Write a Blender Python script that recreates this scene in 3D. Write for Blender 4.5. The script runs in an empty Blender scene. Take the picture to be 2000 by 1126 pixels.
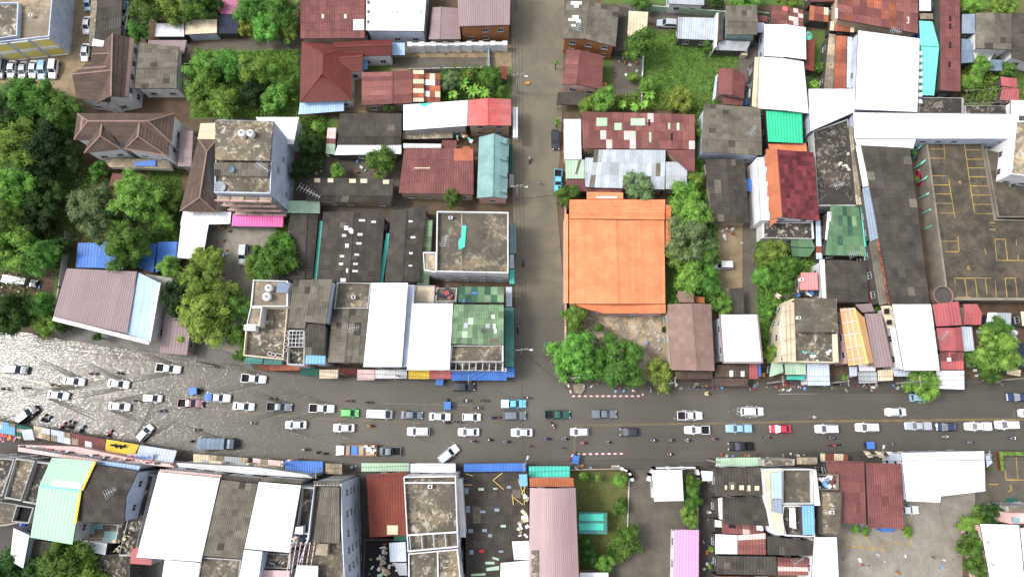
import bpy, bmesh, math, random
from mathutils import Vector, Matrix
random.seed(7)
R = random.Random(11)
rad = math.radians
C = bpy.context.scene.collection
SC = bpy.context.scene

# ---------------------------------------------------------------- camera, sky, sun, exposure
FPX = 1333.3; TILT = math.atan(257/FPX); HC = 145.0
cam = bpy.data.cameras.new('camera'); cam.sensor_width = 36.0; cam.lens = 36.0*FPX/2000
cam.clip_start = 1.0; cam.clip_end = 2000
co = bpy.data.objects.new('camera', cam); C.objects.link(co)
co.location = (0, 0, HC); co.rotation_euler = (TILT, 0, 0); SC.camera = co

SUN_EL, SUN_AZ = 53.0, -84.0          # azimuth from north (+Y), clockwise
w = bpy.data.worlds.new('World'); SC.world = w; w.use_nodes = True
nt = w.node_tree; nt.nodes.clear()
sky = nt.nodes.new('ShaderNodeTexSky'); sky.sky_type = 'NISHITA'; sky.sun_disc = False
sky.sun_elevation = rad(SUN_EL); sky.sun_rotation = rad(SUN_AZ); sky.air_density = 1.0; sky.dust_density = 4.0
hs = nt.nodes.new('ShaderNodeHueSaturation'); hs.inputs['Saturation'].default_value = 0.32
bg = nt.nodes.new('ShaderNodeBackground'); bg.inputs['Strength'].default_value = 0.15
ow = nt.nodes.new('ShaderNodeOutputWorld')
nt.links.new(sky.outputs[0], hs.inputs['Color']); nt.links.new(hs.outputs[0], bg.inputs[0]); nt.links.new(bg.outputs[0], ow.inputs[0])
sl = bpy.data.lights.new('sun', 'SUN'); sl.energy = 1.12; sl.angle = rad(11); sl.color = (1, .97, .93)
so = bpy.data.objects.new('sun', sl); C.objects.link(so)
sd = Vector((math.sin(rad(SUN_AZ))*math.cos(rad(SUN_EL)), math.cos(rad(SUN_AZ))*math.cos(rad(SUN_EL)), math.sin(rad(SUN_EL))))
so.rotation_euler = sd.to_track_quat('Z', 'Y').to_euler(); so.location = (0, 0, 200)
SC.view_settings.view_transform = 'Standard'; SC.view_settings.look = 'None'
SC.view_settings.gamma = 1; SC.view_settings.use_curve_mapping = False
SC.view_settings.exposure = 1.06

# ---------------------------------------------------------------- geometry helpers
ca, sa = math.cos(TILT), math.sin(TILT)
def ray(px, py):
    x = (px-1000)/FPX; y = -(py-563)/FPX
    return Vector((x, y*ca+sa, y*sa-ca))
def P(px, py, h=0.0):                 # where on the level h the thing seen there stands
    d = ray(px, py); t = (h-HC)/d.z
    return Vector((d.x*t, d.y*t, h))
def onplane(px, py, p0, n):
    d = ray(px, py); o = Vector((0, 0, HC)); t = (p0-o).dot(n)/d.dot(n)
    return o+d*t
ORG = {}
def link(o, parent=None):
    C.objects.link(o)
    if parent: o.parent = parent
    return o
def mesh_data(name, vs, fs, mats=()):
    m = bpy.data.meshes.new(name); m.from_pydata([tuple(v) for v in vs], [], fs)
    for k in mats: m.materials.append(M(k))
    return m
def part(name, vs, fs, mat, root, parent=None, kind=None):
    o0 = ORG.get(root, Vector((0, 0, 0)))
    m = mesh_data(name, [v-o0 for v in vs], fs, [mat] if isinstance(mat, str) else mat)
    o = bpy.data.objects.new(name, m); link(o, parent or root)
    if kind: o['kind'] = kind
    return o
def thing(name, label, cat, loc, group=None, rz=0):
    o = bpy.data.objects.new(name, None); C.objects.link(o); o.location = loc; o.rotation_euler = (0, 0, rz)
    o.empty_display_size = .5
    o['label'] = label; o['category'] = cat
    if group: o['group'] = group
    ORG[o] = Vector(loc); return o
def stuff(name, label, cat, vs, fs, mat):
    o = bpy.data.objects.new(name, mesh_data(name, vs, fs, [mat])); C.objects.link(o)
    o['label'] = label; o['category'] = cat; o['kind'] = 'stuff'; return o
class MB:
    def __init__(s): s.v = []; s.f = []
    def add(s, vs, fs):
        n = len(s.v); s.v += [Vector(v) for v in vs]; s.f += [tuple(i+n for i in q) for q in fs]
    def box(s, x0, y0, z0, x1, y1, z1):
        s.add([(x0,y0,z0),(x1,y0,z0),(x1,y1,z0),(x0,y1,z0),(x0,y0,z1),(x1,y0,z1),(x1,y1,z1),(x0,y1,z1)],
              [(3,2,1,0),(4,5,6,7),(0,1,5,4),(1,2,6,5),(2,3,7,6),(3,0,4,7)])
    def prism(s, pts, z0, tops, bottom=False):      # pts xy list, tops z per point
        n = len(pts); vs = [(p[0], p[1], z0) for p in pts]+[(p[0], p[1], t) for p, t in zip(pts, tops)]
        fs = [tuple(range(n, 2*n))]+[(i, (i+1) % n, n+(i+1) % n, n+i) for i in range(n)]
        if bottom: fs.append(tuple(reversed(range(n))))
        s.add(vs, fs)
    def slab(s, q, t):                # quad/poly with thickness t downwards
        n = len(q); vs = list(q)+[Vector(v)-Vector((0, 0, t)) for v in q]
        s.add(vs, [tuple(range(n)), tuple(reversed(range(n, 2*n)))]+[((i+1) % n, i, n+i, n+(i+1) % n) for i in range(n)])
    def bar(s, a, b, w, h=None):      # square bar from a to b
        a = Vector(a); b = Vector(b); h = h or w; d = (b-a).normalized()
        u = d.cross(Vector((0, 0, 1)))
        if u.length < .01: u = Vector((1, 0, 0))
        u.normalize(); v = u.cross(d)
        c = [(-1,-1),(1,-1),(1,1),(-1,1)]
        vs = [a+u*(i*w/2)+v*(j*h/2) for i, j in c]+[b+u*(i*w/2)+v*(j*h/2) for i, j in c]
        s.add(vs, [(0,1,5,4),(1,2,6,5),(2,3,7,6),(3,0,4,7),(3,2,1,0),(4,5,6,7)])
    def cyl(s, c, r0, r1, z0, z1, n=10, cap=True):
        vs = [(c[0]+r0*math.cos(2*math.pi*i/n), c[1]+r0*math.sin(2*math.pi*i/n), z0) for i in range(n)]
        vs += [(c[0]+r1*math.cos(2*math.pi*i/n), c[1]+r1*math.sin(2*math.pi*i/n), z1) for i in range(n)]
        fs = [(i, (i+1) % n, n+(i+1) % n, n+i) for i in range(n)]
        if cap: fs.append(tuple(range(n, 2*n)))
        s.add(vs, fs)
    def build(s, name, mat, root, parent=None, kind=None):
        return part(name, s.v, s.f, mat, root, parent, kind)
def ccw(pts):
    a = sum(pts[i][0]*pts[(i+1) % len(pts)][1]-pts[(i+1) % len(pts)][0]*pts[i][1] for i in range(len(pts)))
    return a > 0

# ---------------------------------------------------------------- materials
KL = 1.32
def lin(c):
    c = c/255; return c/12.92 if c < .04045 else ((c+.055)/1.055)**2.4
def alb(rgb): return tuple(min(.82, lin(c)/KL) for c in rgb)+(1,)
# key: (photo colour, per-piece variation, dirt colour, dirt amount, roughness, kind)
T = {
 'white':((243,244,248),.06,(205,207,212),.7,.5,''), 'whiteold':((228,229,232),.10,(175,172,165),.5,.7,''),
 'whiteblue':((205,215,232),.06,(160,165,178),.4,.6,''), 'cream':((226,212,184),.1,(180,160,130),.5,.8,''),
 'lightgrey':((176,182,188),.12,(140,140,136),.5,.6,''), 'silver':((184,193,204),.16,(150,156,155),.6,.45,''),
 'oldtile':((118,112,100),.22,(84,78,68),.75,.9,'streak'), 'darktile':((80,75,69),.22,(56,51,46),.75,.92,'streak'),
 'browntile':((98,81,71),.14,(72,60,54),.8,.85,'streak'), 'pinktile':((148,122,112),.1,(122,98,90),.5,.85,''),
 'maroon':((126,76,74),.18,(100,60,56),.7,.7,'streak'), 'oldmaroon':((122,72,70),.35,(146,100,88),.65,.75,'streak'),
 'rust':((168,98,72),.45,(120,70,60),.8,.85,'streak'), 'darkred':((106,44,38),.12,(80,36,34),.6,.6,''),
 'redtile':((120,54,58),.5,(86,38,44),.6,.6,''), 'brick':((126,60,46),.15,(96,48,42),.6,.7,'streak'),
 'mauve':((148,130,132),.07,(138,114,116),.4,.6,''), 'mauvelight':((172,146,148),.05,(156,130,134),.4,.5,''),
 'redfade':((198,96,92),.12,(186,128,128),.7,.6,'streak'), 'pinkred':((178,98,100),.12,(160,76,82),.5,.6,''),
 'pink':((240,158,202),.04,(225,165,195),.3,.5,''), 'hotpink':((246,112,184),.12,(225,90,160),.4,.5,''), 'rose':((186,110,144),.06,(160,95,125),.4,.6,''),
 'palepink':((232,202,198),.08,(190,160,155),.5,.8,''), 'salmon':((236,150,148),.1,(200,130,128),.5,.7,''),
 'orange':((238,146,100),.07,(214,120,78),.8,.7,''), 'orangetile':((224,174,124),.08,(206,142,90),.5,.4,''), 'orangeold':((176,104,70),.08,(150,84,60),.6,.7,''),
 'teal':((84,208,188),.08,(60,160,146),.5,.5,''), 'aqua':((124,228,206),.03,(100,215,200),.3,.5,''), 'tealroof':((134,168,168),.12,(104,140,140),.75,.7,'blot'),
 'greenroof':((56,200,150),.05,(45,170,130),.3,.5,''), 'mint':((172,222,182),.03,(158,208,172),.3,.6,''), 'lightgreen':((184,212,184),.12,(150,180,155),.5,.7,''),
 'greentile':((120,148,114),.4,(86,104,84),.8,.8,''), 'greenold':((94,128,94),.25,(70,100,72),.6,.7,''), 'netgreen':((62,102,80),.35,(44,80,62),.8,.8,''),
 'tealdark':((78,140,134),.15,(58,104,100),.6,.7,''), 'bottle':((30,100,84),.1,(24,70,60),.5,.7,''),
 'blue':((74,126,206),.10,(60,100,176),.5,.5,''), 'skyblue':((122,178,232),.07,(110,150,205),.4,.5,''), 'paleblue':((176,204,238),.06,(150,176,215),.4,.6,''),
 'bluegrey':((146,160,178),.1,(116,126,140),.5,.7,''), 'steelblue':((122,140,160),.1,(98,112,128),.5,.6,''), 'navy':((44,52,72),.2,(36,40,52),.5,.7,''),
 'yellow':((232,196,72),.05,(200,160,60),.4,.6,''), 'paleyellow':((236,218,128),.06,(184,168,100),.4,.8,''),
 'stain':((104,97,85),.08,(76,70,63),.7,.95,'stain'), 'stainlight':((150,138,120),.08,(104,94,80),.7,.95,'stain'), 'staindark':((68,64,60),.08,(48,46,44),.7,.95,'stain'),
 'concrete':((140,132,120),.1,(100,94,84),.7,.9,'blot'), 'wallwhite':((238,238,240),.06,(190,190,188),.6,.85,'blot'), 'wallgrey':((186,186,184),.1,(140,138,134),.6,.9,'blot'),
 'wallblue':((206,216,234),.05,(160,172,192),.7,.85,'blot'), 'walltan':((192,172,148),.08,(130,112,92),.6,.9,'blot'), 'wallbrown':((168,112,72),.05,(110,74,50),.4,.8,''),
 'wallpink':((224,184,180),.05,(176,140,138),.5,.85,''), 'wallteal':((150,176,178),.08,(90,108,108),.5,.85,''), 'walldark':((86,82,78),.1,(62,58,56),.5,.9,''),
 'asphalt':((100,95,88),0,(80,77,72),.6,.6,'road'), 'soil':((110,94,76),0,(80,70,56),.8,.95,'blot'), 'dirt':((158,140,112),0,(120,104,82),.8,.95,'blot'),
 'mud':((104,84,68),0,(74,62,50),.8,.9,'blot'), 'yard':((106,100,90),0,(84,78,70),.8,.9,'blot'), 'yardlight':((154,148,137),0,(124,117,106),.8,.9,'blot'), 'deck':((82,76,66),0,(60,56,50),.8,.95,'deck'), 'paving':((122,120,116),0,(98,95,90),.8,.9,'blot'),
 'grassland':((88,122,56),0,(96,98,60),.8,.95,'blot'), 'drygrass':((112,108,68),0,(80,96,48),.8,.95,'blot'),
 'paintwhite':((230,230,226),0,(170,168,160),.5,.7,''), 'paintyellow':((196,160,84),0,(120,106,78),.9,.7,''), 'kerbred':((150,72,74),.1,(120,70,70),.5,.8,''),
 'tyre':((30,30,32),0,(24,24,24),.2,.8,''), 'metal':((128,130,132),.1,(90,90,90),.4,.4,''), 'polegrey':((162,158,150),.05,(130,126,120),.4,.9,''),
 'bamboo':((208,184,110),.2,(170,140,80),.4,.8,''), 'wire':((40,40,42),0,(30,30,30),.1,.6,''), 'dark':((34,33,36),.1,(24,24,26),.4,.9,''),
 'trunk':((92,76,60),.1,(66,56,46),.5,.95,''), 'skin':((168,118,88),.1,(150,104,78),.2,.6,''), 'plastic':((240,240,240),.02,(220,220,220),.2,.35,''),
 'gold':((226,150,40),.1,(180,110,30),.3,.6,''), 'red':((196,44,60),.05,(150,36,46),.2,.5,''),
}
CAR = {'c_white':(240,241,245),'c_silver':(176,182,190),'c_grey':(110,118,128),'c_dark':(38,42,54),'c_black':(26,27,33),'c_red':(206,44,74),'c_blue':(70,120,200),
 'c_sky':(112,196,232),'c_green':(96,206,100),'c_forest':(24,88,72),'c_maroon':(138,86,98),'c_pale':(150,190,216),'c_navy':(40,60,92),'c_army':(84,100,112),
 's_white':(235,235,240),'s_red':(190,50,66),'s_blue':(60,80,150),'s_dark':(40,40,52),'s_pink':(226,140,160),'s_grey':(140,140,150),'s_green':(70,130,90),'s_yellow':(216,190,70),'s_violet':(110,80,150),'s_orange':(232,130,70)}
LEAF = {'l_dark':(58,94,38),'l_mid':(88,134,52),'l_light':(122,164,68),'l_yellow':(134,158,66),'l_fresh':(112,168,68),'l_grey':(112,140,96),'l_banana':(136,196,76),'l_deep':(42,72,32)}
MC = {}
def M(k):
    if k in MC: return MC[k]
    m = bpy.data.materials.new(k); m.use_nodes = True; MC[k] = m
    t = m.node_tree; N = t.nodes; Lk = t.links.new; b = N['Principled BSDF']
    def n(ty, **kw):
        q = N.new(ty)
        for a, v in kw.items():
            if a in q.inputs: q.inputs[a].default_value = v
            else: setattr(q, a, v)
        return q
    def mix(fac, A, B, bt='MIX'):
        q = N.new('ShaderNodeMix'); q.data_type = 'RGBA'; q.blend_type = bt
        for i, v in ((0, fac), (6, A), (7, B)):
            if hasattr(v, 'links'): Lk(v, q.inputs[i])
            else: q.inputs[i].default_value = v
        return q.outputs[2]
    def ramp(src, a, c, va=0., vc=1.):
        q = n('ShaderNodeMapRange'); q.inputs[1].default_value = a; q.inputs[2].default_value = c; q.inputs[3].default_value = va; q.inputs[4].default_value = vc
        Lk(src, q.inputs[0]); return q.outputs[0]
    geo = n('ShaderNodeNewGeometry'); oi = n('ShaderNodeObjectInfo')
    if k == 'glass':
        b.inputs['Base Color'].default_value = (.012, .016, .024, 1); b.inputs['Roughness'].default_value = .08; return m
    if k == 'carglass':
        b.inputs['Base Color'].default_value = (.02, .03, .045, 1); b.inputs['Roughness'].default_value = .12; return m
    if k == 'water': return water(m, n, mix, ramp, geo, b, Lk, t)
    if k == 'foam':
        ns = n('ShaderNodeTexNoise', Scale=3.0, Detail=5.0); Lk(geo.outputs['Position'], ns.inputs['Vector'])
        b.inputs['Base Color'].default_value = (.62, .62, .6, 1); Lk(ramp(ns.outputs[0], .42, .62), b.inputs['Alpha']); return m
    if k in CAR:
        b.inputs['Base Color'].default_value = alb(CAR[k]); b.inputs['Roughness'].default_value = .32 if k[0] == 'c' else .85
        if k[0] == 'c': b.inputs['Coat Weight'].default_value = .5; b.inputs['Coat Roughness'].default_value = .08
        return m
    if k in LEAF:
        c = alb(LEAF[k]); lo = tuple(x*.5 for x in c[:3])+(1,); hi = (c[0]*1.55, c[1]*1.35, c[2]*1.1, 1)
        ns = n('ShaderNodeTexNoise', Scale=.9, Detail=3.0); Lk(geo.outputs['Position'], ns.inputs['Vector'])
        col = mix(ramp(ns.outputs[0], .32, .68), lo, hi)
        hv = n('ShaderNodeHueSaturation'); Lk(col, hv.inputs['Color']); Lk(ramp(oi.outputs['Random'], 0, 1, .88, 1.42), hv.inputs['Value'])
        Lk(ramp(oi.outputs['Random'], 0, 1, .478, .52), hv.inputs['Hue']); hv.inputs['Saturation'].default_value = .95
        Lk(hv.outputs[0], b.inputs['Base Color']); b.inputs['Roughness'].default_value = .6; b.inputs['Specular IOR Level'].default_value = .25
        tr = n('ShaderNodeBsdfTranslucent'); Lk(hv.outputs[0], tr.inputs[0]); ms = N.new('ShaderNodeMixShader'); ms.inputs[0].default_value = .38
        Lk(b.outputs[0], ms.inputs[1]); Lk(tr.outputs[0], ms.inputs[2]); Lk(ms.outputs[0], N['Material Output'].inputs[0]); return m
    rgb, var, drt, amt, ro, kind = T[k]
    base, dirt = alb(rgb), alb(drt)
    n1 = n('ShaderNodeTexNoise', Scale=.35 if kind != 'stain' else .22, Detail=6.0, Roughness=.62); Lk(geo.outputs['Position'], n1.inputs['Vector'])
    col = mix(ramp(n1.outputs[0], .38, .66, 0, amt), base, dirt)
    if kind == 'road':
        mpp = n('ShaderNodeMapping'); mpp.inputs['Scale'].default_value = (.02, .55, 1); Lk(geo.outputs['Position'], mpp.inputs[0])
        n2 = n('ShaderNodeTexNoise', Scale=1.0, Detail=4.0, Roughness=.6); Lk(mpp.outputs[0], n2.inputs['Vector'])
        col = mix(ramp(n2.outputs[0], .36, .5, .75, 0), col, tuple(x*.55 for x in base[:3])+(1,))
        vo = n('ShaderNodeTexVoronoi', Scale=.07); Lk(geo.outputs['Position'], vo.inputs['Vector']); sx = n('ShaderNodeSeparateXYZ'); Lk(vo.outputs['Color'], sx.inputs[0])
        col = mix(ramp(sx.outputs[0], .72, .78, 0, .45), col, tuple(x*1.5 for x in base[:3])+(1,))
    if kind == 'deck':
        n2 = n('ShaderNodeTexNoise', Scale=.22, Detail=8.0, Roughness=.72, Distortion=.5); Lk(geo.outputs['Position'], n2.inputs['Vector'])
        col = mix(ramp(n2.outputs[0], .46, .66, 0, .7), col, (base[0]*2.1, base[1]*1.95, base[2]*1.65, 1))
        n3 = n('ShaderNodeTexNoise', Scale=.3, Detail=6.0, Roughness=.7); Lk(geo.outputs['Position'], n3.inputs['Vector'])
        col = mix(ramp(n3.outputs[0], .36, .46, .8, 0), col, (.03, .028, .026, 1))
    if kind == 'stain':
        va = N.new('ShaderNodeVectorMath'); va.operation = 'ADD'; Lk(geo.outputs['Position'], va.inputs[0]); cx = n('ShaderNodeCombineXYZ'); Lk(ramp(oi.outputs['Random'], 0, 1, 0, 90), cx.inputs[2]); Lk(cx.outputs[0], va.inputs[1])
        n2 = n('ShaderNodeTexNoise', Scale=.16, Detail=8.0, Roughness=.7, Distortion=.6); Lk(va.outputs[0], n2.inputs['Vector']); Lk(ramp(oi.outputs['Random'], 0, 1, .1, .3), n2.inputs['Scale'])
        tan = (base[0]*2.0, base[1]*1.8, base[2]*1.5, 1)
        col = mix(ramp(n2.outputs[0], .5, .62, 0, .8), col, tan)
        n3 = n('ShaderNodeTexNoise', Scale=.9, Detail=8.0, Roughness=.72, Distortion=.8); Lk(va.outputs[0], n3.inputs['Vector'])
        m3 = N.new('ShaderNodeMath'); m3.operation = 'MULTIPLY'; Lk(ramp(n3.outputs[0], .52, .6), m3.inputs[0]); Lk(ramp(n2.outputs[0], .43, .53), m3.inputs[1])
        m4 = N.new('ShaderNodeMath'); m4.operation = 'MULTIPLY'; Lk(m3.outputs[0], m4.inputs[0]); Lk(ramp(oi.outputs['Random'], .1, .7, .45, 1), m4.inputs[1]); col = mix(m4.outputs[0], col, (.4, .37, .31, 1))
        col = mix(ramp(n3.outputs[0], .33, .42, .55, 0), col, (.025, .023, .02, 1))
    if kind in ('blot', 'streak'):
        n2 = n('ShaderNodeTexNoise', Scale=1.6, Detail=8.0, Roughness=.75); Lk(geo.outputs['Position'], n2.inputs['Vector'])
        col = mix(ramp(n2.outputs[0], .5, .72, 0, .5), col, tuple(x*.55 for x in base[:3])+(1,))
        col = mix(ramp(n2.outputs[0], .3, .44, .3, 0), col, tuple(min(.8, x*1.5) for x in base[:3])+(1,))
    n4 = n('ShaderNodeTexNoise', Scale=5.0, Detail=4.0, Roughness=.7); Lk(geo.outputs['Position'], n4.inputs['Vector'])
    hv = n('ShaderNodeHueSaturation'); Lk(col, hv.inputs['Color'])
    ad = N.new('ShaderNodeMath'); ad.operation = 'MULTIPLY'
    Lk(ramp(oi.outputs['Random'], 0, 1, 1-var, 1+var*.7), ad.inputs[0]); Lk(ramp(n4.outputs[0], .3, .7, .9, 1.1), ad.inputs[1])
    Lk(ad.outputs[0], hv.inputs['Value']); Lk(hv.outputs[0], b.inputs['Base Color'])
    b.inputs['Roughness'].default_value = ro; b.inputs['Specular IOR Level'].default_value = .3
    bp = n('ShaderNodeBump', Strength=.25, Distance=.05); Lk(n4.outputs[0], bp.inputs['Height']); Lk(bp.outputs[0], b.inputs['Normal'])
    return m
WAVE = .095
def water(m, n, mix, ramp, geo, b, Lk, t):
    N = t.nodes
    pos = geo.outputs['Position']; sp = n('ShaderNodeSeparateXYZ'); Lk(pos, sp.inputs[0])
    ns = n('ShaderNodeTexNoise', Scale=.05, Detail=5.0); Lk(pos, ns.inputs['Vector'])
    # silty lane water is browner and deeper; the street dries out towards the east
    col = mix(ramp(ns.outputs[0], .35, .65), alb((124, 120, 111)), alb((106, 103, 95)))
    lane = ramp(sp.outputs[1], 6, 30); n5 = n('ShaderNodeTexNoise', Scale=.09, Detail=6.0, Roughness=.6, Distortion=2.5); Lk(pos, n5.inputs['Vector']); col = mix(lane, col, mix(ramp(n5.outputs[0], .4, .62), alb((132, 123, 104)), alb((116, 111, 98))))
    Lk(col, b.inputs['Base Color']); b.inputs['Roughness'].default_value = .07; b.inputs['IOR'].default_value = 1.33
    wob = N.new('ShaderNodeMath'); wob.operation = 'MULTIPLY_ADD'; Lk(ns.outputs[0], wob.inputs[0]); wob.inputs[1].default_value = 60; Lk(sp.outputs[0], wob.inputs[2])
    dry = ramp(wob.outputs[0], 20, 120)
    al = N.new('ShaderNodeMath'); al.operation = 'MAXIMUM'; Lk(ramp(dry, 0, 1, .68, .3), al.inputs[0]); Lk(ramp(lane, 0, 1, 0, .93), al.inputs[1])
    mp = n('ShaderNodeMapping'); mp.inputs['Scale'].default_value = (.8, 1.7, 1); mp.inputs['Rotation'].default_value = (0, 0, rad(-12)); Lk(pos, mp.inputs[0])
    w1 = n('ShaderNodeTexNoise', Scale=1.6, Detail=1.5, Roughness=.5, Distortion=.5); Lk(mp.outputs[0], w1.inputs['Vector'])
    w2 = n('ShaderNodeTexNoise', Scale=.35, Detail=2.0); Lk(mp.outputs[0], w2.inputs['Vector'])
    hh = N.new('ShaderNodeMath'); hh.operation = 'ADD'; Lk(w1.outputs[0], hh.inputs[0]); Lk(w2.outputs[0], hh.inputs[1])
    bp = n('ShaderNodeBump', Strength=1.0); Lk(hh.outputs[0], bp.inputs['Height'])
    st = N.new('ShaderNodeMath'); st.operation = 'MULTIPLY'
    Lk(ramp(sp.outputs[0], -60, 30, 1.0, .6), st.inputs[0]); Lk(ramp(lane, 0, 1, WAVE, .06), st.inputs[1]); Lk(st.outputs[0], bp.inputs['Distance'])
    Lk(bp.outputs[0], b.inputs['Normal'])
    # depth: silt hides the bed, the film itself keeps its full gloss
    gl = n('ShaderNodeBsdfGlossy'); gl.inputs['Roughness'].default_value = .09; Lk(bp.outputs[0], gl.inputs['Normal'])
    fr = n('ShaderNodeFresnel', IOR=1.33); Lk(bp.outputs[0], fr.inputs['Normal'])
    df = n('ShaderNodeBsdfDiffuse'); Lk(col, df.inputs[0]); tp = n('ShaderNodeBsdfTransparent'); 
    a = N.new('ShaderNodeMixShader'); Lk(al.outputs[0], a.inputs[0]); Lk(tp.outputs[0], a.inputs[1]); Lk(df.outputs[0], a.inputs[2])
    c = N.new('ShaderNodeMixShader'); Lk(fr.outputs[0], c.inputs[0]); Lk(a.outputs[0], c.inputs[1]); Lk(gl.outputs[0], c.inputs[2])
    Lk(c.outputs[0], N['Material Output'].inputs[0]); return m

# ---------------------------------------------------------------- ground sheets
def sheet(name, pix, z, mat, kind='structure', poly=None):
    pts = poly or [P(x, y, 0) for x, y in pix]
    if not ccw(pts): pts = pts[::-1]
    m = mesh_data(name, [(p[0], p[1], z) for p in pts], [tuple(range(len(pts)))], [mat])
    o = bpy.data.objects.new(name, m); C.objects.link(o); o['kind'] = kind; return o
def strip(vs, fs, pix, wd, z):
    pts = [P(x, y, 0) for x, y in pix]
    for a, b in zip(pts, pts[1:]):
        d = (b-a).normalized(); u = Vector((-d.y, d.x, 0))*wd/2; n = len(vs)
        vs += [(q.x, q.y, z) for q in (a-u, b-u, b+u, a+u)]; fs.append((n, n+1, n+2, n+3))

# ---------------------------------------------------------------- buildings
SLOPES = {}
def frame_win(w, h):
    k = (w, h)
    if k not in WM:
        m = MB(); t = .1
        m.box(-w/2, -.02, -h/2, w/2, .08, -h/2+t); m.box(-w/2, -.02, h/2-t, w/2, .08, h/2)
        m.box(-w/2, -.02, -h/2+t, -w/2+t, .08, h/2-t); m.box(w/2-t, -.02, -h/2+t, w/2, .08, h/2-t); m.box(-t/2, -.02, -h/2+t, t/2, .07, h/2-t)
        m.box(-w/2-.1, -.02, -h/2-.08, w/2+.1, .2, -h/2-.002)
        p = MB(); p.box(-w/2+t, 0, -h/2+t, w/2-t, .04, h/2-t)
        WM[k] = (mesh_data('window', m.v, m.f, ['lightgrey']), mesh_data('pane', p.v, p.f, ['glass']))
    return WM[k]
WM = {}
def window(root, p, rz, w=1.3, h=1.2):
    fm, pm = frame_win(w, h)
    o = bpy.data.objects.new('window', fm); link(o, root); o.location = p-ORG[root]; o.rotation_euler = (0, 0, rz)
    q = bpy.data.objects.new('pane', pm); link(q, o)
def windows(root, pts, tops, dens=3.2):
    n = len(pts); c = ccw(pts)
    for i in range(n):
        a, b = Vector(pts[i][:2]), Vector(pts[(i+1) % n][:2]); d = b-a; L = d.length
        if L < 2.6: continue
        d.normalize(); nr = Vector((d.y, -d.x)) if c else Vector((-d.y, d.x)); mid = (a+b)/2
        away = -mid.dot(nr); h = min(tops[i], tops[(i+1) % n])
        if away <= 0 or h < 3: continue
        if away*h/(HC-h)*9.2 < 4.5: continue
        st = max(1, int(h/3.1)); k = max(1, int(L/dens)); rz = math.atan2(nr.y, nr.x)-math.pi/2
        for s_ in range(st):
            for j in range(k):
                if R.random() < .12: continue
                q = a+d*(L*(j+.5)/k)
                window(root, Vector((q.x, q.y, s_*3.1+1.9)), rz)
def inset(pts, e):
    cx = sum(p[0] for p in pts)/len(pts); cy = sum(p[1] for p in pts)/len(pts); o = []
    for p in pts:
        v = Vector((p[0]-cx, p[1]-cy)); L = v.length
        v *= max(.2, (L-e*1.35)/L); o.append((cx+v.x, cy+v.y))
    return o
ALT = {'darktile':['walldark','oldtile'],'oldtile':['darktile'],'maroon':['oldmaroon'],'oldmaroon':['maroon','rust'],'browntile':['pinktile'],'greentile':['lightgreen','oldtile']}
def slope(root, a, b, c, d, mat, su=2.4, sv=2.2, wave=.6, amp=.06, mix=None, lift=.05):
    """corrugated sheets laid in courses from the top edge a-b down to the eave d-c"""
    a, b, c, d = map(Vector, (a, b, c, d))
    nrm = (b-a).cross(d-a)
    if nrm.length < 1e-4: nrm = (c-d).cross(d-a)
    nrm.normalize()
    if nrm.z < 0: nrm = -nrm
    SLOPES.setdefault(root, []).append((a if (b-a).length > .01 else d, nrm))
    LU = max((b-a).length, (c-d).length); LV = ((d-a).length+(c-b).length)/2
    while (LU/su)*(LV/sv) > 150: su *= 1.25; sv *= 1.25
    nu = max(1, round(LU/su)); nv = max(1, round(LV/sv))
    def pt(u, v): return (a*(1-u)+b*u)*(1-v)+(d*(1-u)+c*u)*v
    for i in range(nu):
        for j in range(nv):
            u0, u1 = i/nu, (i+1)/nu; v0, v1 = j/nv, min(1, (j+1)/nv+(.05/max(LV, .1) if j < nv-1 else 0))
            k = max(1, round((u1-u0)*LU/wave)) if wave else 1
            vs = []; fs = []; z0 = lift+.0; z1 = lift+.045+R.uniform(0, .02)
            for q in range(2*k+1):
                u = u0+(u1-u0)*q/(2*k); o = amp if q % 2 else 0
                if not wave: o = 0
                vs += [pt(u, v0)+nrm*(o+z0), pt(u, v1)+nrm*(o+z1)]
            vs += [pt(u0, v1)+nrm*-.04, pt(u1, v1)+nrm*-.04]
            for q in range(2*k): fs.append((2*q, 2*q+1, 2*q+3, 2*q+2))
            e = len(vs); fs.append(tuple([e-2, e-1]+[2*q+1 for q in range(2*k, -1, -1)]))
            mm = mat
            if not mix and mat in ALT and R.random() < .03: mm = R.choice(ALT[mat])
            if mix and R.random() < mix[1]: mm = R.choice(mix[0])
            part('roof_sheet', vs, fs, mm, root)
def deck(root, quads, mat='walldark', t=.16):
    m = MB()
    for q in quads:
        q = [Vector(v)-Vector((0, 0, .03)) for v in q]
        if ((q[1]-q[0]).cross(q[2]-q[0])).z < 0: q = q[::-1]
        m.slab(q, t)
    m.build('roof_deck', mat, root)
def base_of(pts): return Vector((sum(p[0] for p in pts)/len(pts), sum(p[1] for p in pts)/len(pts), 0))
def posts(root, pts, tops):
    for p, t in zip(pts, tops):
        m = MB(); m.box(p[0]-.06, p[1]-.06, 0, p[0]+.06, p[1]+.06, t-.1); m.build('post', 'metal', root)
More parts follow.
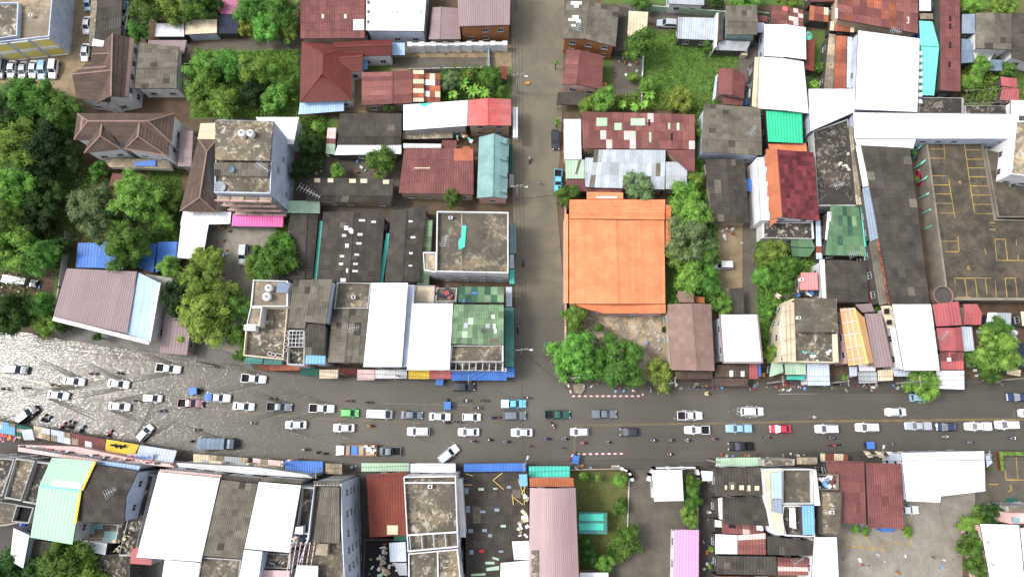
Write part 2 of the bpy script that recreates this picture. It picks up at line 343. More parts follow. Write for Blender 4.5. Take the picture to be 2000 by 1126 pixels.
def SH(label, pix, h, mat, wall='wallgrey', name='house', cat='house', root=None, group=None, win=True, **kw):
    hs_ = h if isinstance(h, (list, tuple)) else [h+.35, h+.35, h, h]
    q = [P(x, y, z) for (x, y), z in zip(pix, hs_)]
    if root is None: root = thing(name, label, cat, base_of(q), group)
    slope(root, *q, mat, **kw); deck(root, [q])
    ins = inset(q, .35); tops = [z-.12 for z in hs_]
    if wall:
        pp = ins; tt = tops
        if not ccw(pp): pp = pp[::-1]; tt = tt[::-1]
        m = MB(); m.prism(pp, 0, tt); m.build('wall', wall, root)
        if win: windows(root, pp, tt)
    else: posts(root, ins, tops)
    return root
def GB(label, pix, rid, he, hr, mat, wall='wallgrey', name='house', cat='house', root=None, group=None, hip=False, cap=None, win=True, **kw):
    a, b, c, d = [P(x, y, he) for x, y in pix]; r0, r1 = [P(x, y, hr) for x, y in rid]
    if root is None: root = thing(name, label, cat, base_of([a, b, c, d]), group)
    slope(root, r0, r1, b, a, mat, **kw); slope(root, r1, r0, d, c, mat, **kw)
    qs = [(r0, r1, b, a), (r1, r0, d, c)]
    if hip:
        slope(root, r0, r0+(d-a)*.001, d, a, mat, **kw); slope(root, r1, r1+(b-c)*.001, b, c, mat, **kw)
        qs += [(r0, d, a), (r1, b, c)]
    deck(root, qs)
    m = MB(); m.bar(r0+Vector((0, 0, .1)), r1+Vector((0, 0, .1)), .32, .12)
    if hip:
        for p, r in ((a, r0), (d, r0), (b, r1), (c, r1)): m.bar(p+Vector((0, 0, .12)), r+Vector((0, 0, .12)), .24, .1)
    m.build('ridge_cap', cap or mat, root)
    if wall:
        ins = inset([a, b, c, d], .45); cen = (r0+r1)/2; k = .35 if not hip else 0
        s0 = r0+(r1-r0).normalized()*k; s1 = r1+(r0-r1).normalized()*k
        A = [Vector((p[0], p[1], he-.2)) for p in ins]; s0 = Vector((s0.x, s0.y, hr-.25)); s1 = Vector((s1.x, s1.y, hr-.25))
        G = [Vector((p[0], p[1], 0)) for p in ins]
        if not hip:       # gable ends stay vertical
            t0 = (A[0]+A[3])/2; t1 = (A[1]+A[2])/2; s0 = Vector((t0.x*.5+s0.x*.5, t0.y*.5+s0.y*.5, hr-.3)); s1 = Vector((t1.x*.5+s1.x*.5, t1.y*.5+s1.y*.5, hr-.3))
        part('wall', G+A+[s0, s1], [(0,1,5,4),(1,2,6,5),(2,3,7,6),(3,0,4,7),(4,5,9,8),(6,7,8,9),(5,6,9),(7,4,8)], wall, root)
        if win:
            pp = ins if ccw(ins) else ins[::-1]; windows(root, pp, [he]*4)
    return root
def FL(label, pix, h, mat='stain', wall='wallgrey', par=.7, name='flat_roofed_building', cat='building', root=None, group=None, rim=None, pw=.22, win=True, dens=3.2):
    q = [P(x, y, h) for x, y in pix]
    if not ccw(q): q = q[::-1]
    if root is None: root = thing(name, label, cat, base_of(q), group)
    ins = inset(q, pw)
    fl = h-par
    m = MB(); n = len(q)
    m.prism(q, 0, [fl-.02]*n); m.build('wall', wall, root)
    part('roof_slab', [Vector((p[0], p[1], fl)) for p in ins], [tuple(range(n))], mat, root)
    m = MB(); vs = [Vector((p.x, p.y, fl-.02)) for p in q]+[Vector((p.x, p.y, h)) for p in q]+[Vector((p[0], p[1], h)) for p in ins]+[Vector((p[0], p[1], fl-.05)) for p in ins]
    fs = []
    for i in range(n):
        j = (i+1) % n; fs += [(i, j, n+j, n+i), (n+i, n+j, 2*n+j, 2*n+i), (2*n+i, 2*n+j, 3*n+j, 3*n+i)]
    m.add(vs, fs); m.build('parapet', rim or wall, root)
    SLOPES.setdefault(root, []).append((Vector((q[0].x, q[0].y, fl)), Vector((0, 0, 1))))
    if win: windows(root, q, [fl]*n, dens)
    return root
def patch(root, boxes, mat, name='skylight', i=0, t=.1, label=None):
    """pieces lying on roof plane i of a building; boxes are (x0,y0,x1,y1) or point lists seen on it"""
    p0, nr = SLOPES[root][i]
    for bx in boxes:
        pts = [(bx[0], bx[1]), (bx[2], bx[1]), (bx[2], bx[3]), (bx[0], bx[3])] if not isinstance(bx[0], tuple) else list(bx)
        q = [onplane(x, y, p0+nr*(.1+t), nr) for x, y in pts]
        if not ccw(q): q = q[::-1]
        m = MB(); m.slab(q, t); o = m.build(name, mat, root)
        if label: o['label'] = label
# ---------------------------------------------------------------- vehicles
def shared(key, fn):
    if key not in SH_: SH_[key] = fn()
    return SH_[key]
SH_ = {}
def smooth(m):
    for p in m.polygons: p.use_smooth = True
    return m
def loft(mb, st, n=None):
    """st: (x, half width, z low, z high); a rounded body built along x"""
    rings = []
    for x, w_, zl, zh in st:
        zm = zl+(zh-zl)*.68
        rings.append([(x,-w_*.94,zl),(x,-w_,zm),(x,-w_*.86,zh-.02),(x,0,zh+.02),(x,w_*.86,zh-.02),(x,w_,zm),(x,w_*.94,zl)])
    vs = [p for r in rings for p in r]; k = 7; fs = []
    for i in range(len(rings)-1):
        for j in range(k-1): fs.append((i*k+j, i*k+j+1, (i+1)*k+j+1, (i+1)*k+j))
        fs.append((i*k+k-1, i*k, (i+1)*k, (i+1)*k+k-1))
    fs.append(tuple(reversed(range(k)))); fs.append(tuple((len(rings)-1)*k+j for j in range(k)))
    mb.add(vs, [tuple(reversed(f)) for f in fs])
def cabin(mb, x0, x1, X0, X1, w0, w1, z0, z1):
    """greenhouse: base x0..x1 half width w0, roof X0..X1 half width w1"""
    v = [(x0,-w0,z0),(x1,-w0,z0),(x1,w0,z0),(x0,w0,z0),(X0,-w1,z1),(X1,-w1,z1),(X1,w1,z1),(X0,w1,z1),((X0+X1)/2,-w1,z1+.04),((X0+X1)/2,w1,z1+.04)]
    mb.add(v, [(0,1,5,8,4),(1,2,6,5),(2,3,7,9,6),(3,0,4,7),(4,8,9,7),(8,5,6,9)])
def quadpanel(q, inx, iny, off):
    a, b, c, d = map(Vector, q); nr = (b-a).cross(d-a).normalized()
    def pt(u, v): return (a*(1-u)+b*u)*(1-v)+(d*(1-u)+c*u)*v+nr*off
    return [pt(inx, iny), pt(1-inx, iny), pt(1-inx, 1-iny), pt(inx, 1-iny)]
KINDS = {
 #        stations, cabin(x0,x1,X0,X1,w0,w1,z0,z1), wheel xs
 'sedan': ([(-2.25,.66,.42,.78),(-2.12,.80,.34,.93),(-1.5,.86,.26,1.0),(0,.88,.24,.98),(1.2,.87,.26,.92),(1.95,.80,.32,.80),(2.22,.62,.40,.62)], (-1.75,1.15,-1.0,.25,.80,.62,.93,1.42), (-1.35,1.38)),
 'hatch': ([(-1.95,.70,.42,.85),(-1.85,.80,.34,1.0),(-1.2,.84,.26,1.05),(0,.85,.24,1.0),(1.0,.84,.26,.95),(1.7,.78,.32,.82),(1.92,.62,.40,.64)], (-1.85,1.15,-1.5,.3,.78,.62,.96,1.5), (-1.2,1.25)),
 'suv':   ([(-2.35,.76,.5,1.0),(-2.25,.88,.4,1.1),(-1.5,.92,.32,1.15),(0,.93,.3,1.12),(1.3,.92,.32,1.08),(2.1,.86,.38,.98),(2.35,.70,.46,.76)], (-2.25,1.1,-2.0,.35,.86,.70,1.06,1.78), (-1.45,1.5)),
 'van':   ([(-2.6,.86,.4,1.5),(-2.5,.92,.34,1.9),(-1,.95,.3,1.98),(1.3,.95,.3,1.95),(1.9,.92,.32,1.5),(2.5,.86,.36,1.0),(2.66,.72,.42,.8)], None, (-1.6,1.7)),
 'pickup':([(-.95,.86,.42,1.02),(0,.88,.4,1.04),(.9,.88,.4,1.02),(1.7,.86,.4,.98),(2.4,.80,.42,.88),(2.62,.62,.48,.7)], (-.92,1.15,-.62,.45,.82,.64,1.0,1.62), (-1.6,1.65)),
}
def car_meshes(kind):
    st, cb, wx = KINDS[kind]; out = {}
    mb = MB(); loft(mb, st)
    if cb: cabin(mb, *cb)
    if kind == 'pickup':
        for y0, y1 in ((-.88,-.78),(.78,.88)): mb.box(-2.6, y0, .45, -.955, y1, 1.02)
        mb.box(-2.62, -.88, .5, -2.52, .88, 1.0); mb.box(-2.5, -.78, .45, -.95, .78, .6)
    out['body'] = smooth_sharp(mesh_data('body', mb.v, mb.f))
    g = {}
    if cb:
        x0, x1, X0, X1, w0, w1, z0, z1 = cb
        g['windshield'] = quadpanel([(x1,-w0,z0),(x1,w0,z0),(X1,w1,z1),(X1,-w1,z1)], .07, .06, .012)
        g['rear_window'] = quadpanel([(x0,w0,z0),(x0,-w0,z0),(X0,-w1,z1),(X0,w1,z1)], .09, .1, .012)
        L = quadpanel([(x0,-w0,z0),(x1,-w0,z0),(X1,-w1,z1),(X0,-w1,z1)], .06, .12, .012)
        Rr = quadpanel([(x1,w0,z0),(x0,w0,z0),(X0,w1,z1),(X1,w1,z1)], .06, .12, .012)
        g['side_window'] = L; g['side_window2'] = Rr
    else:
        g['windshield'] = quadpanel([(2.3,-.8,1.18),(2.3,.8,1.18),(1.42,.78,1.96),(1.42,-.78,1.96)], .05, .05, .06)
        g['rear_window'] = quadpanel([(-2.6,.7,1.1),(-2.6,-.7,1.1),(-2.5,-.7,1.7),(-2.5,.7,1.7)], .05, .05, .05)
        g['side_window'] = quadpanel([(-2.3,-.96,1.2),(1.2,-.97,1.2),(1.0,-.93,1.75),(-2.3,-.93,1.75)], .02, .05, .02)
        g['side_window2'] = quadpanel([(1.2,.97,1.2),(-2.3,.96,1.2),(-2.3,.93,1.75),(1.0,.93,1.75)], .02, .05, .02)
    for k, q in g.items(): out[k] = mesh_data(k.rstrip('2'), q, [(0,1,2,3)], ['carglass'])
    m = MB(); n = 10
    vs = []; 
    for s_ in (-.11, .11):
        vs += [(.34*math.cos(2*math.pi*i/n), s_, .34*math.sin(2*math.pi*i/n)) for i in range(n)]
    m.add(vs, [tuple(reversed(range(n))), tuple(range(n, 2*n))]+[(i, (i+1) % n, n+(i+1) % n, n+i) for i in range(n)])
    out['wheel'] = mesh_data('wheel', m.v, m.f, ['tyre'])
    front, back = st[-1][0], (st[0][0] if kind != 'pickup' else -2.62); fw = st[-2][1]
    zf = {'sedan':.66,'hatch':.68,'suv':.82,'van':.85,'pickup':.76}[kind]
    for nm, x0, x1, z in (('headlight', front-.22, front-.02, zf), ('taillight', back-.02, back+.1, zf+.16)):
        m = MB(); m.box(x0, -.12, z-.07, x1, .12, z+.07); out[nm] = mesh_data(nm, m.v, m.f, ['plastic' if nm == 'headlight' else 'red'])
    m = MB(); m.box(-.06, -.1, -.06, .06, .1, .06); out['mirror'] = mesh_data('mirror', m.v, m.f)
    return out, wx, cb, fw
def smooth_sharp(m): return m
def setmat(o, k):
    if not o.data.materials: o.data.materials.append(M('metal'))
    o.material_slots[0].link = 'OBJECT'; o.material_slots[0].material = M(k)
def kid(name, me, root, loc=(0, 0, 0), mk=None):
    o = bpy.data.objects.new(name, me); link(o, root); o.location = loc
    if mk: setmat(o, mk)
    return o
ZW = 0.0
def car(px, py, ang, kind, color, label, name=None, cat=None, cover=None, load=None, group='vehicles in the flooded street'):
    """ang: heading seen in the picture, 0 = towards the right, counter-clockwise"""
    ms, wx, cb, fw = shared('car_'+kind, lambda: car_meshes(kind))
    p = P(px, py, 1.0); p.z = ZW
    nm = name or {'sedan':'car','hatch':'car','suv':'car','van':'van','pickup':'pickup_truck'}[kind]
    r = thing(nm, label, cat or {'van':'van','pickup':'pickup truck'}.get(kind, 'car'), p, group, rad(ang))
    kid('body', ms['body'], r, mk=color)
    for k in ('windshield','rear_window','side_window','side_window2'): kid(k.rstrip('2'), ms[k], r)
    for x in wx:
        for y in (-.78, .78): kid('wheel', ms['wheel'], r, (x, y, .34))
    for y in (-fw*.72, fw*.72): kid('headlight', ms['headlight'], r, (0, y, 0)); kid('taillight', ms['taillight'], r, (0, y, 0))
    xm = (cb[1]-.35) if cb else 1.5; wm = (cb[4] if cb else .95)+.16
    for y in (-wm, wm): kid('mirror', ms['mirror'], r, (xm, y, 1.05 if kind != 'van' else 1.3), color)
    if kind == 'pickup':
        if cover:
            def f():
                m = MB(); cabin(m, -2.58, -.96, -2.5, -.98, .84, .74, 1.03, 1.62); return mesh_data('canopy', m.v, m.f)
            kid('canopy', shared('canopy', f), r, mk=cover)
        else:
            m = MB(); m.box(-2.5, -.77, .601, -.96, .77, .62)
            kid('bed_liner', shared('liner', lambda: mesh_data('bed_liner', m.v, m.f, ['dark'])), r)
    return r
def tuk(px, py, ang, label, roof='blue'):
    p = P(px, py, 1.5); p.z = ZW
    r = thing('motor_tricycle', label, 'tuk-tuk', p, 'blue canopied motor tricycles', rad(ang))
    def f():
        m = MB(); m.slab([(-.85,-.72,1.72),(.75,-.72,1.78),(.75,.72,1.78),(-.85,.72,1.72)], .07); return mesh_data('canopy', m.v, m.f)
    kid('canopy', shared('tcan', f), r, mk=roof)
    m = MB()
    for x in (-.8, .7):
        for y in (-.65, .65): m.box(x-.03, y-.03, .5, x+.03, y+.03, 1.72)
    kid('frame', shared('tfr', lambda: mesh_data('frame', m.v, m.f, ['metal'])), r)
    m = MB(); m.box(-.8,-.65,.4,.7,.65,.55); m.box(-.8,-.65,.55,-.7,.65,1.0); m.box(-.6,-.6,.55,.6,-.3,.72); m.box(-.6,.3,.55,.6,.6,.72)
    kid('bench_body', shared('tbo', lambda: mesh_data('bench_body', m.v, m.f, ['navy'])), r)
    w_ = shared('car_sedan', lambda: car_meshes('sedan'))[0]['wheel']
    for x, y in ((-.3,-.72),(-.3,.72),(1.25,0)):
        q = kid('wheel', w_, r, (x, y, .28)); q.scale = (.8, .5, .8)
    m = MB(); m.bar((.7,0,.6),(1.2,0,.75),.22); m.bar((1.2,0,.3),(1.05,0,1.05),.08); m.bar((1.02,-.33,1.05),(1.02,.33,1.05),.05); m.box(.55,-.14,.7,.95,.14,.84)
    kid('motorcycle_front', shared('tmf', lambda: mesh_data('motorcycle_front', m.v, m.f, ['dark'])), r)
    return r
# ---------------------------------------------------------------- people and motorcycles
def skinned(name, verts, edges, radii, sub=1):
    me = bpy.data.meshes.new(name); me.from_pydata(verts, edges, [])
    o = bpy.data.objects.new(name, me); C.objects.link(o)
    o.modifiers.new('s', 'SKIN'); 
    if not me.skin_vertices: me.skin_vertices.new()
    for i, r_ in enumerate(radii):
        v = me.skin_vertices[0].data[i]; v.radius = (r_, r_) if not isinstance(r_, tuple) else r_; v.use_root = (i == 0)
    if sub: s_ = o.modifiers.new('u', 'SUBSURF'); s_.levels = sub; s_.render_levels = sub
    bpy.context.view_layer.update()
    ev = o.evaluated_get(bpy.context.evaluated_depsgraph_get()); m2 = bpy.data.meshes.new_from_object(ev)
    bpy.data.objects.remove(o); m2.name = name
    for p in m2.polygons: p.use_smooth = True
    return m2
def body_meshes(pose):
    if pose == 'ride':     # seated, hands forward on the bar; x forward, origin under the seat at ground
        pel, chest, neck, head = (-.1,0,.86), (.02,0,1.2), (.06,0,1.38), (.1,0,1.56)
        kn = (.38,.17,.86); an = (.28,.16,.42); toe = (.44,.16,.38); sh = (.04,.19,1.32); el = (.26,.26,1.1); ha = (.5,.28,1.08); fing = (.57,.27,1.05)
        hipy = .1
    else:
        pel, chest, neck, head = (0,0,.95), (0,0,1.28), (.01,0,1.46), (.02,0,1.62)
        kn = (.05,.1,.5); an = (-.02,.1,.09); toe = (.15,.1,.05); sh = (0,.2,1.4); el = (.0,.24,1.12); ha = (.1,.23,.9); fing = (.13,.22,.82); hipy = .1
    def side(p, s_): return (p[0], p[1]*s_, p[2])
    v = [pel, chest, neck, head, (head[0]+.02, 0, head[2]+.08)]; e = [(0,1),(1,2),(2,3),(3,4)]; r = [.14,(.17,.13),.06,.1,.08]
    for s_ in (1, -1):
        n = len(v); v += [side(sh, s_), side(el, s_), side(ha, s_), side(fing, s_)]; e += [(1,n),(n,n+1),(n+1,n+2),(n+2,n+3)]; r += [.06,.045,.035,.025]
        n = len(v); v += [(pel[0]+.03, hipy*s_, pel[2]-.03), side(kn, s_), side(an, s_), side(toe, s_)]; e += [(0,n),(n,n+1),(n+1,n+2),(n+2,n+3)]; r += [.09,.065,.045,.035]
    body = skinned('body', v, e, r)
    v = [pel[:2]+(pel[2]+.05,), chest, (neck[0], 0, neck[2]-.06)]; e = [(0,1),(1,2)]; r = [(.16,.15),(.2,.16),.1]
    for s_ in (1, -1):
        n = len(v); v += [side(sh, s_), tuple(side(sh, s_)[i]*.3+side(el, s_)[i]*.7 for i in range(3))]; e += [(1,n),(n,n+1)]; r += [.085,.07]
    shirt = skinned('shirt', v, e, r)
    v = [(pel[0], 0, pel[2]+.02)]; e = []; r = [.155]
    for s_ in (1, -1):
        n = len(v); v += [(pel[0]+.03, hipy*s_, pel[2]-.03), side(kn, s_), tuple(side(kn, s_)[i]*.35+side(an, s_)[i]*.65 for i in range(3))]; e += [(0,n),(n,n+1),(n+1,n+2)]; r += [.11,.08,.06]
    trs = skinned('trousers', v, e, r)
    bm = bmesh.new(); bmesh.ops.create_icosphere(bm, subdivisions=2, radius=.15); 
    for q in bm.verts: q.co = Vector((q.co.x*1.1+head[0]+.0, q.co.y, q.co.z+head[2]+.05))
    bmesh.ops.delete(bm, geom=[q for q in bm.verts if q.co.z < head[2]-.0 and q.co.x > head[0]-.02], context='VERTS')
    hm = bpy.data.meshes.new('helmet'); bm.to_mesh(hm); bm.free()
    for p in hm.polygons: p.use_smooth = True
    return dict(body=body, shirt=shirt, trousers=trs, helmet=hm)
def person(p, rz, pose, shirt, hel, label, group, trousers='s_dark', hair=False):
    ms = shared('p_'+pose, lambda: body_meshes(pose))
    r = thing('person', label, 'person', p, group, rz)
    kid('body', ms['body'], r, mk='skin'); kid('shirt', ms['shirt'], r, mk=shirt); kid('trousers', ms['trousers'], r, mk=trousers)
    kid('hair' if hair else 'helmet', ms['helmet'], r, mk=hel)
    return r
def moto_meshes():
    o = {}
    m = MB(); n = 12; vs = []
    for s_, rr in ((-.05,.29),(.05,.29)): vs += [(rr*math.cos(2*math.pi*i/n), s_, rr*math.sin(2*math.pi*i/n)) for i in range(n)]
    m.add(vs, [tuple(reversed(range(n))), tuple(range(n, 2*n))]+[(i, (i+1) % n, n+(i+1) % n, n+i) for i in range(n)]); o['wheel'] = mesh_data('wheel', m.v, m.f, ['tyre'])
    m = MB(); m.add([(-.75,-.1,.72),(-.75,.1,.72),(-.1,.16,.66),(-.1,-.16,.66),(-.7,-.08,.45),(-.7,.08,.45),(-.1,.14,.35),(-.1,-.14,.35)],[(0,3,2,1),(4,5,6,7),(0,1,5,4),(1,2,6,5),(2,3,7,6),(3,0,4,7)])
    m.bar((-.1,0,.4),(.42,0,.42),.24,.1); m.add([(.38,-.2,.4),(.38,.2,.4),(.55,.17,.95),(.55,-.17,.95),(.52,-.1,.4),(.52,.1,.4),(.66,.08,.92),(.66,-.08,.92)],[(0,1,2,3),(5,4,7,6),(3,2,6,7),(1,0,4,5),(0,3,7,4),(2,1,5,6)])
    m.box(.5,-.07,.5,.9,.07,.62); o['body'] = mesh_data('body', m.v, m.f)
    m = MB(); m.add([(-.72,-.1,.8),(-.72,.1,.8),(-.05,.13,.76),(-.05,-.13,.76),(-.7,-.09,.72),(-.7,.09,.72),(-.08,.12,.68),(-.08,-.12,.68)],[(0,3,2,1),(0,1,5,4),(1,2,6,5),(2,3,7,6),(3,0,4,7)]); o['seat'] = mesh_data('seat', m.v, m.f, ['dark'])
    m = MB(); m.bar((.7,0,.3),(.55,0,1.0),.07); m.bar((.5,-.33,1.03),(.5,.33,1.03),.05); m.bar((.52,.3,1.03),(.56,.36,1.2),.03); m.bar((.52,-.3,1.03),(.56,-.36,1.2),.03); o['handlebar'] = mesh_data('handlebar', m.v, m.f, ['metal'])
    m = MB(); m.box(.62,-.08,.82,.7,.08,.93); o['headlight'] = mesh_data('headlight', m.v, m.f, ['plastic'])
    return o
def moto(px, py, ang, col, mlabel, shirt=None, hel='s_dark', plabel=None, trousers='s_dark'):
    ms = shared('moto', moto_meshes); p = P(px, py, .7); p.z = ZW
    r = thing('motorcycle', mlabel, 'motorcycle', p, 'motorcycles and scooters', rad(ang))
    kid('body', ms['body'], r, mk=col); kid('seat', ms['seat'], r); kid('handlebar', ms['handlebar'], r); kid('headlight', ms['headlight'], r)
    for x in (-.55, .68): kid('wheel', ms['wheel'], r, (x, 0, .29))
    if shirt: person(p, rad(ang), 'ride', shirt, hel, plabel, 'motorcycle riders', trousers)
    return r
def walker(px, py, ang, shirt, label, hair='s_dark', trousers='s_blue'):
    p = P(px, py, .9); p.z = 0
    return person(p, rad(ang), 'stand', shirt, hair, label, 'people on foot', trousers, hair=True)

# ---------------------------------------------------------------- vegetation
def crown_mesh(r, nb, br, leaf, dens, seed, flat=.75):
    g = random.Random(seed); vs = []; fs = []
    blobs = []
    for i in range(nb):
        while True:
            x, y, z = g.uniform(-1,1), g.uniform(-1,1), g.uniform(-.7,1)
            if x*x+y*y+z*z < 1: break
        k = 1-br*.8; lim = r*(k+g.uniform(-.16,.16)); blobs.append((Vector((x*lim, y*lim, z*lim*flat)), r*br*g.choice((.5,.75,.95,1.1,1.3))))
    ico = bmesh.new(); bmesh.ops.create_icosphere(ico, subdivisions=1, radius=1)
    iv = [v.co.copy() for v in ico.verts]; ifc = [tuple(v.index for v in f.verts) for f in ico.faces]; ico.free()
    for c, b in blobs:
        n = len(vs); vs += [c+v*b*.72 for v in iv]; fs += [tuple(i+n for i in f) for f in ifc]
        for _ in range(int(dens*4*math.pi*b*b/leaf/leaf)):
            d = Vector((g.gauss(0,1), g.gauss(0,1), g.gauss(0,1)+.55)).normalized()
            p = c+d*b*g.uniform(.72,1.12)
            nr = (d+Vector((g.gauss(0,.55), g.gauss(0,.55), g.gauss(0,.55)+.4))).normalized()
            u = nr.orthogonal().normalized(); u = (Matrix.Rotation(g.uniform(0, 6.28), 3, nr) @ u); v = nr.cross(u); s_ = leaf*g.uniform(.6,1.25)
            n = len(vs); vs += [p-u*s_*.6, p-v*s_*.32+nr*s_*.08, p+u*s_*.6, p+v*s_*.32+nr*s_*.08]; fs.append((n, n+1, n+2, n+3))
    m = mesh_data('crown', vs, fs); return m
SIZES = {'S':(1.4,12,.46,.22,.55),'M':(3.0,34,.31,.29,.6),'L':(5.2,80,.22,.36,.6)}
TC = [0]
def tree(px, py, rp, h, leaf, label, group='trees in the gardens and yards', cat='tree', name='tree', sq=1.0, sy=1.0):
    """px,py: middle of the crown as seen, rp: its radius in photo pixels, h: crown top"""
    hc = h*.72; p = P(px, py, hc); r = 1.14*rp*(HC-hc)/FPX
    sz = 'S' if r < 2.0 else 'M' if r < 4.2 else 'L'; TC[0] += 1; v = TC[0] % 3
    me = shared('crown'+sz+str(v), lambda: crown_mesh(*SIZES[sz], seed=v*7+ord(sz)))
    base = Vector((p.x, p.y, 0)); t = thing(name, label, cat, base, group)
    k = r/SIZES[sz][0]; o = kid('crown', me, t, (0, 0, hc), leaf); o.scale = (k*1.05*sy, k*1.05, min(k, max(.35, (h-hc)/(SIZES[sz][0]*.75)))*sq if h < 3 else k*sq)
    o.rotation_euler = (0, 0, R.uniform(0, 6.28))
    m = MB(); a = r*.06+.06
    m.cyl((0, 0), a*1.3, a, 0, hc*.7, 8, False)
    for i in range(4):
        an = i*1.6+R.random(); m.bar((0, 0, hc*.55), (math.cos(an)*r*.45, math.sin(an)*r*.45, hc*1.0), a*.8)
    m.v = [x+base for x in m.v]; m.build('trunk', 'trunk', t)
    return t
def banana(px, py, rp, label, h=3.2, leaf='l_banana'):
    p = P(px, py, h*.8); r = rp*(HC-h)/FPX; base = Vector((p.x, p.y, 0)); t = thing('banana_plant', label, 'plant', base, 'banana plants and palms')
    m = MB(); m.cyl((0,0), .14, .1, 0, h*.8, 7, False); m.v = [v+base for v in m.v]; m.build('stem', 'l_grey', t)
    for i in range(9):
        a = i*2*math.pi/9+R.uniform(-.25,.25); L = r*R.uniform(.8,1.15); wd = .28*R.uniform(.8,1.2); c, s_ = math.cos(a), math.sin(a); vs = []; fs = []
        for j in range(6):
            q = j/5; rr = L*q; z = h*.8+L*.55*math.sin(q*2.3)-q*q*.6; ww = wd*math.sin(math.pi*(.12+.86*q))
            vs += [base+Vector((c*rr-s_*ww, s_*rr+c*ww, z-.08)), base+Vector((c*rr, s_*rr, z)), base+Vector((c*rr+s_*ww, s_*rr-c*ww, z-.08))]
        for j in range(5): fs += [(3*j, 3*j+1, 3*j+4, 3*j+3), (3*j+1, 3*j+2, 3*j+5, 3*j+4)]
        part('leaf', vs, fs, leaf, t)
def inpoly(x, y, pts):
    c = False; n = len(pts)
    for i in range(n):
        a, b = pts[i], pts[i-1]
        if (a[1] > y) != (b[1] > y) and x < (b[0]-a[0])*(y-a[1])/(b[1]-a[1])+a[0]: c = not c
    return c
def weeds(pix, n, leaf, label, size=.28, hmax=.5, seed=1):
    g = random.Random(seed); pts = [P(x, y, 0) for x, y in pix]; xs = [p.x for p in pts]; ys = [p.y for p in pts]; vs = []; fs = []; k = 0
    cl = [(g.uniform(min(xs), max(xs)), g.uniform(min(ys), max(ys))) for _ in range(40)]
    while k < n:
        if g.random() < .5: x, y = g.uniform(min(xs), max(xs)), g.uniform(min(ys), max(ys)); z = g.uniform(.03, hmax*.5)
        else: c = g.choice(cl); x, y = g.gauss(c[0], 1.6), g.gauss(c[1], 1.6); z = g.uniform(.1, hmax)
        k += 1
        if not inpoly(x, y, pts): continue
        nr = Vector((g.gauss(0,.6), g.gauss(0,.6), 1)).normalized(); u = Matrix.Rotation(g.uniform(0, 6.28), 3, nr) @ nr.orthogonal().normalized(); v = nr.cross(u); s_ = size*g.uniform(.5,1.3); p = Vector((x, y, z+.05))
        q = len(vs); vs += [p-u*s_*.7, p-v*s_*.3, p+u*s_*.7+nr*.1, p+v*s_*.3]; fs.append((q, q+1, q+2, q+3))
    stuff('weeds', label, 'grass', vs, fs, leaf)
# ---------------------------------------------------------------- small props
def water_tank(px, py, h, label, r=.75, hh=1.6, mat='plastic'):
    p = P(px, py, h+hh); p.z = h; t = thing('water_tank', label, 'water tank', p, 'water tanks')
    m = MB(); m.cyl(p, r*.95, r, h+.12, h+hh*.75, 14, False); m.cyl(p, r, r*.4, h+hh*.75, h+hh, 14); m.build('tank_body', mat, t)
    m = MB(); m.cyl(p, r*.36, r*.3, h+hh+.005, h+hh+.12, 10); m.build('lid', 'metal', t)
    m = MB(); m.cyl(p, r*.8, r*.8, h, h+.12, 8); m.build('base', 'concrete', t)
def dish(px, py, h, label, r=.8, mat='lightgrey', tilt=(.35, -.2)):
    p = P(px, py, h+.8); t = thing('satellite_dish', label, 'satellite dish', Vector((p.x, p.y, h)), 'satellite dishes')
    nr = Vector((tilt[0], tilt[1], 1)).normalized(); u = nr.orthogonal().normalized(); v = nr.cross(u); n = 16; c = Vector((p.x, p.y, h+.75))
    vs = [c-nr*.16]; fs = []
    for k, rr in ((1, .5), (2, 1.0)): vs += [c+(u*math.cos(2*math.pi*i/n)+v*math.sin(2*math.pi*i/n))*r*rr-nr*.16*(1-rr*rr) for i in range(n)]
    for i in range(n): j = (i+1) % n; fs += [(0, 1+i, 1+j), (1+i, 1+n+i, 1+n+j, 1+j)]
    part('reflector', vs, fs, mat, t)
    m = MB(); m.bar((p.x, p.y, h), c-nr*.1, .08); m.bar(c+u*r*.9, c+nr*.6, .03); m.bar(c+nr*.55, c+nr*.7, .12); m.build('mount', 'metal', t)
def aerial(px, py, h, label, L=3.0, ang=40, elems=7, hp=2.2, mat='silver'):
    p = P(px, py, h+hp); t = thing('television_aerial', label, 'aerial', Vector((p.x, p.y, h)), 'television aerials')
    c, s_ = math.cos(rad(ang)), math.sin(rad(ang)); top = Vector((p.x, p.y, h+hp)); d = Vector((c, s_, 0)); u = Vector((-s_, c, 0))
    m = MB(); m.bar((p.x, p.y, h), top, .06); m.build('mast', 'metal', t)
    m = MB(); m.bar(top-d*L/2, top+d*L/2, .07)
    for i in range(elems): q = top+d*L*(i/(elems-1)-.5); wd = .35+.6*(1-i/elems); m.bar(q-u*wd, q+u*wd, .045)
    m.build('elements', mat, t)
def ac_unit(px, py, h, label, mat='plastic', s_=.8):
    p = P(px, py, h+.6); t = thing('air_conditioner_unit', label, 'air conditioner', Vector((p.x, p.y, h)), 'air conditioner units')
    m = MB(); m.box(p.x-s_/2, p.y-.3, h+.05, p.x+s_/2, p.y+.3, h+.7); m.build('casing', mat, t)
    m = MB(); m.cyl(p, .22, .22, h+.705, h+.73, 10); m.build('fan_grille', 'dark', t)
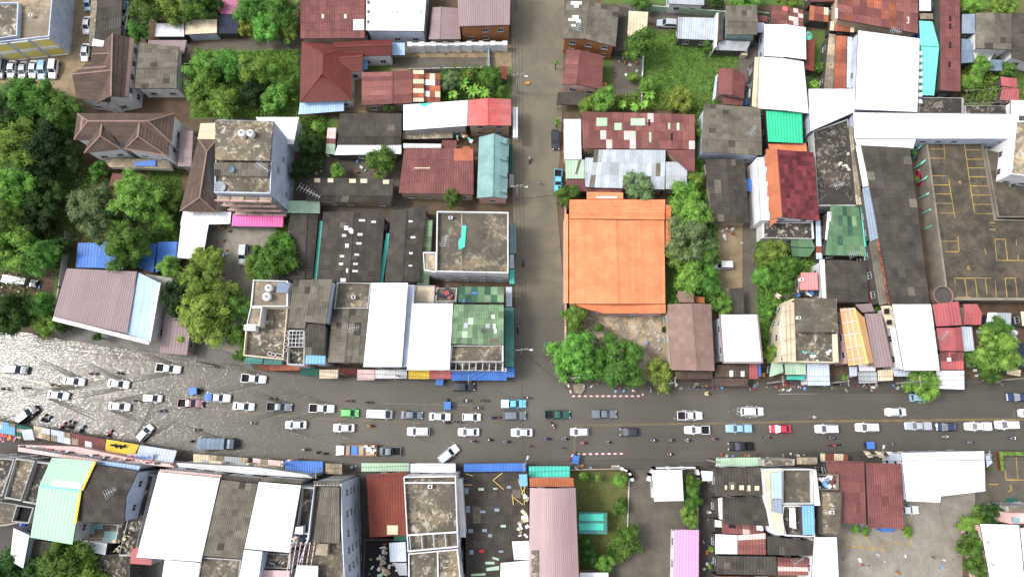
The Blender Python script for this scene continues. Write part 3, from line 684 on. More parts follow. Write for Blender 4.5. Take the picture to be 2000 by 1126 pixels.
def pole(px, py, label, h=9, arms=((0, 2.2),), lampdir=None):
    b = P(px, py, 0); t = thing('utility_pole', label, 'utility pole', b, 'concrete utility poles')
    m = MB(); m.cyl(b, .2, .12, 0, h, 8); m.build('pole', 'polegrey', t)
    for k, (a, L) in enumerate(arms):
        c, s_ = math.cos(rad(a)), math.sin(rad(a)); z = h-.4-.6*k; m = MB(); m.bar(b+Vector((-c*L/2, -s_*L/2, z)), b+Vector((c*L/2, s_*L/2, z)), .12); m.build('crossarm', 'polegrey', t)
        for f in (-.45, 0, .45): m = MB(); q = b+Vector((c*L*f, s_*L*f, z)); m.cyl(q, .07, .05, z+.06, z+.3, 6); m.build('insulator', 'whiteold', t)
    if lampdir is not None: lamp_arm(t, b, h-1.6, lampdir)
    return b, h
def lamp_arm(t, b, h, a, L=1.5):
    c, s_ = math.cos(rad(a)), math.sin(rad(a)); e = b+Vector((c*L, s_*L, h+.5)); m = MB(); m.bar(b+Vector((0, 0, h)), e, .08); m.build('lamp_arm', 'polegrey', t)
    m = MB(); d = Vector((c, s_, 0)); u = Vector((-s_, c, 0))*.2; m.slab([e-u*.6, e+d*.7-u, e+d*.7+u, e+u*.6], .16); m.build('lamp_head', 'whiteold', t)
def cable(pts, label, sag=.5, r=.035, name='overhead_cable'):
    vs = []; fs = []; m = MB()
    for a, b in zip(pts, pts[1:]):
        prev = None
        for i in range(9):
            q = i/8; p = Vector(a)*(1-q)+Vector(b)*q; p.z -= sag*4*q*(1-q)
            if prev is not None: m.bar(prev, p, r*2)
            prev = p
    o = bpy.data.objects.new(name, mesh_data(name, m.v, m.f, ['wire'])); C.objects.link(o); o['label'] = label; o['category'] = 'cable'; o['group'] = 'overhead cables'
def fence(pix, h, mat, label, th=.18, name='boundary_wall', cat='wall', z0=0, posts_=True):
    pts = [P(x, y, h) for x, y in pix]; t = thing(name, label, cat, Vector((pts[0].x, pts[0].y, 0)))
    for a, b in zip(pts, pts[1:]):
        d = (b-a); L = d.length; d.normalize(); u = Vector((-d.y, d.x, 0))*th/2; n = max(1, round(L/2.6))
        for i in range(n):
            p, q = a+d*(L*i/n+.1), a+d*(L*(i+1)/n-.1); m = MB()
            pts4 = [(p-u)[:2], (q-u)[:2], (q+u)[:2], (p+u)[:2]]; m.prism(pts4, z0, [h-.1]*4); m.build('panel', mat, t)
        for i in range(n+1):
            p = a+d*(L*i/n); m = MB(); m.box(p.x-th*.8, p.y-th*.8, z0, p.x+th*.8, p.y+th*.8, h); m.build('post', mat, t)
def blockthing(name, label, cat, pix, z0, z1, mat, group=None, top=None):
    q = [P(x, y, z1) for x, y in pix]
    if not ccw(q): q = q[::-1]
    t = thing(name, label, cat, base_of(q), group)
    m = MB(); m.prism(q, z0, [z1-.08]*len(q)); m.build('sides', mat, t)
    m = MB(); m.prism(inset(q, -.06), z1-.079, [z1]*len(q)); m.build('top', top or mat, t)
    return t
def parasol(px, py, label, r=1.1, mat='blue', h=2.3):
    p = P(px, py, h); t = thing('parasol', label, 'parasol', Vector((p.x, p.y, 0))); n = 8
    vs = [Vector((p.x, p.y, h+.3))]+[Vector((p.x+r*math.cos(i*math.pi/4), p.y+r*math.sin(i*math.pi/4), h-.1)) for i in range(n)]
    part('canopy', vs, [(0, 1+i, 1+(i+1) % n) for i in range(n)], mat, t); m = MB(); m.cyl(p, .04, .04, 0, h+.25, 6); m.build('pole', 'metal', t)
def kerb(pix, label, z=.32):
    pts = [P(x, y, 0) for x, y in pix]; t = thing('kerb', label, 'kerb', Vector(pts[0])); i = 0
    for a, b in zip(pts, pts[1:]):
        d = b-a; L = d.length; d.normalize(); n = max(1, round(L/.62)); u = Vector((-d.y, d.x, 0))*.16
        for k in range(n):
            p, q = a+d*(L*k/n+.015), a+d*(L*(k+1)/n-.015); m = MB(); m.prism([(p-u)[:2], (q-u)[:2], (q+u)[:2], (p+u)[:2]], 0, [z]*4); m.build('kerb_stone', 'paintwhite' if i % 2 else 'kerbred', t); i += 1
def clutter(pix, h, label, n=14, mats=('whiteold','lightgrey','wallbrown','skyblue','rust','oldtile','stainlight'), smin=.25, smax=.9):
    """a heap of boards, crates and sheets lying in a yard or on a roof"""
    x0, y0, x1, y1 = pix; c = P((x0+x1)/2, (y0+y1)/2, h); t = thing('scrap_heap', label, 'clutter', Vector((c.x, c.y, h)))
    for i in range(n):
        p = P(R.uniform(x0, x1), R.uniform(y0, y1), h); a = R.uniform(0, 3.14); L, Wd, Hh = R.uniform(smin, smax)*1.4, R.uniform(smin, smax), R.uniform(.08, .5); m = MB()
        ax = Vector((math.cos(a), math.sin(a))); bx_ = Vector((-ax.y, ax.x)); c2 = Vector((p.x, p.y))
        m.prism([c2-ax*L/2-bx_*Wd/2, c2+ax*L/2-bx_*Wd/2, c2+ax*L/2+bx_*Wd/2, c2-ax*L/2+bx_*Wd/2], h, [h+Hh+R.uniform(0, .1) for _ in range(4)])
        m.build(R.choice(['board', 'crate', 'sheet']), R.choice(mats), t)
def foam(pts_w, label):
    pass
# ================================================================ SETTING
sheet('ground', None, -.02, 'soil', poly=[(-320,-220),(320,-220),(320,330),(-320,330)])
STREET = [(-260,590),(0,640),(120,664),(300,692),(420,712),(500,728),(690,742),(1008,744),(1105,746),(1112,770),(1255,772),(1600,766),(2300,760),(2300,872),(2000,880),(1700,884),(1500,890),(1390,900),(1225,892),(1110,906),(1000,908),(700,908),(480,896),(340,880),(0,822),(-260,780)]
road = STREET[:]
sheet('road', road, .0, 'asphalt'); sheet('lane', [(1006,-60),(1103,-60),(1098,180),(1088,400),(1104,600),(1104,760),(1006,760)], .004, 'asphalt')
WATER = [(-260,590),(0,640),(120,662),(300,688),(420,708),(500,722),(690,738),(1003,740),(1006,600),(1000,300),(998,-60),(1104,-60),(1100,180),(1088,400),(1104,600),(1108,746),(1250,752),(1600,752),(2300,748),(2300,872),(2000,882),(1600,888),(1390,900),(1110,908),(700,912),(480,900),(340,884),(0,826),(-260,786)]
sheet('flood_water', WATER, .12, 'water')
def marks(name, lines, mat, wd, z=.012):
    vs = []; fs = []
    for l in lines: strip(vs, fs, l, wd, z)
    o = bpy.data.objects.new(name, mesh_data(name, vs, fs, [mat])); C.objects.link(o); o['kind'] = 'structure'
marks('centre_line', [[(-100,712),(0,731),(100,751),(200,771),(260,781),(350,793),(484,805),(600,815),(800,824),(922,829)],[(1122,830),(1200,829),(1400,826),(1600,822),(2000,818),(2200,816)]], 'paintyellow', .42)
marks('stop_line', [[(919,770),(919,826)],[(1122,833),(1122,884)]], 'paintyellow', .4)
marks('lane_line', [[(750,787),(915,791)],[(1520,769),(1690,766)],[(578,847),(590,848)],[(598,850),(608,851)],[(634,852),(644,853)],[(668,854),(678,855)],[(704,856),(712,857)],[(878,863),(888,863)]], 'paintwhite', .18)
sheet('pavement', [(1112,744),(1104,748),(1116,768),(1600,762),(2300,756),(2300,735),(1600,745)], .10, 'walldark')
sheet('footpath', [(690,912),(1110,908),(1225,894),(1390,902),(1600,890),(2000,884),(2300,878),(2300,892),(2000,892),(1600,902),(1390,915),(1110,916),(690,920)], .11, 'walldark')
# yards and gardens
sheet('pavement', [(100,640),(320,640),(480,700),(500,722),(420,709),(300,689),(120,663)], .124, 'paving')
sheet('pavement', [(-260,786),(0,826),(340,884),(480,900),(700,912),(700,935),(340,915),(-260,860)], .125, 'walldark')
sheet('earth_yard', [(-60,-60),(190,-60),(185,120),(150,190),(-60,190)], .01, 'dirt')
sheet('garden_soil', [(200,160),(380,160),(370,240),(200,240)], .012, 'mud')
sheet('garden_lawn', [(380,98),(585,98),(585,232),(370,232)], .014, 'grassland')
sheet('dirt_path', [(420,76),(585,76),(585,99),(380,99)], .016, 'yard')
sheet('jungle_floor', [(-60,150),(150,190),(145,400),(140,520),(100,620),(-60,640)], .018, 'grassland')
sheet('garden_earth', [(140,300),(350,300),(350,520),(140,520)], .012, 'mud')
sheet('garden_lawn', [(290,330),(356,330),(350,480),(290,480)], .016, 'grassland')
sheet('earth_yard', [(0,530),(110,530),(100,600),(0,600)], .024, 'mud')
sheet('concrete_yard', [(400,430),(565,440),(560,560),(480,700),(400,700),(330,690),(340,560)], .012, 'yardlight')
sheet('grass_patch', [(535,430),(580,415),(575,470),(545,480)], .02, 'grassland')
sheet('concrete_yard', [(585,290),(800,290),(800,410),(560,420)], .012, 'yard')
sheet('garden_soil', [(585,228),(660,228),(660,300),(585,300)], .02, 'grassland')
sheet('dirt_yard', [(714,78),(1000,88),(1000,135),(714,140)], .012, 'dirt')
sheet('concrete_yard', [(714,112),(950,112),(950,134),(714,134)], .016, 'yard')
sheet('grass_patch', [(723,123),(764,123),(764,139),(723,139)], .022, 'grassland')
sheet('garden_soil', [(686,130),(714,130),(714,220),(662,220),(662,198),(686,198)], .02, 'dirt')
sheet('garden_soil', [(860,135),(998,130),(998,200),(860,200)], .014, 'grassland')
sheet('field', [(1180,60),(1460,60),(1470,240),(1370,420),(1310,400),(1370,215),(1130,215)], .012, 'grassland')
sheet('dirt_yard', [(1195,95),(1260,110),(1258,200),(1195,200)], .018, 'yard')
sheet('asphalt_drive', [(1205,8),(1420,16),(1420,36),(1205,30)], .018, 'asphalt')
sheet('asphalt_drive', [(1278,28),(1322,28),(1320,64),(1280,58)], .024, 'asphalt')
sheet('concrete_yard', [(1440,78),(1492,78),(1480,190),(1440,190)], .02, 'yard')
sheet('garden_soil', [(1305,300),(1385,300),(1410,600),(1300,640)], .016, 'grassland')
sheet('dirt_yard', [(1395,440),(1450,440),(1450,565),(1395,565)], .02, 'dirt')
sheet('side_road', [(1452,430),(1480,300),(1500,430),(1475,470),(1476,620),(1452,620)], .022, 'yard')
sheet('grass_verge', [(1476,460),(1600,460),(1560,560),(1520,700),(1495,700),(1475,600)], .014, 'grassland')
sheet('concrete_yard', [(1104,612),(1306,612),(1306,745),(1110,745)], .012, 'stainlight')
sheet('garden_soil', [(1880,590),(2010,590),(2010,748),(1880,748)], .014, 'mud')
sheet('grass_patch', [(1880,60),(2010,110),(2010,200),(1876,215)], .014, 'grassland')
sheet('grass_patch', [(1575,60),(1640,60),(1620,190),(1575,190)], .016, 'grassland')
sheet('grass_verge', [(1180,-60),(1640,-60),(1640,12),(1180,8)], .014, 'grassland')
sheet('grass_verge', [(1878,-60),(2060,-60),(2060,24),(1878,26)], .014, 'drygrass')
sheet('driveway', [(1226,905),(1400,905),(1392,1170),(1190,1170),(1195,1060),(1228,1040)], .02, 'yard')
sheet('garden_lawn', [(1118,920),(1228,920),(1226,1080),(1190,1170),(1125,1170)], .016, 'drygrass')
sheet('alley', [(1366,900),(1400,900),(1398,1170),(1366,1170)], .026, 'walldark')
sheet('concrete_yard', [(1600,940),(1905,940),(1900,1128),(1600,1128)], .02, 'yardlight')
sheet('parking_yard', [(1905,886),(2200,886),(2200,1020),(1905,1000)], .018, 'yard')
sheet('garden_soil', [(1880,990),(2100,990),(2100,1170),(1880,1170)], .03, 'mud')
sheet('earth_yard', [(1500,740),(1880,735),(1880,768),(1500,768)], .106, 'walldark')
sheet('backyard', [(-60,880),(700,905),(700,1180),(-60,1180)], .008, 'walldark')
sheet('backyard', [(700,915),(1110,915),(1110,1180),(700,1180)], .01, 'walldark')
weeds([(1260,60),(1330,60),(1445,100),(1440,140),(1395,205),(1370,300),(1330,215),(1240,200)], 26000, 'l_fresh', 'bright green weeds and long grass filling the open plot', seed=3)
weeds([(430,100),(584,99),(582,228),(380,228)], 14000, 'l_fresh', 'thick green undergrowth in the plot left of the red hip roof', seed=4)
weeds([(290,330),(354,340),(350,480),(290,480)], 5000, 'l_fresh', 'bright green grass between the trees and the white car port', seed=5)
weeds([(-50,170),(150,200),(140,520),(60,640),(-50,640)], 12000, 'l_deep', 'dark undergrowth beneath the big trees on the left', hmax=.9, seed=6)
weeds([(1476,470),(1540,470),(1520,560),(1510,700),(1480,700)], 6000, 'l_mid', 'green creepers on the verge beside the side road', seed=7)
weeds([(1120,922),(1226,922),(1224,1060),(1190,1126),(1128,1126)], 2500, 'l_light', 'patchy lawn beside the mauve barrel roof', size=.2, hmax=.2, seed=8)
weeds([(1310,320),(1360,320),(1400,590),(1310,620)], 6000, 'l_mid', 'undergrowth between the orange roof and the dirt yard', seed=9)
weeds([(535,430),(578,415),(572,470),(545,478)], 1500, 'l_fresh', 'bright grass patch beside the pink awning', seed=10)
weeds([(1880,70),(2000,120),(2000,190),(1880,210)], 4000, 'l_mid', 'weeds behind the long maroon shed', seed=12)
weeds([(723,124),(763,124),(763,138),(723,138)], 500, 'l_fresh', 'small square lawn inside the walled yard', size=.15, hmax=.15, seed=13)

def thicket(pix, n, leaf, label, seed): weeds(pix, n, leaf, label, size=.42, hmax=2.2, seed=seed)
thicket([(380,102),(584,100),(583,230),(378,228)], 9000, 'l_light', 'tangled bushes filling the gaps of the bamboo thicket', 21)
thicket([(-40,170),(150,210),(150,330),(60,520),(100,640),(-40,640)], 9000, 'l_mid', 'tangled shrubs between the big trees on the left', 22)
thicket([(1305,330),(1375,330),(1400,440),(1395,600),(1310,600)], 9000, 'l_fresh', 'vines and shrubs along the orange roofed house', 23)
thicket([(1476,462),(1600,500),(1560,570),(1515,690),(1488,700)], 8000, 'l_light', 'vines and shrubs beside the side road', 24)
thicket([(1106,620),(1165,660),(1230,740),(1300,745),(1110,745)], 5000, 'l_mid', 'shrubs along the street side of the walled yard', 25)
thicket([(1360,210),(1372,215),(1375,430),(1310,430),(1345,340)], 4000, 'l_fresh', 'shrubs along the rusty factory wall', 26)
thicket([(140,320),(220,330),(350,390),(350,520),(140,470)], 6000, 'l_mid', 'garden shrubs between villa and blue roofs', 27)
thicket([(280,0),(585,0),(585,72),(480,66),(470,0),(428,0),(428,36),(300,42)], 6000, 'l_light', 'shrubs behind the huts at the top edge', 28)
thicket([(1130,205),(1160,190),(1330,180),(1370,215),(1130,216)], 4000, 'l_light', 'shrubs at the lower edge of the green field', 29)
thicket([(860,136),(975,132),(996,195),(862,196)], 3500, 'l_mid', 'low shrubs in the banana grove', 30)
thicket([(586,230),(640,230),(636,340),(586,340)], 2500, 'l_mid', 'garden shrubs right of the tower', 31)
thicket([(1878,120),(1960,140),(2000,200),(1880,200)], 3000, 'l_light', 'shrubs among the sheds at the far right', 32)
thicket([(1890,985),(1945,985),(1960,1000),(1940,1130),(1890,1130),(1898,1040)], 3500, 'l_light', 'shrubs along the white pink roof', 33)

# ================================================================ BUILDINGS, top left
b = FL('yellow banded three storey block with pale blue side wall in the top left corner', [(-70,-60),(107,-60),(96,71),(-70,90)], 7.5, 'stainlight', 'wallblue', dens=9, win=False)
for i, (z0, z1) in enumerate(((.3,3.3),(3.8,6.8))):
    o = ORG[b]; A = P(-70,90,0+7.5); B = P(96,71,7.5)
    for k in range(4):
        u0, u1 = k/4+.02, (k+1)/4-.02; a_ = A.lerp(B, u0); b_ = A.lerp(B, u1); d = (b_-a_).normalized(); nn = Vector((d.y, -d.x, 0))*.06
        part('facade_panel', [Vector((a_.x, a_.y, z0))+nn, Vector((b_.x, b_.y, z0))+nn, Vector((b_.x, b_.y, z1))+nn, Vector((a_.x, a_.y, z1))+nn], [(0,1,2,3)], 'paleyellow', b)
        for z in (z0, z1): m = MB(); m.bar(Vector((a_.x, a_.y, z))+nn*1.5, Vector((b_.x, b_.y, z))+nn*1.5, .25); m.build('ledge', 'white', b)
FL('dark stained lower wing left of the yellow banded block', [(-70,5),(36,5),(33,70),(-70,84)], 7.9, 'stain', 'wallblue', win=False)
SH('long dark roofed car port beside the row of white cars at the top left', [(195,-50),(242,-50),(236,74),(186,90)], 3.2, 'darktile', None, name='car_port', cat='car port', su=3, sv=3)
SH('narrow dry brown strip roof along the dark car port', [(180,-50),(194,-50),(185,88),(174,92)], 2.8, 'stainlight', None, name='lean_to', cat='lean-to')
hk = dict(su=60, sv=.9, wave=.45, amp=.03)
b = GB('brown hip roofed villa with crossing ridges beside the parking row', [(206,78),(190,202),(250,190),(262,76)], [(220,66),(217,188)], 6.2, 8.4, 'browntile', 'wallwhite', cap='pinktile', **hk)
GB(None, [(215,123),(168,125),(150,192),(215,200)], [(218,138),(141,146)], 6.3, 8.2, 'browntile', 'wallwhite', root=b, cap='pinktile', **hk)
GB(None, [(216,92),(180,92),(176,126),(216,128)], [(216,105),(180,106)], 6.3, 7.6, 'browntile', 'wallwhite', root=b, cap='pinktile', win=False, **hk)
b = SH('small scalloped white porch roof tucked behind the brown villa', [(182,76),(204,80),(202,92),(180,90)], 4, 'whiteold', None, name='porch', cat='porch')
b = GB('grey brown gabled house with a dark red side strip beside the brown villa', [(350,92),(272,84),(263,173),(345,173)], [(347,132),(267,134)], 5.2, 6, 'oldtile', 'wallwhite', su=1.6, sv=1.3)
SH('mauve annex roof behind the grey brown gabled house', [(290,79),(365,79),(360,106),(288,100)], 3.4, 'mauve', 'wallblue')
SH('little taupe shed roof beside the big bamboo thicket', [(357,94),(384,94),(384,126),(354,126)], 2.8, 'browntile', 'walldark', name='shed', cat='shed')
SH('white roofed hut among the trees at the top left', [(305,46),(360,46),(360,72),(303,72)], 3, 'white', 'walldark', name='shed', cat='shed')
SH('cream roofed hut next to the white roofed hut', [(363,40),(424,38),(424,65),(362,68)], 3, 'cream', 'wallblue', name='shed', cat='shed')
SH('pink sheet roof among trees at the top edge', [(432,-40),(471,-40),(470,28),(431,28)], 3, 'rose', 'walldark', name='shed', cat='shed')
SH('dark navy roof just below the pink sheet roof', [(429,29),(468,29),(464,66),(425,66)], 2.6, 'navy', 'walldark', name='shed', cat='shed')
# villa of the hips
hk2 = dict(su=60, sv=.8, wave=.45, amp=.03)
b = GB('large white villa under brown hip roofs with two front hips', [(152,222),(341,222),(334,278),(145,273)][::1], [(172,237),(290,237)], 8.6, 11, 'browntile', 'wallwhite', hip=True, cap='pinktile', **hk2)
GB(None, [(185,250),(165,299),(237,291),(222,250)], [(200,239),(196,266)], 8.5, 10.6, 'browntile', 'wallwhite', root=b, hip=True, cap='pinktile', **hk2)
GB(None, [(256,250),(243,292),(328,306),(330,255)], [(273,239),(270,267)], 8.5, 10.8, 'browntile', 'wallwhite', root=b, hip=True, cap='pinktile', **hk2)
blockthing('balcony_terrace', 'white railed balcony terrace along the front of the hip roofed villa', 'balcony', [(200,308),(330,312),(334,330),(215,326)], 3, 4.2, 'wallwhite', top='stainlight')
blockthing('tarpaulin_box', 'bright blue tarpaulin spread on the villa balcony', 'tarpaulin', [(264,317),(303,312),(303,324),(264,324)], 4.2, 4.5, 'blue')
SH('narrow brown roof between the villa and the grey tower', [(352,254),(378,256),(374,326),(348,325)], 5.5, 'mauve', 'wallgrey')
SH('reddish lean-to roof at the foot of the villa stairs', [(220,338),(246,340),(240,362),(213,364)], 2.6, 'maroon', None, name='lean_to', cat='lean-to')
# tower and its neighbours
b = SH('pale weathered sheet roof behind the grey concrete tower', [(392,241),(426,240),(424,272),(386,272)], 6, 'cream', 'walltan')
b = GB('long brown gabled house wrapping the left side of the concrete tower', [(388,272),(352,412),(422,414),(426,270)], [(404,296),(390,386)], 5.8, 8, 'browntile', 'walltan', hip=True, cap='pinktile', **hk2)
b = SH('bright white sheet roof directly behind the concrete tower', [(500,229),(584,229),(574,282),(520,282)], 5, 'white', 'wallwhite')
t = FL('tall grey concrete tower with pink balconies facing the yard', [(424,234),(534,236),(528,378),(418,376)], 14.2, 'stain', 'wallblue', par=.5, name='tower_building', win=False)
SLOPES[t][0] = (Vector((0,0,13.7)), Vector((0,0,1)))
q = [P(419,317,14.9), P(525,318,14.9), P(524,345,14.3), P(418,343,14.3)]
slope(t, *q, 'oldtile', su=1.3, sv=1.2, wave=.5); deck(t, [q]); m = MB(); m.prism([v[:2] for v in (q[3], q[2], q[1], q[0])], 13.6, [14.1,14.1,14.6,14.6]); m.build('upper_wall', 'walltan', t)
q = [P(420,235,15.2), P(534,236,15.2), P(527,314,15.2), P(420,312,15.2)]; m = MB(); m.slab(q if ccw(q) else q[::-1], .35); m.build('upper_roof_slab', 'stain', t); m = MB(); m.prism(inset(q if ccw(q) else q[::-1], .5), 13.6, [14.84]*4); m.build('upper_wall', 'walltan', t)
A, B = P(419,380,14.2), P(529,382,14.2); d = (B-A).normalized(); nn = Vector((d.y, -d.x, 0))
for k in range(4):
    z = 13.2-3.1*k
    for j in range(4):
        a_ = A.lerp(B, j/4+.01); b_ = A.lerp(B, (j+1)/4-.01)
        m = MB(); m.prism([(a_+nn*0)[:2], (b_+nn*0)[:2], (b_+nn*1.1)[:2], (a_+nn*1.1)[:2]][::-1] if not ccw([a_, b_, b_+nn, a_+nn]) else [a_[:2], b_[:2], (b_+nn*1.1)[:2], (a_+nn*1.1)[:2]], z-.15, [z]*4); m.build('balcony_floor', 'stainlight', t)
        m = MB(); e = nn*1.1; zz = Vector((0,0,z+.85)); z2 = Vector((0,0,z+.1))
        m.bar(Vector((a_.x,a_.y,0))+e+zz, Vector((b_.x,b_.y,0))+e+zz, .14); m.bar(Vector((a_.x,a_.y,0))+e+z2, Vector((b_.x,b_.y,0))+e+z2, .14, .5)
        m.bar(Vector((a_.x,a_.y,z))+e, Vector((a_.x,a_.y,z+.9))+e, .14); m.build('balcony_rail', 'wallpink', t)
        if k: window(t, Vector(((a_.x+b_.x)/2, (a_.y+b_.y)/2, z+1.3)), math.atan2(nn.y, nn.x)-math.pi/2, 1.6, 1.7)
for k in range(1, 5):
    for j in range(4):
        if (k+j) % 3 != 0: continue
        a_ = P(534,236,14.2).lerp(P(528,378,14.2), .15+.22*j); window(t, Vector((a_.x+.0, a_.y, 13.4-2.9*k)), math.atan2(0, 1)-math.pi/2, 1.1, .8)
water_tank(470, 258, 15.2, 'white water tank on the tower roof, left of the pair'); water_tank(487, 258, 15.2, 'white water tank on the tower roof, right of the pair')
dish(429, 364, 13.7, 'large pale satellite dish in the corner of the tower terrace', r=1.1); dish(450, 330, 14.6, 'dark satellite dish on the corrugated tower roof', r=.7, mat='steelblue')
aerial(513, 326, 14.6, 'white television aerial over the corrugated tower roof', ang=-35)
SH('hot pink awning along the foot of the concrete tower', [(455,418),(554,420),(553,443),(453,441)], [3.6,3.6,3,3], 'hotpink', None, name='awning', cat='awning', su=2.2, sv=4, wave=.5)
b = SH('white L-shaped car port roof left of the pink awning', [(358,411),(452,414),(450,437),(352,440)], 3.2, 'white', None, name='car_port', cat='car port', su=3, sv=3)
SH(None, [(354,438),(408,438),(396,506),(346,504)], 3.2, 'white', None, root=b, su=3, sv=3)
blockthing('dark_porch', 'small navy tiled porch roof at the corner of the white car port', 'porch', [(399,392),(424,392),(426,410),(398,411)], 0, 3.8, 'walldark', top='navy')
SH('pale green corrugated lean-to right of the pink awning', [(563,392),(625,392),(625,417),(561,416)], 3, 'lightgreen', None, name='lean_to', cat='lean-to', su=1.6, sv=4, wave=.6)
# factory and left garden
b = SH('factory hall with a mauve sheet roof beside the flooded street', [(131,524),(268,530),(246,650),(104,620)], [7,7,6.2,6.2], 'mauve', 'wallwhite', cat='factory', name='factory_hall', su=1.5, sv=40, wave=.5)
SH(None, [(269,531),(312,552),(292,667),(247,651)], 6.2, 'paleblue', 'wallwhite', root=b, su=1.5, sv=40, wave=.9)
for a_, b_, w_ in (((268,531),(247,651),.3),((312,552),(292,667),.5),((104,622),(292,669),.8)): m = MB(); m.bar(P(*a_, 6.7), P(*b_, 6.7), w_, .25); m.build('roof_trim', 'whiteold' if w_ > .4 else 'mauve', b)
SH('small brown roof between the factory hall and the roadside tree', [(322,610),(376,612),(366,693),(312,690)], 3.4, 'mauve', 'walltan', su=2, sv=20)
blockthing('garden_shed', 'grey flat shed behind the mauve factory hall', 'shed', [(285,535),(340,543),(337,560),(300,556)], 0, 4, 'wallwhite', top='wallgrey')
SH('blue roofed shed with a light blue left edge behind the factory hall', [(153,474),(200,474),(196,523),(148,522)], 3, 'blue', 'walldark', name='shed', cat='shed')
SH('blue roof half hidden under the round tree', [(200,472),(268,476),(240,525),(186,523)], 3.2, 'blue', 'walldark', name='shed', cat='shed')
SH('blue tarpaulin roof right of the round tree', [(270,474),(306,476),(300,532),(264,520)], 3, 'blue', 'walldark', name='shed', cat='shed')
SH('narrow blue roof beside the white car port', [(308,472),(347,472),(344,516),(304,532)], 2.8, 'blue', 'walldark', name='shed', cat='shed')
fence([(127,452),(113,560),(104,622)], 2.2, 'wallgrey', 'grey garden wall running down to the mauve factory hall')
fence([(245,400),(238,440)], 2, 'wallgrey', 'short wall between two round garden trees')
# ---------------- top middle
b = SH('big maroon corrugated roof with one white sheet at the top edge', [(588,-50),(714,-50),(712,75),(587,76)], 5, 'maroon', 'walltan', su=1.1, sv=2.1, wave=.55)
patch(b, [(690,38,711,59)], 'white'); patch(b, [(628,28,633,36),(672,28,677,36)], 'cream')
b = SH('white corrugated roof between two red roofs at the top edge', [(716,-50),(836,-50),(828,61),(715,60)], 5.8, 'white', 'wallblue', su=3, sv=1.6, wave=.7)
patch(b, [(765,19,768,26),(773,19,776,26),(820,19,824,26)], 'lightgrey'); patch(b, [(717,1,722,8),(717,20,722,26),(717,40,721,46)], 'oldtile')
b = GB('L-shaped house under a red brown hip roof beside the light blue awning', [(590,82),(586,200),(687,196),(688,92)], [(631,107),(630,143)], 4.6, 6.8, 'darkred', 'wallwhite', hip=True, cap='brick', su=60, sv=.7, wave=.4, amp=.02)
GB(None, [(648,84),(765,78),(765,108),(660,112)], [(655,92),(765,88)], 4.7, 6.0, 'darkred', 'wallwhite', root=b, cap='brick', su=60, sv=.7, wave=.4, amp=.02)
GB(None, [(668,104),(709,102),(709,138),(668,142)], [(662,114),(709,110)], 4.6, 5.9, 'darkred', 'wallwhite', root=b, cap='brick', su=60, sv=.7, wave=.4, amp=.02)
SH('long light blue awning below the red brown hip roof', [(586,200),(672,198),(672,217),(583,224)], [3.3,3.3,2.8,2.8], 'paleblue', None, name='awning', cat='awning', su=1.6, sv=5, wave=.5)
SH('pale blue square awning at the end of the red hip roof wing', [(766,84),(791,84),(791,108),(766,108)], 3.2, 'paleblue', None, name='awning', cat='awning')
SH('tiny blue awning over the side door of the red hip roof', [(709,110),(718,110),(718,136),(709,136)], 2.8, 'skyblue', None, name='awning', cat='awning')
b = GB('low house with a streaked maroon roof and cream end sheets', [(707,142),(707,206),(805,202),(806,137)], [(767,140),(766,203)], 4.2, 5, 'oldmaroon', 'walltan', su=1.2, sv=6, wave=.5)
for k in range(7): SH(None, [(807,137+9*k),(828,137+9*k),(828,145+9*k),(807,145+9*k)], 4, 'cream' if k % 2 == 0 else 'rust', None if k else None, root=b, su=1.1, sv=3) if k in (0,6) else slope(b, P(807,137+9*k,4.1), P(828,137+9*k,4), P(828,146+9*k,4), P(807,146+9*k,4.1), 'cream' if k % 2 == 0 else 'rust', su=1.2, sv=3, wave=.4)
SH('patchwork shed of rusty and white sheets left of the banana grove', [(829,144),(860,144),(860,202),(829,200)], 3.2, 'rust', 'walldark', name='shed', cat='shed', su=1.3, sv=1.4, mix=(['cream','whiteold','oldmaroon'],.5))
b = SH('brown two storey house with a row of white windows beside the lane', [(890,-50),(998,-50),(996,49),(898,52)], [8.1,8.1,7.3,7.3], 'mauve', 'wallbrown', su=1.5, sv=20, wave=.5)
b = GB('mauve lower roof left of the brown house with white windows', [(845,15),(838,77),(900,77),(895,17)], [(861,14),(858,77)], 4, 4.6, 'mauve', 'walltan', su=1.5, sv=9, wave=.5)
fence([(800,86),(986,84)], 3, 'wallwhite', 'stained white boundary wall in front of the brown house', th=.7)
fence([(800,134),(940,131)], 1.6, 'wallgrey', 'low wall between the dirt yard and the banana grove')
fence([(954,92),(955,128)], 1.8, 'bluegrey', 'blue grey gate posts across the dirt yard', th=.3, name='yard_gate', cat='gate')
SH('brick red shed roof at the lane end of the banana grove', [(976,130),(990,130),(990,156),(981,155)], 2.6, 'brick', 'walldark', name='shed', cat='shed')
b = SH('white roofed hall above the green awning with a teal tarpaulin at its ridge', [(788,205),(914,196),(912,246),(788,255)], [6.4,6.4,6,6], 'white', 'wallgrey', su=2.4, sv=20)
patch(b, [[(818,203),(844,200),(828,209)]], 'teal', 'tarpaulin')
b = GB('shop with a faded red gable roof at the lane beside the tall white sign', [(915,196),(913,246),(998,246),(998,194)], [(952,192),(953,245)], 6.2, 7.3, 'redfade', 'walltan', su=1.2, sv=5, wave=.4)
blockthing('sign_board', 'tall white sign board hanging over the lane beside the red roof', 'sign', [(1002,210),(1011,210),(1011,268),(1002,268)], 3, 4.6, 'white')
SH('green strip awning under the white roofed hall', [(815,252),(905,248),(905,253),(815,258)], 3.2, 'greenold', None, name='awning', cat='awning')
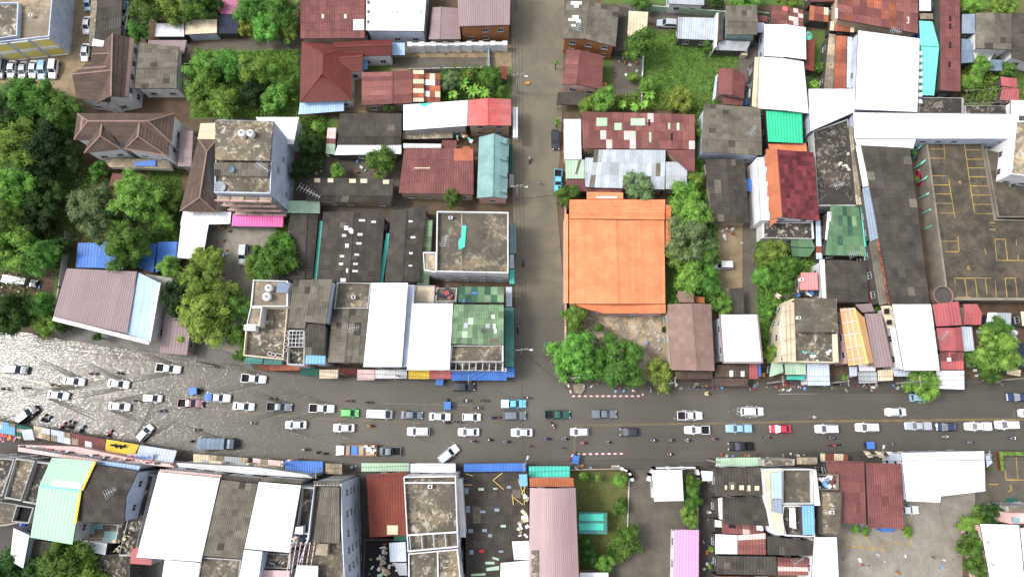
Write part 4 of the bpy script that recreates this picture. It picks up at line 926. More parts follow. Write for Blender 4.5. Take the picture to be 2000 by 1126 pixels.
SH('long dirty grey lean-to below the white roofed hall', [(786,258),(884,255),(884,270),(786,272)], 3, 'stainlight', 'walldark', name='lean_to', cat='lean-to')
SH('brown strip roof between the grey lean-to and the maroon roof', [(864,274),(892,274),(892,290),(862,290)], 3, 'maroon', 'walldark', name='shed', cat='shed')
b = GB('dark brown gabled roof with a broken ridge behind the white strip roof', [(664,222),(785,222),(783,283),(658,283)], [(661,267),(784,267)], 3.8, 4.6, 'darktile', 'walldark', su=1.6, sv=1.5)
SH('long narrow white roof over the garden yard', [(660,283),(784,282),(784,301),(653,303)], 3.4, 'white', 'walldark', name='lean_to', cat='lean-to')
SH('pinkish patched hut left of the dark brown gabled roof', [(640,250),(657,250),(654,302),(636,300)], 2.8, 'palepink', 'walldark', name='shed', cat='shed', mix=(['maroon','lightgreen','cream'],.5), sv=1.3)
b = GB('long dark tiled house with a row of white skylights', [(598,348),(770,350),(764,395),(596,392)], [(600,380),(766,382)], 4.0, 5, 'darktile', 'walltan', su=1.6, sv=1.5)
patch(b, [(614,348,625,356),(640,348,651,356),(682,349,695,357),(704,349,717,357),(748,351,760,359)], 'cream')
aerial(604, 374, 4.6, 'big white television aerial over the long dark tiled house', L=5, ang=-28, elems=8, mat='whiteold')
b = SH('maroon sheet roof with one rust coloured corner above the teal cottage yard', [(790,290),(925,290),(925,380),(779,377)], [5.6,5.6,4.8,4.8], 'maroon', 'walltan', su=1.1, sv=2.6, wave=.5)
patch(b, [(887,290,924,314)], 'rust', 'rust_sheet'); patch(b, [(809,327,840,329)], 'cream')
b = SH('white strip roof behind the maroon roof with the rust corner', [(788,280),(862,281),(862,289),(788,289)], 3.6, 'whiteold', 'walldark', name='lean_to', cat='lean-to')
b = GB('cottage with a mottled teal gable roof and cream front at the lane', [(936,268),(932,387),(990,388),(994,272)], [(964,261),(962,384)], 5.2, 6.6, 'tealroof', 'wallpink', su=60, sv=1.4, wave=.5, amp=.03)
for y in (275, 308, 340, 371):
    q0, q1, q2 = P(976, y+2, 7.0), P(990, y-6, 6.4), P(990, y+6, 6.4); m = MB(); m.add([q0, q1, q2, q1-Vector((0,0,1.1)), q2-Vector((0,0,1.1)), q0-Vector((0,0,.6))], [(0,1,3,5),(0,5,4,2),(1,2,4,3),(0,2,1)]); m.build('dormer', 'tealroof', b)
SH('green awning along the lane side of the teal cottage', [(994,282),(1002,282),(1003,338),(994,338)], 3, 'bottle', None, name='awning', cat='awning')
SH('grey awning below the green one at the teal cottage', [(994,340),(1003,340),(1003,366),(994,366)], 2.8, 'lightgrey', None, name='awning', cat='awning')
clutter((893,262,922,292), 2.6, 'green netting and boards heaped behind the teal cottage', 10, ('teal','greenroof','whiteold','wallbrown'))
# dark halls of the middle
GB('dark hall roof with a brown streaked left slope above the round tree', [(568,418),(545,545),(610,545),(622,420)], [(600,418),(594,545)], 4.4, 5.2, 'darktile', 'walldark', su=1.2, sv=1.4)
b = GB('large dark corrugated hall roof dotted with white skylights', [(632,414),(619,548),(741,550),(752,416)], [(690,414),(682,550)], 5, 6.2, 'darktile', 'walldark', su=1.2, sv=1.4)
patch(b, [(672,441,680,449),(668,457,676,462),(674,476,681,483),(664,498,672,502),(662,513,670,517),(676,524,680,532),(665,543,675,550),(681,445,687,453)], 'white')
patch(b, [(701,428,713,432),(725,431,734,435),(698,455,708,460),(696,473,706,477),(692,495,701,499),(690,513,699,517),(688,527,699,531),(683,447,690,456)], 'white', i=1)
b = GB('narrower dark hall roof with a teal gutter on its left', [(765,412),(752,550),(818,550),(834,400)], [(795,408),(785,550)], 4.8, 5.6, 'darktile', 'walldark', su=1.2, sv=1.4)
patch(b, [(798,430,806,434),(802,461,811,465),(799,492,806,496),(798,517,805,520)], 'white', i=1)
blockthing('roof_gutter', 'bright teal gutter between the round tree and the skylight hall', 'gutter', [(624,432),(631,432),(618,548),(612,548)], 0, 3.8, 'walldark', top='teal')
blockthing('roof_gutter', 'bright teal gutter between the two dark halls', 'gutter', [(754,456),(761,456),(748,550),(740,550)], 0, 4, 'walldark', top='teal')
SH('light green tiled strip roof left of the stained concrete block', [(832,430),(845,430),(838,556),(814,556)], 3.6, 'greentile', 'walldark', name='lean_to', cat='lean-to', su=1.2, sv=1.2)
b = FL('concrete block at the lane with a heavily stained roof and white lower facade', [(853,412),(993,414),(993,533),(851,530)], 9.4, 'stain', 'wallwhite', par=.9)
m = MB(); q = [P(905,414,8.5), P(912,414,8.5), P(904,485,8.5), P(897,485,8.5)]; q = q if ccw(q) else q[::-1]; patch(b, [[(902,440),(911,440),(908,482),(896,488),(895,470),(901,462)]], 'teal', 'tarpaulin')
patch(b, [(901,414,903,532)], 'stainlight', 'roof_joint', t=.06)
FL('small stained stair house left of the concrete block', [(826,492),(851,492),(851,532),(828,528)], 8, 'stainlight', 'wallwhite', par=.3, win=False)
SH('pale blue awnings along the lane side of the concrete block', [(995,436),(1008,436),(1008,495),(995,495)], 3.2, 'tealroof', None, name='awning', cat='awning')
SH('lilac awning squeezed between two blue awnings at the lane', [(995,497),(1004,497),(1004,524),(995,524)], 3, 'whiteblue', None, name='awning', cat='awning')
SH('turquoise awning at the lower corner of the concrete block', [(995,526),(1005,526),(1005,554),(995,554)], 3, 'teal', None, name='awning', cat='awning')
# ---------------- shophouse row north of the street
H1 = 10
b = FL('corner shophouse with a pale peeling roof and a sunken terrace', [(494,546),(562,548),(562,598),(489,598)], H1+.4, 'stainlight', 'wallwhite', par=.4)
FL(None, [(489,599),(512,599),(507,636),(481,634)], H1+.3, 'stainlight', 'wallwhite', par=.3, root=b, win=False)
FL('terrace of the corner shophouse ringed by white pots', [(511,600),(562,600),(553,702),(475,694),(480,636),(508,637)], H1-1.6, 'stain', 'cream', par=1.0)
water_tank(523, 561, H1, 'white water tank with an open lid on the corner shophouse'); water_tank(519, 578, H1, 'white water tank just below the open one on the corner shophouse', r=.85)
blockthing('solar_panel', 'grey glass hatch with a white sill on the corner shophouse', 'roof hatch', [(542,551),(567,553),(560,571),(540,570)], H1, H1+.7, 'whiteold', top='steelblue')
for k, (x, y) in enumerate([(526,690),(533,692),(541,693),(547,694),(556,683),(557,672),(558,660),(559,650)]):
    p = P(x, y, H1-1.7); t = thing('plant_pot', 'white plant pot '+['first','second','third','fourth','fifth','sixth','seventh','last'][k]+' along the edge of the corner terrace from the street side', 'plant pot', Vector((p.x, p.y, H1-1.6)), 'white plant pots on the corner terrace'); m = MB(); m.cyl(p, .3, .42, H1-2.5, H1-1.8, 10); m.build('pot', 'plastic', t); m = MB(); m.cyl(p, .34, .2, H1-1.79, H1-1.6, 8); m.build('soil', 'mud', t)
blockthing('stair_hood', 'small white box hood on the corner of the terrace', 'roof box', [(477,634),(498,635),(498,645),(477,644)], H1-1.6, H1+.6, 'white')
SH('grey corrugated shophouse roof, left of the pair', [(573,546),(611,546),(596,641),(563,640)], [H1+1,H1+1,H1,H1], 'oldtile', 'wallgrey', name='shophouse', cat='shophouse', su=1.3, sv=1.4, wave=.4)
SH('higher grey corrugated shophouse roof, right of the pair', [(610,545),(650,545),(637,632),(596,628)], [H1+2.4,H1+2.4,H1+1.6,H1+1.6], 'oldtile', 'wallblue', name='shophouse', cat='shophouse', su=1.3, sv=1.4, wave=.4)
SH('lower dark corrugated roof in front of the higher grey one', [(597,632),(636,632),(634,694),(597,692)], H1-.6, 'darktile', 'wallgrey', name='shophouse', cat='shophouse', su=1.3, sv=1.4, wave=.4)
FL('open roof well with a pale lattice frame between terrace and corrugated roofs', [(563,644),(595,644),(594,714),(560,712)], H1-2.2, 'staindark', 'wallwhite', par=1.2, name='shophouse', cat='shophouse')
b = list(SLOPES)[-1]
for k in range(5): m = MB(); m.bar(P(565+7*k,645,H1-1.8), P(563+7*k,676,H1-1.8), .1); m.build('bar', 'whiteold', b)
for k in range(5): m = MB(); m.bar(P(565,645+8*k,H1-1.7), P(594,645+8*k,H1-1.7), .1); m.build('bar', 'whiteold', b)
SH('sky blue translucent awning at the front edge of the dark corrugated roof', [(598,693),(636,693),(636,710),(597,710)], H1-1.2, 'skyblue', 'wallgrey', name='awning', cat='awning', su=1.4, sv=3)
FL('stained flat terrace behind the two tone grey gable', [(658,551),(725,552),(719,602),(652,602)], H1-.6, 'stain', 'wallgrey', par=.5, name='shophouse', cat='shophouse')
GB('two tone grey gable roof beside the white shophouse', [(650,603),(640,707),(712,708),(719,603)], [(682,603),(673,708)], H1-1.6, H1-.8, 'oldtile', 'wallgrey', name='shophouse', cat='shophouse', su=1.3, sv=1.4, wave=.4)
b = SH('tall shophouse under a long bright white roof', [(726,552),(797,552),(785,716),(710,716)], [H1+.6,H1+.6,H1,H1], 'white', 'whiteblue', name='shophouse', cat='shophouse', su=2.2, sv=30)
m = MB(); m.bar(P(802,556,H1-1), P(795,716,H1-1), 1.6, .3); m.build('parapet', 'whiteblue', b)
SH('lower white shophouse roof with a pale grey seam', [(805,592),(885,592),(878,722),(795,722)], [H1-.4,H1-.4,H1-1,H1-1], 'white', 'whiteblue', name='shophouse', cat='shophouse', su=2.2, sv=30)
FL('small grey backyard roofs behind the lower white shophouse', [(811,557),(850,557),(848,590),(806,590)], 6, 'cream', 'wallgrey', par=.3)
FL('olive roof scattered with red scraps beside the green netting', [(852,562),(893,562),(891,589),(850,589)], 6, 'stain', 'wallgrey', par=.4)
clutter((854,560,890,586), 5.7, 'red and dark scraps strewn on the olive roof', 12, ('pinkred','red','navy','walldark'))
b = SH('roof yard shaded by dark green netting', [(896,559),(984,560),(984,590),(895,590)], 8.2, 'netgreen', 'wallgrey', name='net_shade', cat='shade net', su=1.4, sv=1.4, wave=0, mix=(['greenold','greentile'],.3))
patch(b, [(922,570,932,574),(904,584,908,590)], 'blue', 'scrap')
b = SH('shophouse roof of pale green tiles with three white panes', [(887,594),(984,595),(984,673),(881,671)], [H1-.4,H1-.4,H1-1,H1-1], 'greentile', 'wallgrey', name='shophouse', cat='shophouse', su=1.1, sv=1.3, wave=.35)
patch(b, [(960,614,966,622),(963,632,968,641),(965,642,970,650)], 'white'); patch(b, [(906,630,914,640),(948,632,957,640)], 'lightgrey'); patch(b, [(940,642,948,650),(957,660,972,670)], 'oldtile')
FL('sunken stained terrace below the pale green tiles', [(881,674),(983,674),(983,706),(878,706)], H1-1.4, 'stain', 'wallwhite', par=.8, name='shophouse', cat='shophouse')
b = FL('white barred balcony along the front of the corner shophouse', [(878,708),(983,709),(983,723),(876,722)], H1-3, 'staindark', 'wallwhite', par=.5, name='balcony', cat='balcony', win=False)
for k in range(9): m = MB(); m.bar(P(878+13*k,708,H1-2.6), P(877+13*k,723,H1-2.6), .14); m.build('rail', 'whiteold', b)
SH('long teal awning along the lane side of the green tiled shophouse', [(986,600),(1004,600),(1004,716),(986,716)], 4.4, 'tealdark', None, name='awning', cat='awning', su=2.2, sv=5, wave=.5)
SH('pale grey awning above the long teal one at the lane', [(988,560),(1000,560),(1000,598),(988,598)], 4, 'whiteblue', None, name='awning', cat='awning')
SH('blue corner awning where lane and street meet', [(984,717),(1005,717),(1005,736),(984,736)], 3.6, 'blue', None, name='awning', cat='awning')
aw = [((882,725,990,742),'blue','long striped blue awning of the corner shop'),((840,723,881,739),'redfade','red awning between the yellow and the blue one'),((798,722,839,739),'yellow','yellow awning in front of the lower white shophouse'),
 ((733,721,795,738),'whiteold','long white awning in front of the tall white shophouse'),((698,721,732,741),'palepink','pale pink awning beside the long white one'),((662,719,696,731),'darkred','dark red awning at the street'),((624,721,661,738),'cream','cream awning between the green and the dark red one'),
 ((588,719,623,733),'bottle','dark green awning at the street'),((508,710,587,722),'rust','long rust red awning left of the dark green one')]
for (x0,y0,x1,y1), mk, lb in aw: SH(lb, [(x0,y0),(x1,y0),(x1,y1),(x0,y1)], [3.8,3.8,3.1,3.1], mk, None, name='awning', cat='awning', su=1.9, sv=1.5, wave=.5, group='awnings along the street front')
SH('left teal canopy below the corner terrace', [(480,697),(515,698),(512,710),(479,709)], 5, 'tealdark', None, name='awning', cat='awning'); SH('right teal canopy below the corner terrace', [(518,698),(553,700),(551,712),(515,711)], 5, 'tealdark', None, name='awning', cat='awning')
# ---------------- east of the lane, top
b = GB('grey brown gabled house with white patches at the top of the lane', [(1106,2),(1099,76),(1202,92),(1209,16)], [(1150,3),(1141,76)], 6.4, 7.6, 'oldtile', 'wallbrown', su=1.2, sv=1.3, wave=.4)
patch(b, [(1115,3,1136,9),(1121,9,1130,15),(1118,30,1130,37),(1110,36,1124,41),(1125,38,1134,44),(1116,48,1124,52)], 'white', 'white_sheet')
SH('dark sheet strip between the patched gable and the cream roof', [(1208,13),(1228,16),(1222,100),(1198,98)], 3.2, 'darktile', 'walldark', name='lean_to', cat='lean-to')
SH('cream sheet roof beside the bushy tree at the field corner', [(1228,22),(1266,24),(1262,72),(1225,72)], 3.2, 'cream', None, name='car_port', cat='car port', su=1.6, sv=1.6)
GB('small maroon gabled house at the lane', [(1107,97),(1098,165),(1175,176),(1178,109)], [(1133,98),(1126,164)], 4.4, 5.6, 'maroon', 'wallpink', su=1.3, sv=9, wave=.5)
SH('dark flat car port below the small maroon house', [(1090,180),(1146,182),(1144,206),(1086,204)], 3, 'darktile', None, name='car_port', cat='car port', su=3, sv=3)
SH('brick red step roof beside the small maroon house', [(1174,160),(1185,162),(1184,174),(1172,172)], 2.8, 'rust', 'walldark', name='lean_to', cat='lean-to')
SH('light grey ribbed roof beside the parked silver car', [(1324,34),(1400,36),(1395,79),(1323,76)], 3.6, 'silver', 'walldark', su=1.1, sv=4, wave=.5)
blockthing('boundary_wall', 'tall white wall at the end of the light grey ribbed roof', 'wall', [(1399,26),(1404,26),(1400,90),(1395,94)], 0, 4.2, 'whiteold')
b = GB('weathered brown gable house with a teal grey wall facing the field', [(1417,12),(1478,12),(1478,68),(1418,68)], [(1420,41),(1480,42)], 6, 7, 'oldtile', 'wallteal', su=1.2, sv=1.3)
SH('dark brown strip roof between white wall and the weathered gable', [(1404,24),(1414,24),(1412,80),(1402,80)], 4.6, 'darktile', 'walltan', name='lean_to', cat='lean-to')
SH('grey asbestos lean-to below the weathered brown gable', [(1406,79),(1466,81),(1458,100),(1396,98)], [3.4,3.4,2.6,2.6], 'lightgrey', 'walldark', name='lean_to', cat='lean-to', su=1.1, sv=3)
SH('grey white building cut by the top edge above the pipe wall', [(1306,-50),(1378,-50),(1375,11),(1306,8)], 4, 'lightgrey', 'wallwhite')
fence([(1276,11),(1416,22)], 2.2, 'lightgreen', 'pale green wall with white posts along the asphalt drive')
fence([(1478,22),(1506,26)], 2.2, 'lightgreen', 'short pale green wall right of the weathered gable')
SH('maroon roof speckled with cream squares, left half', [(1507,12),(1539,13),(1539,48),(1506,46)], 4.4, 'oldmaroon', 'walldark', su=1.1, sv=1.0, wave=.4, mix=(['palepink','redfade'],.35))
SH('maroon roof speckled with cream squares, right half', [(1540,14),(1568,20),(1569,52),(1540,48)], 4.2, 'oldmaroon', 'walldark', su=1.1, sv=1.0, wave=.4, mix=(['palepink'],.3))
SH('small maroon lean-to beside the weathered brown gable', [(1479,30),(1500,32),(1499,43),(1479,43)], 3, 'maroon', 'walldark', name='lean_to', cat='lean-to')
SH('pale blue sheet roof squeezed behind the square white roof', [(1478,44),(1493,45),(1491,64),(1479,64)], 3, 'whiteblue', 'walldark', name='lean_to', cat='lean-to')
GB('square white roofed house beside the turquoise tank', [(1492,48),(1492,110),(1574,117),(1573,54)], [(1536,48),(1536,112)], 5, 5.4, 'white', 'wallblue', su=2.4, sv=9)
GB('large white gable roof with a thin ridge line above the green roof', [(1484,112),(1480,212),(1579,222),(1569,121)], [(1527,114),(1535,216)], 6, 6.7, 'white', 'walltan', su=2.6, sv=20)
SH('long pale side roof along the large white gable', [(1474,112),(1483,112),(1478,210),(1468,208)], 3.6, 'cream', 'walldark', name='lean_to', cat='lean-to')
GB('rusty maroon gabled hut with a blue barrel beside it', [(1404,134),(1402,184),(1452,194),(1455,146)], [(1431,134),(1430,186)], 3.8, 4.8, 'maroon', 'walltan', su=1.2, sv=1.8)
SH('lower maroon porch in front of the rusty hut', [(1412,187),(1453,193),(1450,206),(1410,204)], 2.6, 'oldmaroon', None, name='porch', cat='porch')
SH('white and blue strip awning on the left of the rusty hut', [(1397,150),(1402,144),(1398,190),(1391,198)], 2.4, 'whiteblue', None, name='awning', cat='awning')
SH('narrow reddish brown shed right of the square white roof', [(1575,75),(1592,76),(1590,140),(1572,136)], 3, 'brick', 'walldark', name='shed', cat='shed', su=1.2, sv=3)
water_tank(1580, 67, 1.5, 'turquoise domed water tank beside the square white roof', r=1.1, hh=2.6, mat='aqua')
water_tank(1460, 198, 0, 'dark blue water barrel beside the rusty maroon hut', r=.8, hh=1.2, mat='blue')
blockthing('storage_box', 'white box on a stand beside the rusty maroon hut', 'box', [(1464,174),(1474,174),(1474,189),(1464,189)], 0, 2, 'white')
blockthing('storage_box', 'cream cube at the edge of the green field', 'box', [(1448,97),(1460,98),(1459,108),(1448,107)], 0, 1.6, 'cream')
clutter((1466,70,1486,92), 0, 'dark scrap with a tan board beside the square white roof', 9, ('navy','stainlight','dark','cream'))
# ---------------- top right
b = SH('sprawling rusty maroon warehouse roof at the top right', [(1636,-50),(1793,-50),(1793,66),(1636,38)], 6, 'oldmaroon', 'walltan', su=1.6, sv=2.2, wave=.5, mix=(['maroon','maroon','rust'],.5))
patch(b, [(1632,16,1636,36)], 'white', 'gutter'); patch(b, [(1771,33,1776,46)], 'palepink', 'sheet')
SH('rusty lean-to under the left edge of the maroon warehouse', [(1622,42),(1669,46),(1668,64),(1620,60)], 3.4, 'rust', 'walldark', name='lean_to', cat='lean-to', su=1, sv=2, mix=(['oldmaroon','cream'],.5))
SH('small rusty roof at the top edge left of the warehouse', [(1580,-40),(1632,-40),(1632,4),(1584,4)], 4, 'maroon', 'walldark')
SH('short cream and rust roof left of the warehouse', [(1582,11),(1618,16),(1618,44),(1580,40)], 3, 'rust', 'walldark', name='shed', cat='shed', su=1, sv=1.4, mix=(['cream','oldmaroon'],.6))
SH('orange rusted strip roof between two grey strips', [(1633,70),(1654,71),(1652,174),(1628,174)], 4, 'rust', 'walldark', su=1.1, sv=3, wave=.4)
SH('old grey strip roof left of the orange rusted strip', [(1619,66),(1632,68),(1627,174),(1609,174)], 3.6, 'stainlight', 'walldark')
SH('pale blue strip roof right of the orange rusted strip', [(1655,72),(1665,73),(1660,172),(1653,172)], 3.8, 'whiteblue', 'walldark')
SH('narrow weathered gutter roof along the big white hall', [(1666,74),(1673,66),(1670,180),(1661,176)], 4.4, 'stainlight', 'walldark', name='lean_to', cat='lean-to')
b = SH('big white market hall roof with vents along its right edge', [(1676,60),(1796,76),(1791,219),(1670,214)], 7.4, 'white', 'wallblue', su=2.6, sv=2.6, wave=.9)
for k in range(8):
    y = 104+13.5*k; p = P(1797, y, 6.2); m = MB(); m.box(p.x-.45, p.y-.45, 4.5, p.x+.45, p.y+.45, 6.3); m.build('vent', 'white', b)
b = SH('upper half of the bright aqua roof beside the market hall', [(1795,41),(1821,43),(1834,92),(1797,90)], 5, 'aqua', 'blue', su=1.6, sv=30)
SH('lower half of the bright aqua roof beside the market hall', [(1798,91),(1834,93),(1824,187),(1799,186)], 5, 'aqua', 'blue', su=1.6, sv=30)
b = SH('long maroon shed roof with four dark roof openings', [(1836,-50),(1874,-50),(1876,179),(1837,177)], 5, 'maroon', 'walldark', su=1, sv=2.6, wave=.5)
patch(b, [(1854,32,1858,41),(1854,46,1858,56),(1854,82,1858,94),(1853,120,1857,131)], 'dark', 'roof_opening')
SH('white roof scrap at the top edge beside the long maroon shed', [(1795,-30),(1818,-30),(1818,22),(1795,22)], 5, 'white', 'walldark')
SH('weathered strip between the white scrap and the aqua roof', [(1795,26),(1822,27),(1822,38),(1797,38)], 4, 'stainlight', 'walldark', name='lean_to', cat='lean-to')
SH('light blue roof beside the grey gable on the far right', [(1879,28),(1905,28),(1905,66),(1878,66)], 4, 'bluegrey', 'walldark')
GB('grey brown gabled house cut by the right edge', [(1906,26),(1906,95),(1975,98),(1975,28)], [(1941,25),(1941,96)], 5, 6.2, 'oldtile', 'wallwhite', su=1.6, sv=1.6)
GB('dark gabled house in the top right corner', [(1976,26),(1976,112),(2060,130),(2060,30)], [(2005,26),(2005,120)], 4.6, 6, 'darktile', 'wallwhite', su=1.6, sv=1.6)
SH('steel blue shed roof right of the long maroon shed', [(1878,76),(1896,78),(1902,122),(1877,124)], 3.6, 'steelblue', 'walldark', name='shed', cat='shed', su=1.6, sv=3)
FL('low white walled extension of the grey brown gable', [(1902,72),(1908,98),(1945,100),(1932,120),(1904,116),(1896,80)], 3, 'whiteold', 'wallwhite', par=.3, win=False)
SH('small slatted blue roof in the weeds at the far right', [(1934,116),(1960,118),(1958,139),(1932,138)], 2.6, 'steelblue', 'walldark', name='shed', cat='shed', sv=.8)
SH('pink red tent roof, upper part, at the far right', [(1954,150),(1986,154),(1986,172),(1956,168)], 3, 'pinkred', 'walldark'); SH('pink red tent roof, lower part, at the far right', [(1958,170),(1990,174),(1990,198),(1952,196)], 3, 'pinkred', 'walldark')
b = thing('lattice_pylon', 'fallen grey lattice mast lying across the weeds at the far right', 'pylon', P(1930,195,3.4))
for k in range(9):
    a_, c_ = P(1882+12*k, 205-5*(k % 3), 3.3), P(1890+12*k, 176+6*(k % 2), 3.9); m = MB(); m.bar(a_, c_, .08); m.build('strut', 'concrete', b); m = MB(); m.bar(a_, P(1896+12*k, 200, 3.5), .07); m.build('strut', 'concrete', b)
for y in (177, 204): m = MB(); m.bar(P(1882,y,3.5), P(1990,y-6,3.5), .09); m.build('chord', 'concrete', b)
FL('dark stained flat roof between the market hall and the white hall', [(1797,190),(1882,191),(1882,222),(1793,222)], 5, 'staindark', 'wallgrey', par=.3)
FL('low dark roof behind the fallen lattice mast', [(1884,206),(1970,206),(1970,222),(1884,222)], 4, 'staindark', 'wallgrey', par=.3)
SH('white roof corner at the right edge above the car park', [(1974,196),(2060,196),(2060,228),(1974,226)], 5.6, 'white', 'wallwhite')
SH('white canopy joining the green roof and the market hall', [(1579,174),(1671,174),(1669,219),(1582,257)], 6.0, 'white', 'wallblue', su=2.4, sv=20)
b = SH('wide white hall roof running east behind the car park', [(1666,220),(1990,224),(1986,271),(1668,271)], 6.8, 'white', 'wallblue', su=3, sv=6, wave=.9)
SH('white roof corner over the top of the dark slate hall', [(1669,272),(1789,272),(1783,290),(1673,284)], 6.5, 'white', 'wallblue', su=3, sv=6)
# ---------------- east of the lane, second band
b = SH('white rectangular roof at the lane beside the rusty shed', [(1101,233),(1134,233),(1136,311),(1103,311)], 4.4, 'white', 'wallpink', su=3, sv=20)
b = SH('pale green sheet roof below the white rectangular one', [(1104,312),(1142,312),(1142,349),(1105,349)], 3.8, 'lightgreen', 'walltan', su=1.6, sv=1.6)
patch(b, [[(1130,313),(1135,313),(1127,340),(1123,340)]], 'oldtile', 'stained_strip')
SH('maroon lean-to below the pale green sheet roof', [(1106,351),(1148,351),(1160,374),(1106,374)], 3.4, 'maroon', 'walldark', name='lean_to', cat='lean-to')
b = SH('big patched rusty maroon factory roof, upper slope', [(1138,218),(1357,224),(1357,292),(1138,290)], [4.8,4.8,5.6,5.6], 'oldmaroon', 'walltan', su=1.3, sv=2, wave=.5, mix=(['maroon','oldmaroon','palepink'],.3))
patch(b, [(1165,230,1186,246),(1232,231,1260,245),(1200,240,1214,254),(1305,240,1309,252),(1322,240,1327,254),(1235,256,1240,268),(1268,258,1272,278)], 'lightgreen', 'sheet'); patch(b, [(1266,233,1270,245),(1310,260,1314,274)], 'dark', 'roof_opening')
SH('big patched rusty maroon factory roof, lower right slope', [(1300,293),(1357,293),(1357,335),(1345,344)][0:2]+[(1357,335),(1345,335)], [5.6,5.6,5.2,5.2], 'maroon', 'walltan', su=1.3, sv=2, wave=.5)
b = SH('silver patched lower slope of the rusty factory roof', [(1161,292),(1300,293),(1298,370),(1152,366)], [5.6,5.6,4.4,4.4], 'silver', 'walltan', su=1.0, sv=3, wave=.4, mix=(['lightgrey','whiteblue','lightgrey','oldtile'],.3))
SH('greenish silver sheets at the right end of the silver slope', [(1300,316),(1343,317),(1341,370),(1300,369)], [5.1,5.1,4.3,4.3], 'lightgrey', 'walltan', su=1.0, sv=3, wave=.4)
SH('silver sheets at the left end of the silver slope', [(1143,308),(1160,308),(1151,366),(1143,364)], [5.2,5.2,4.3,4.3], 'silver', 'walltan', su=1.0, sv=3, wave=.4)
SH('dark red awning strip under the silver slope', [(1146,369),(1216,369),(1214,375),(1146,375)], 3.4, 'oldmaroon', None, name='awning', cat='awning')
# orange roof
o_ = dict(su=60, sv=.75, wave=.4, amp=.025)
b = GB('large house under a bright orange tiled roof at the lane', [(1112,428),(1112,593),(1299,593),(1297,430)], [(1202,430),(1206,593)], 6.0, 7.4, 'orange', 'wallpink', **o_)
SH(None, [(1112,390),(1299,390),(1298,429),(1112,427)], [5.6,5.6,6.6,6.6], 'orange', 'wallpink', root=b, **o_)
SH(None, [(1146,375),(1217,376),(1217,389),(1146,389)], [5.0,5.0,5.4,5.4], 'orange', 'wallpink', root=b, **o_)
SH(None, [(1300,400),(1300,481),(1310,481),(1310,401)], [6,6,5.6,5.6], 'orange', 'wallpink', root=b, win=False, **o_)
SH(None, [(1112,594),(1300,594),(1300,611),(1178,611)][0:2]+[(1300,611),(1178,611)], [5.6,5.6,5.0,5.0], 'orange', 'wallpink', root=b, **o_)
SH(None, [(1110,418),(1110,592),(1103,592),(1103,418)], [5.6,5.6,5.1,5.1], 'orange', 'wallpink', root=b, win=False, **o_)
patch(b, [(1165,383,1205,387)], 'whiteold', 'dormer_light', i=3)
fence([(1105,385),(1105,745)], 2, 'wallpink', 'pinkish lane wall in front of the orange roofed house', th=.25)
GB('grey tiled gable house between the green roof and the field', [(1375,203),(1485,211),(1488,303),(1370,297)], [(1371,270),(1488,276)], 6, 7.2, 'oldtile', 'wallblue', su=1.5, sv=1.2, wave=.4)
SH('bright green sheet roof under the large white gable', [(1496,217),(1566,219),(1568,280),(1500,277)], 5.2, 'greenroof', 'walldark', su=2, sv=20)
SH('light orange strip roof below the bright green roof', [(1500,281),(1574,280),(1576,296),(1502,292)], 3.8, 'orange', 'walltan', name='lean_to', cat='lean-to', su=1.2, sv=4)
GB('dark brown gabled house with a blue parasol at its side', [(1377,312),(1392,433),(1463,436),(1453,312)], [(1418,311),(1427,432)], 4.2, 5.4, 'darktile', 'walltan', su=1.5, sv=1.2, wave=.4)
parasol(1464, 361, 'blue parasol standing beside the dark brown gable', r=1.6)
b = GB('house with dark red mottled tiles and a scalloped orange brown side', [(1497,292),(1506,428),(1600,431),(1588,298)], [(1518,292),(1528,424)], 6.4, 8.0, 'redtile', 'wallwhite', su=.9, sv=.9, wave=.45)
q = [P(1518,292,8.12), P(1528,424,8.12), P(1504,428,6.55), P(1496,292,6.55)]; slope(b, *q, 'orangeold', su=2.4, sv=9, wave=0, lift=.1)
for k in range(5):
    y = 304+29*k; x = 1496+2.4*k; pts = [P(x-2, y, 6.6), P(x+14, y+10, 7.4), P(x-2, y+22, 6.6)]; m = MB(); m.slab(pts if ccw(pts) else pts[::-1], .2); m.build('scallop', 'orangeold', b)
FL('white parapet terrace beside the scalloped orange brown roof', [(1478,308),(1497,306),(1504,430),(1485,430)], 6.2, 'white', 'white', par=.5, rim='white', win=False)
FL('dark flat roof below the dark red mottled tiles', [(1490,434),(1588,434),(1590,466),(1490,464)], 4, 'staindark', 'wallwhite', par=.4)
FL('long dark stained terrace left of the slate hall', [(1588,256),(1656,232),(1668,300),(1680,402),(1598,402)], 5, 'staindark', 'wallgrey', par=.5)
clutter((1634,318,1660,334), 4.6, 'white rags and boards on the long dark terrace', 7, ('whiteold','cream','white'), .2, .5)
SH('weathered catwalk roof along the white strip', [(1657,245),(1665,250),(1684,400),(1672,400)], 5.6, 'stainlight', 'walldark', name='lean_to', cat='lean-to')
b = SH('long dark slate hall tapering towards the street', [(1682,284),(1777,289),(1816,595),(1739,595)], [7,7,6.6,6.6], 'darktile', 'wallgrey', su=1.5, sv=1.5, wave=.45)
SH('white strip roof along the upper left of the slate hall', [(1671,285),(1681,285),(1697,362),(1685,366)], 6.8, 'white', 'walldark', name='lean_to', cat='lean-to', su=2, sv=20)
SH('blue grey strip roof along the middle of the slate hall', [(1684,368),(1697,364),(1716,465),(1699,472)], 6.7, 'bluegrey', 'walldark', name='lean_to', cat='lean-to', su=2, sv=20)
SH('grey strip roof along the lower left of the slate hall', [(1697,473),(1714,468),(1734,592),(1717,596)], 6.6, 'oldtile', 'walldark', name='lean_to', cat='lean-to', su=2, sv=4)
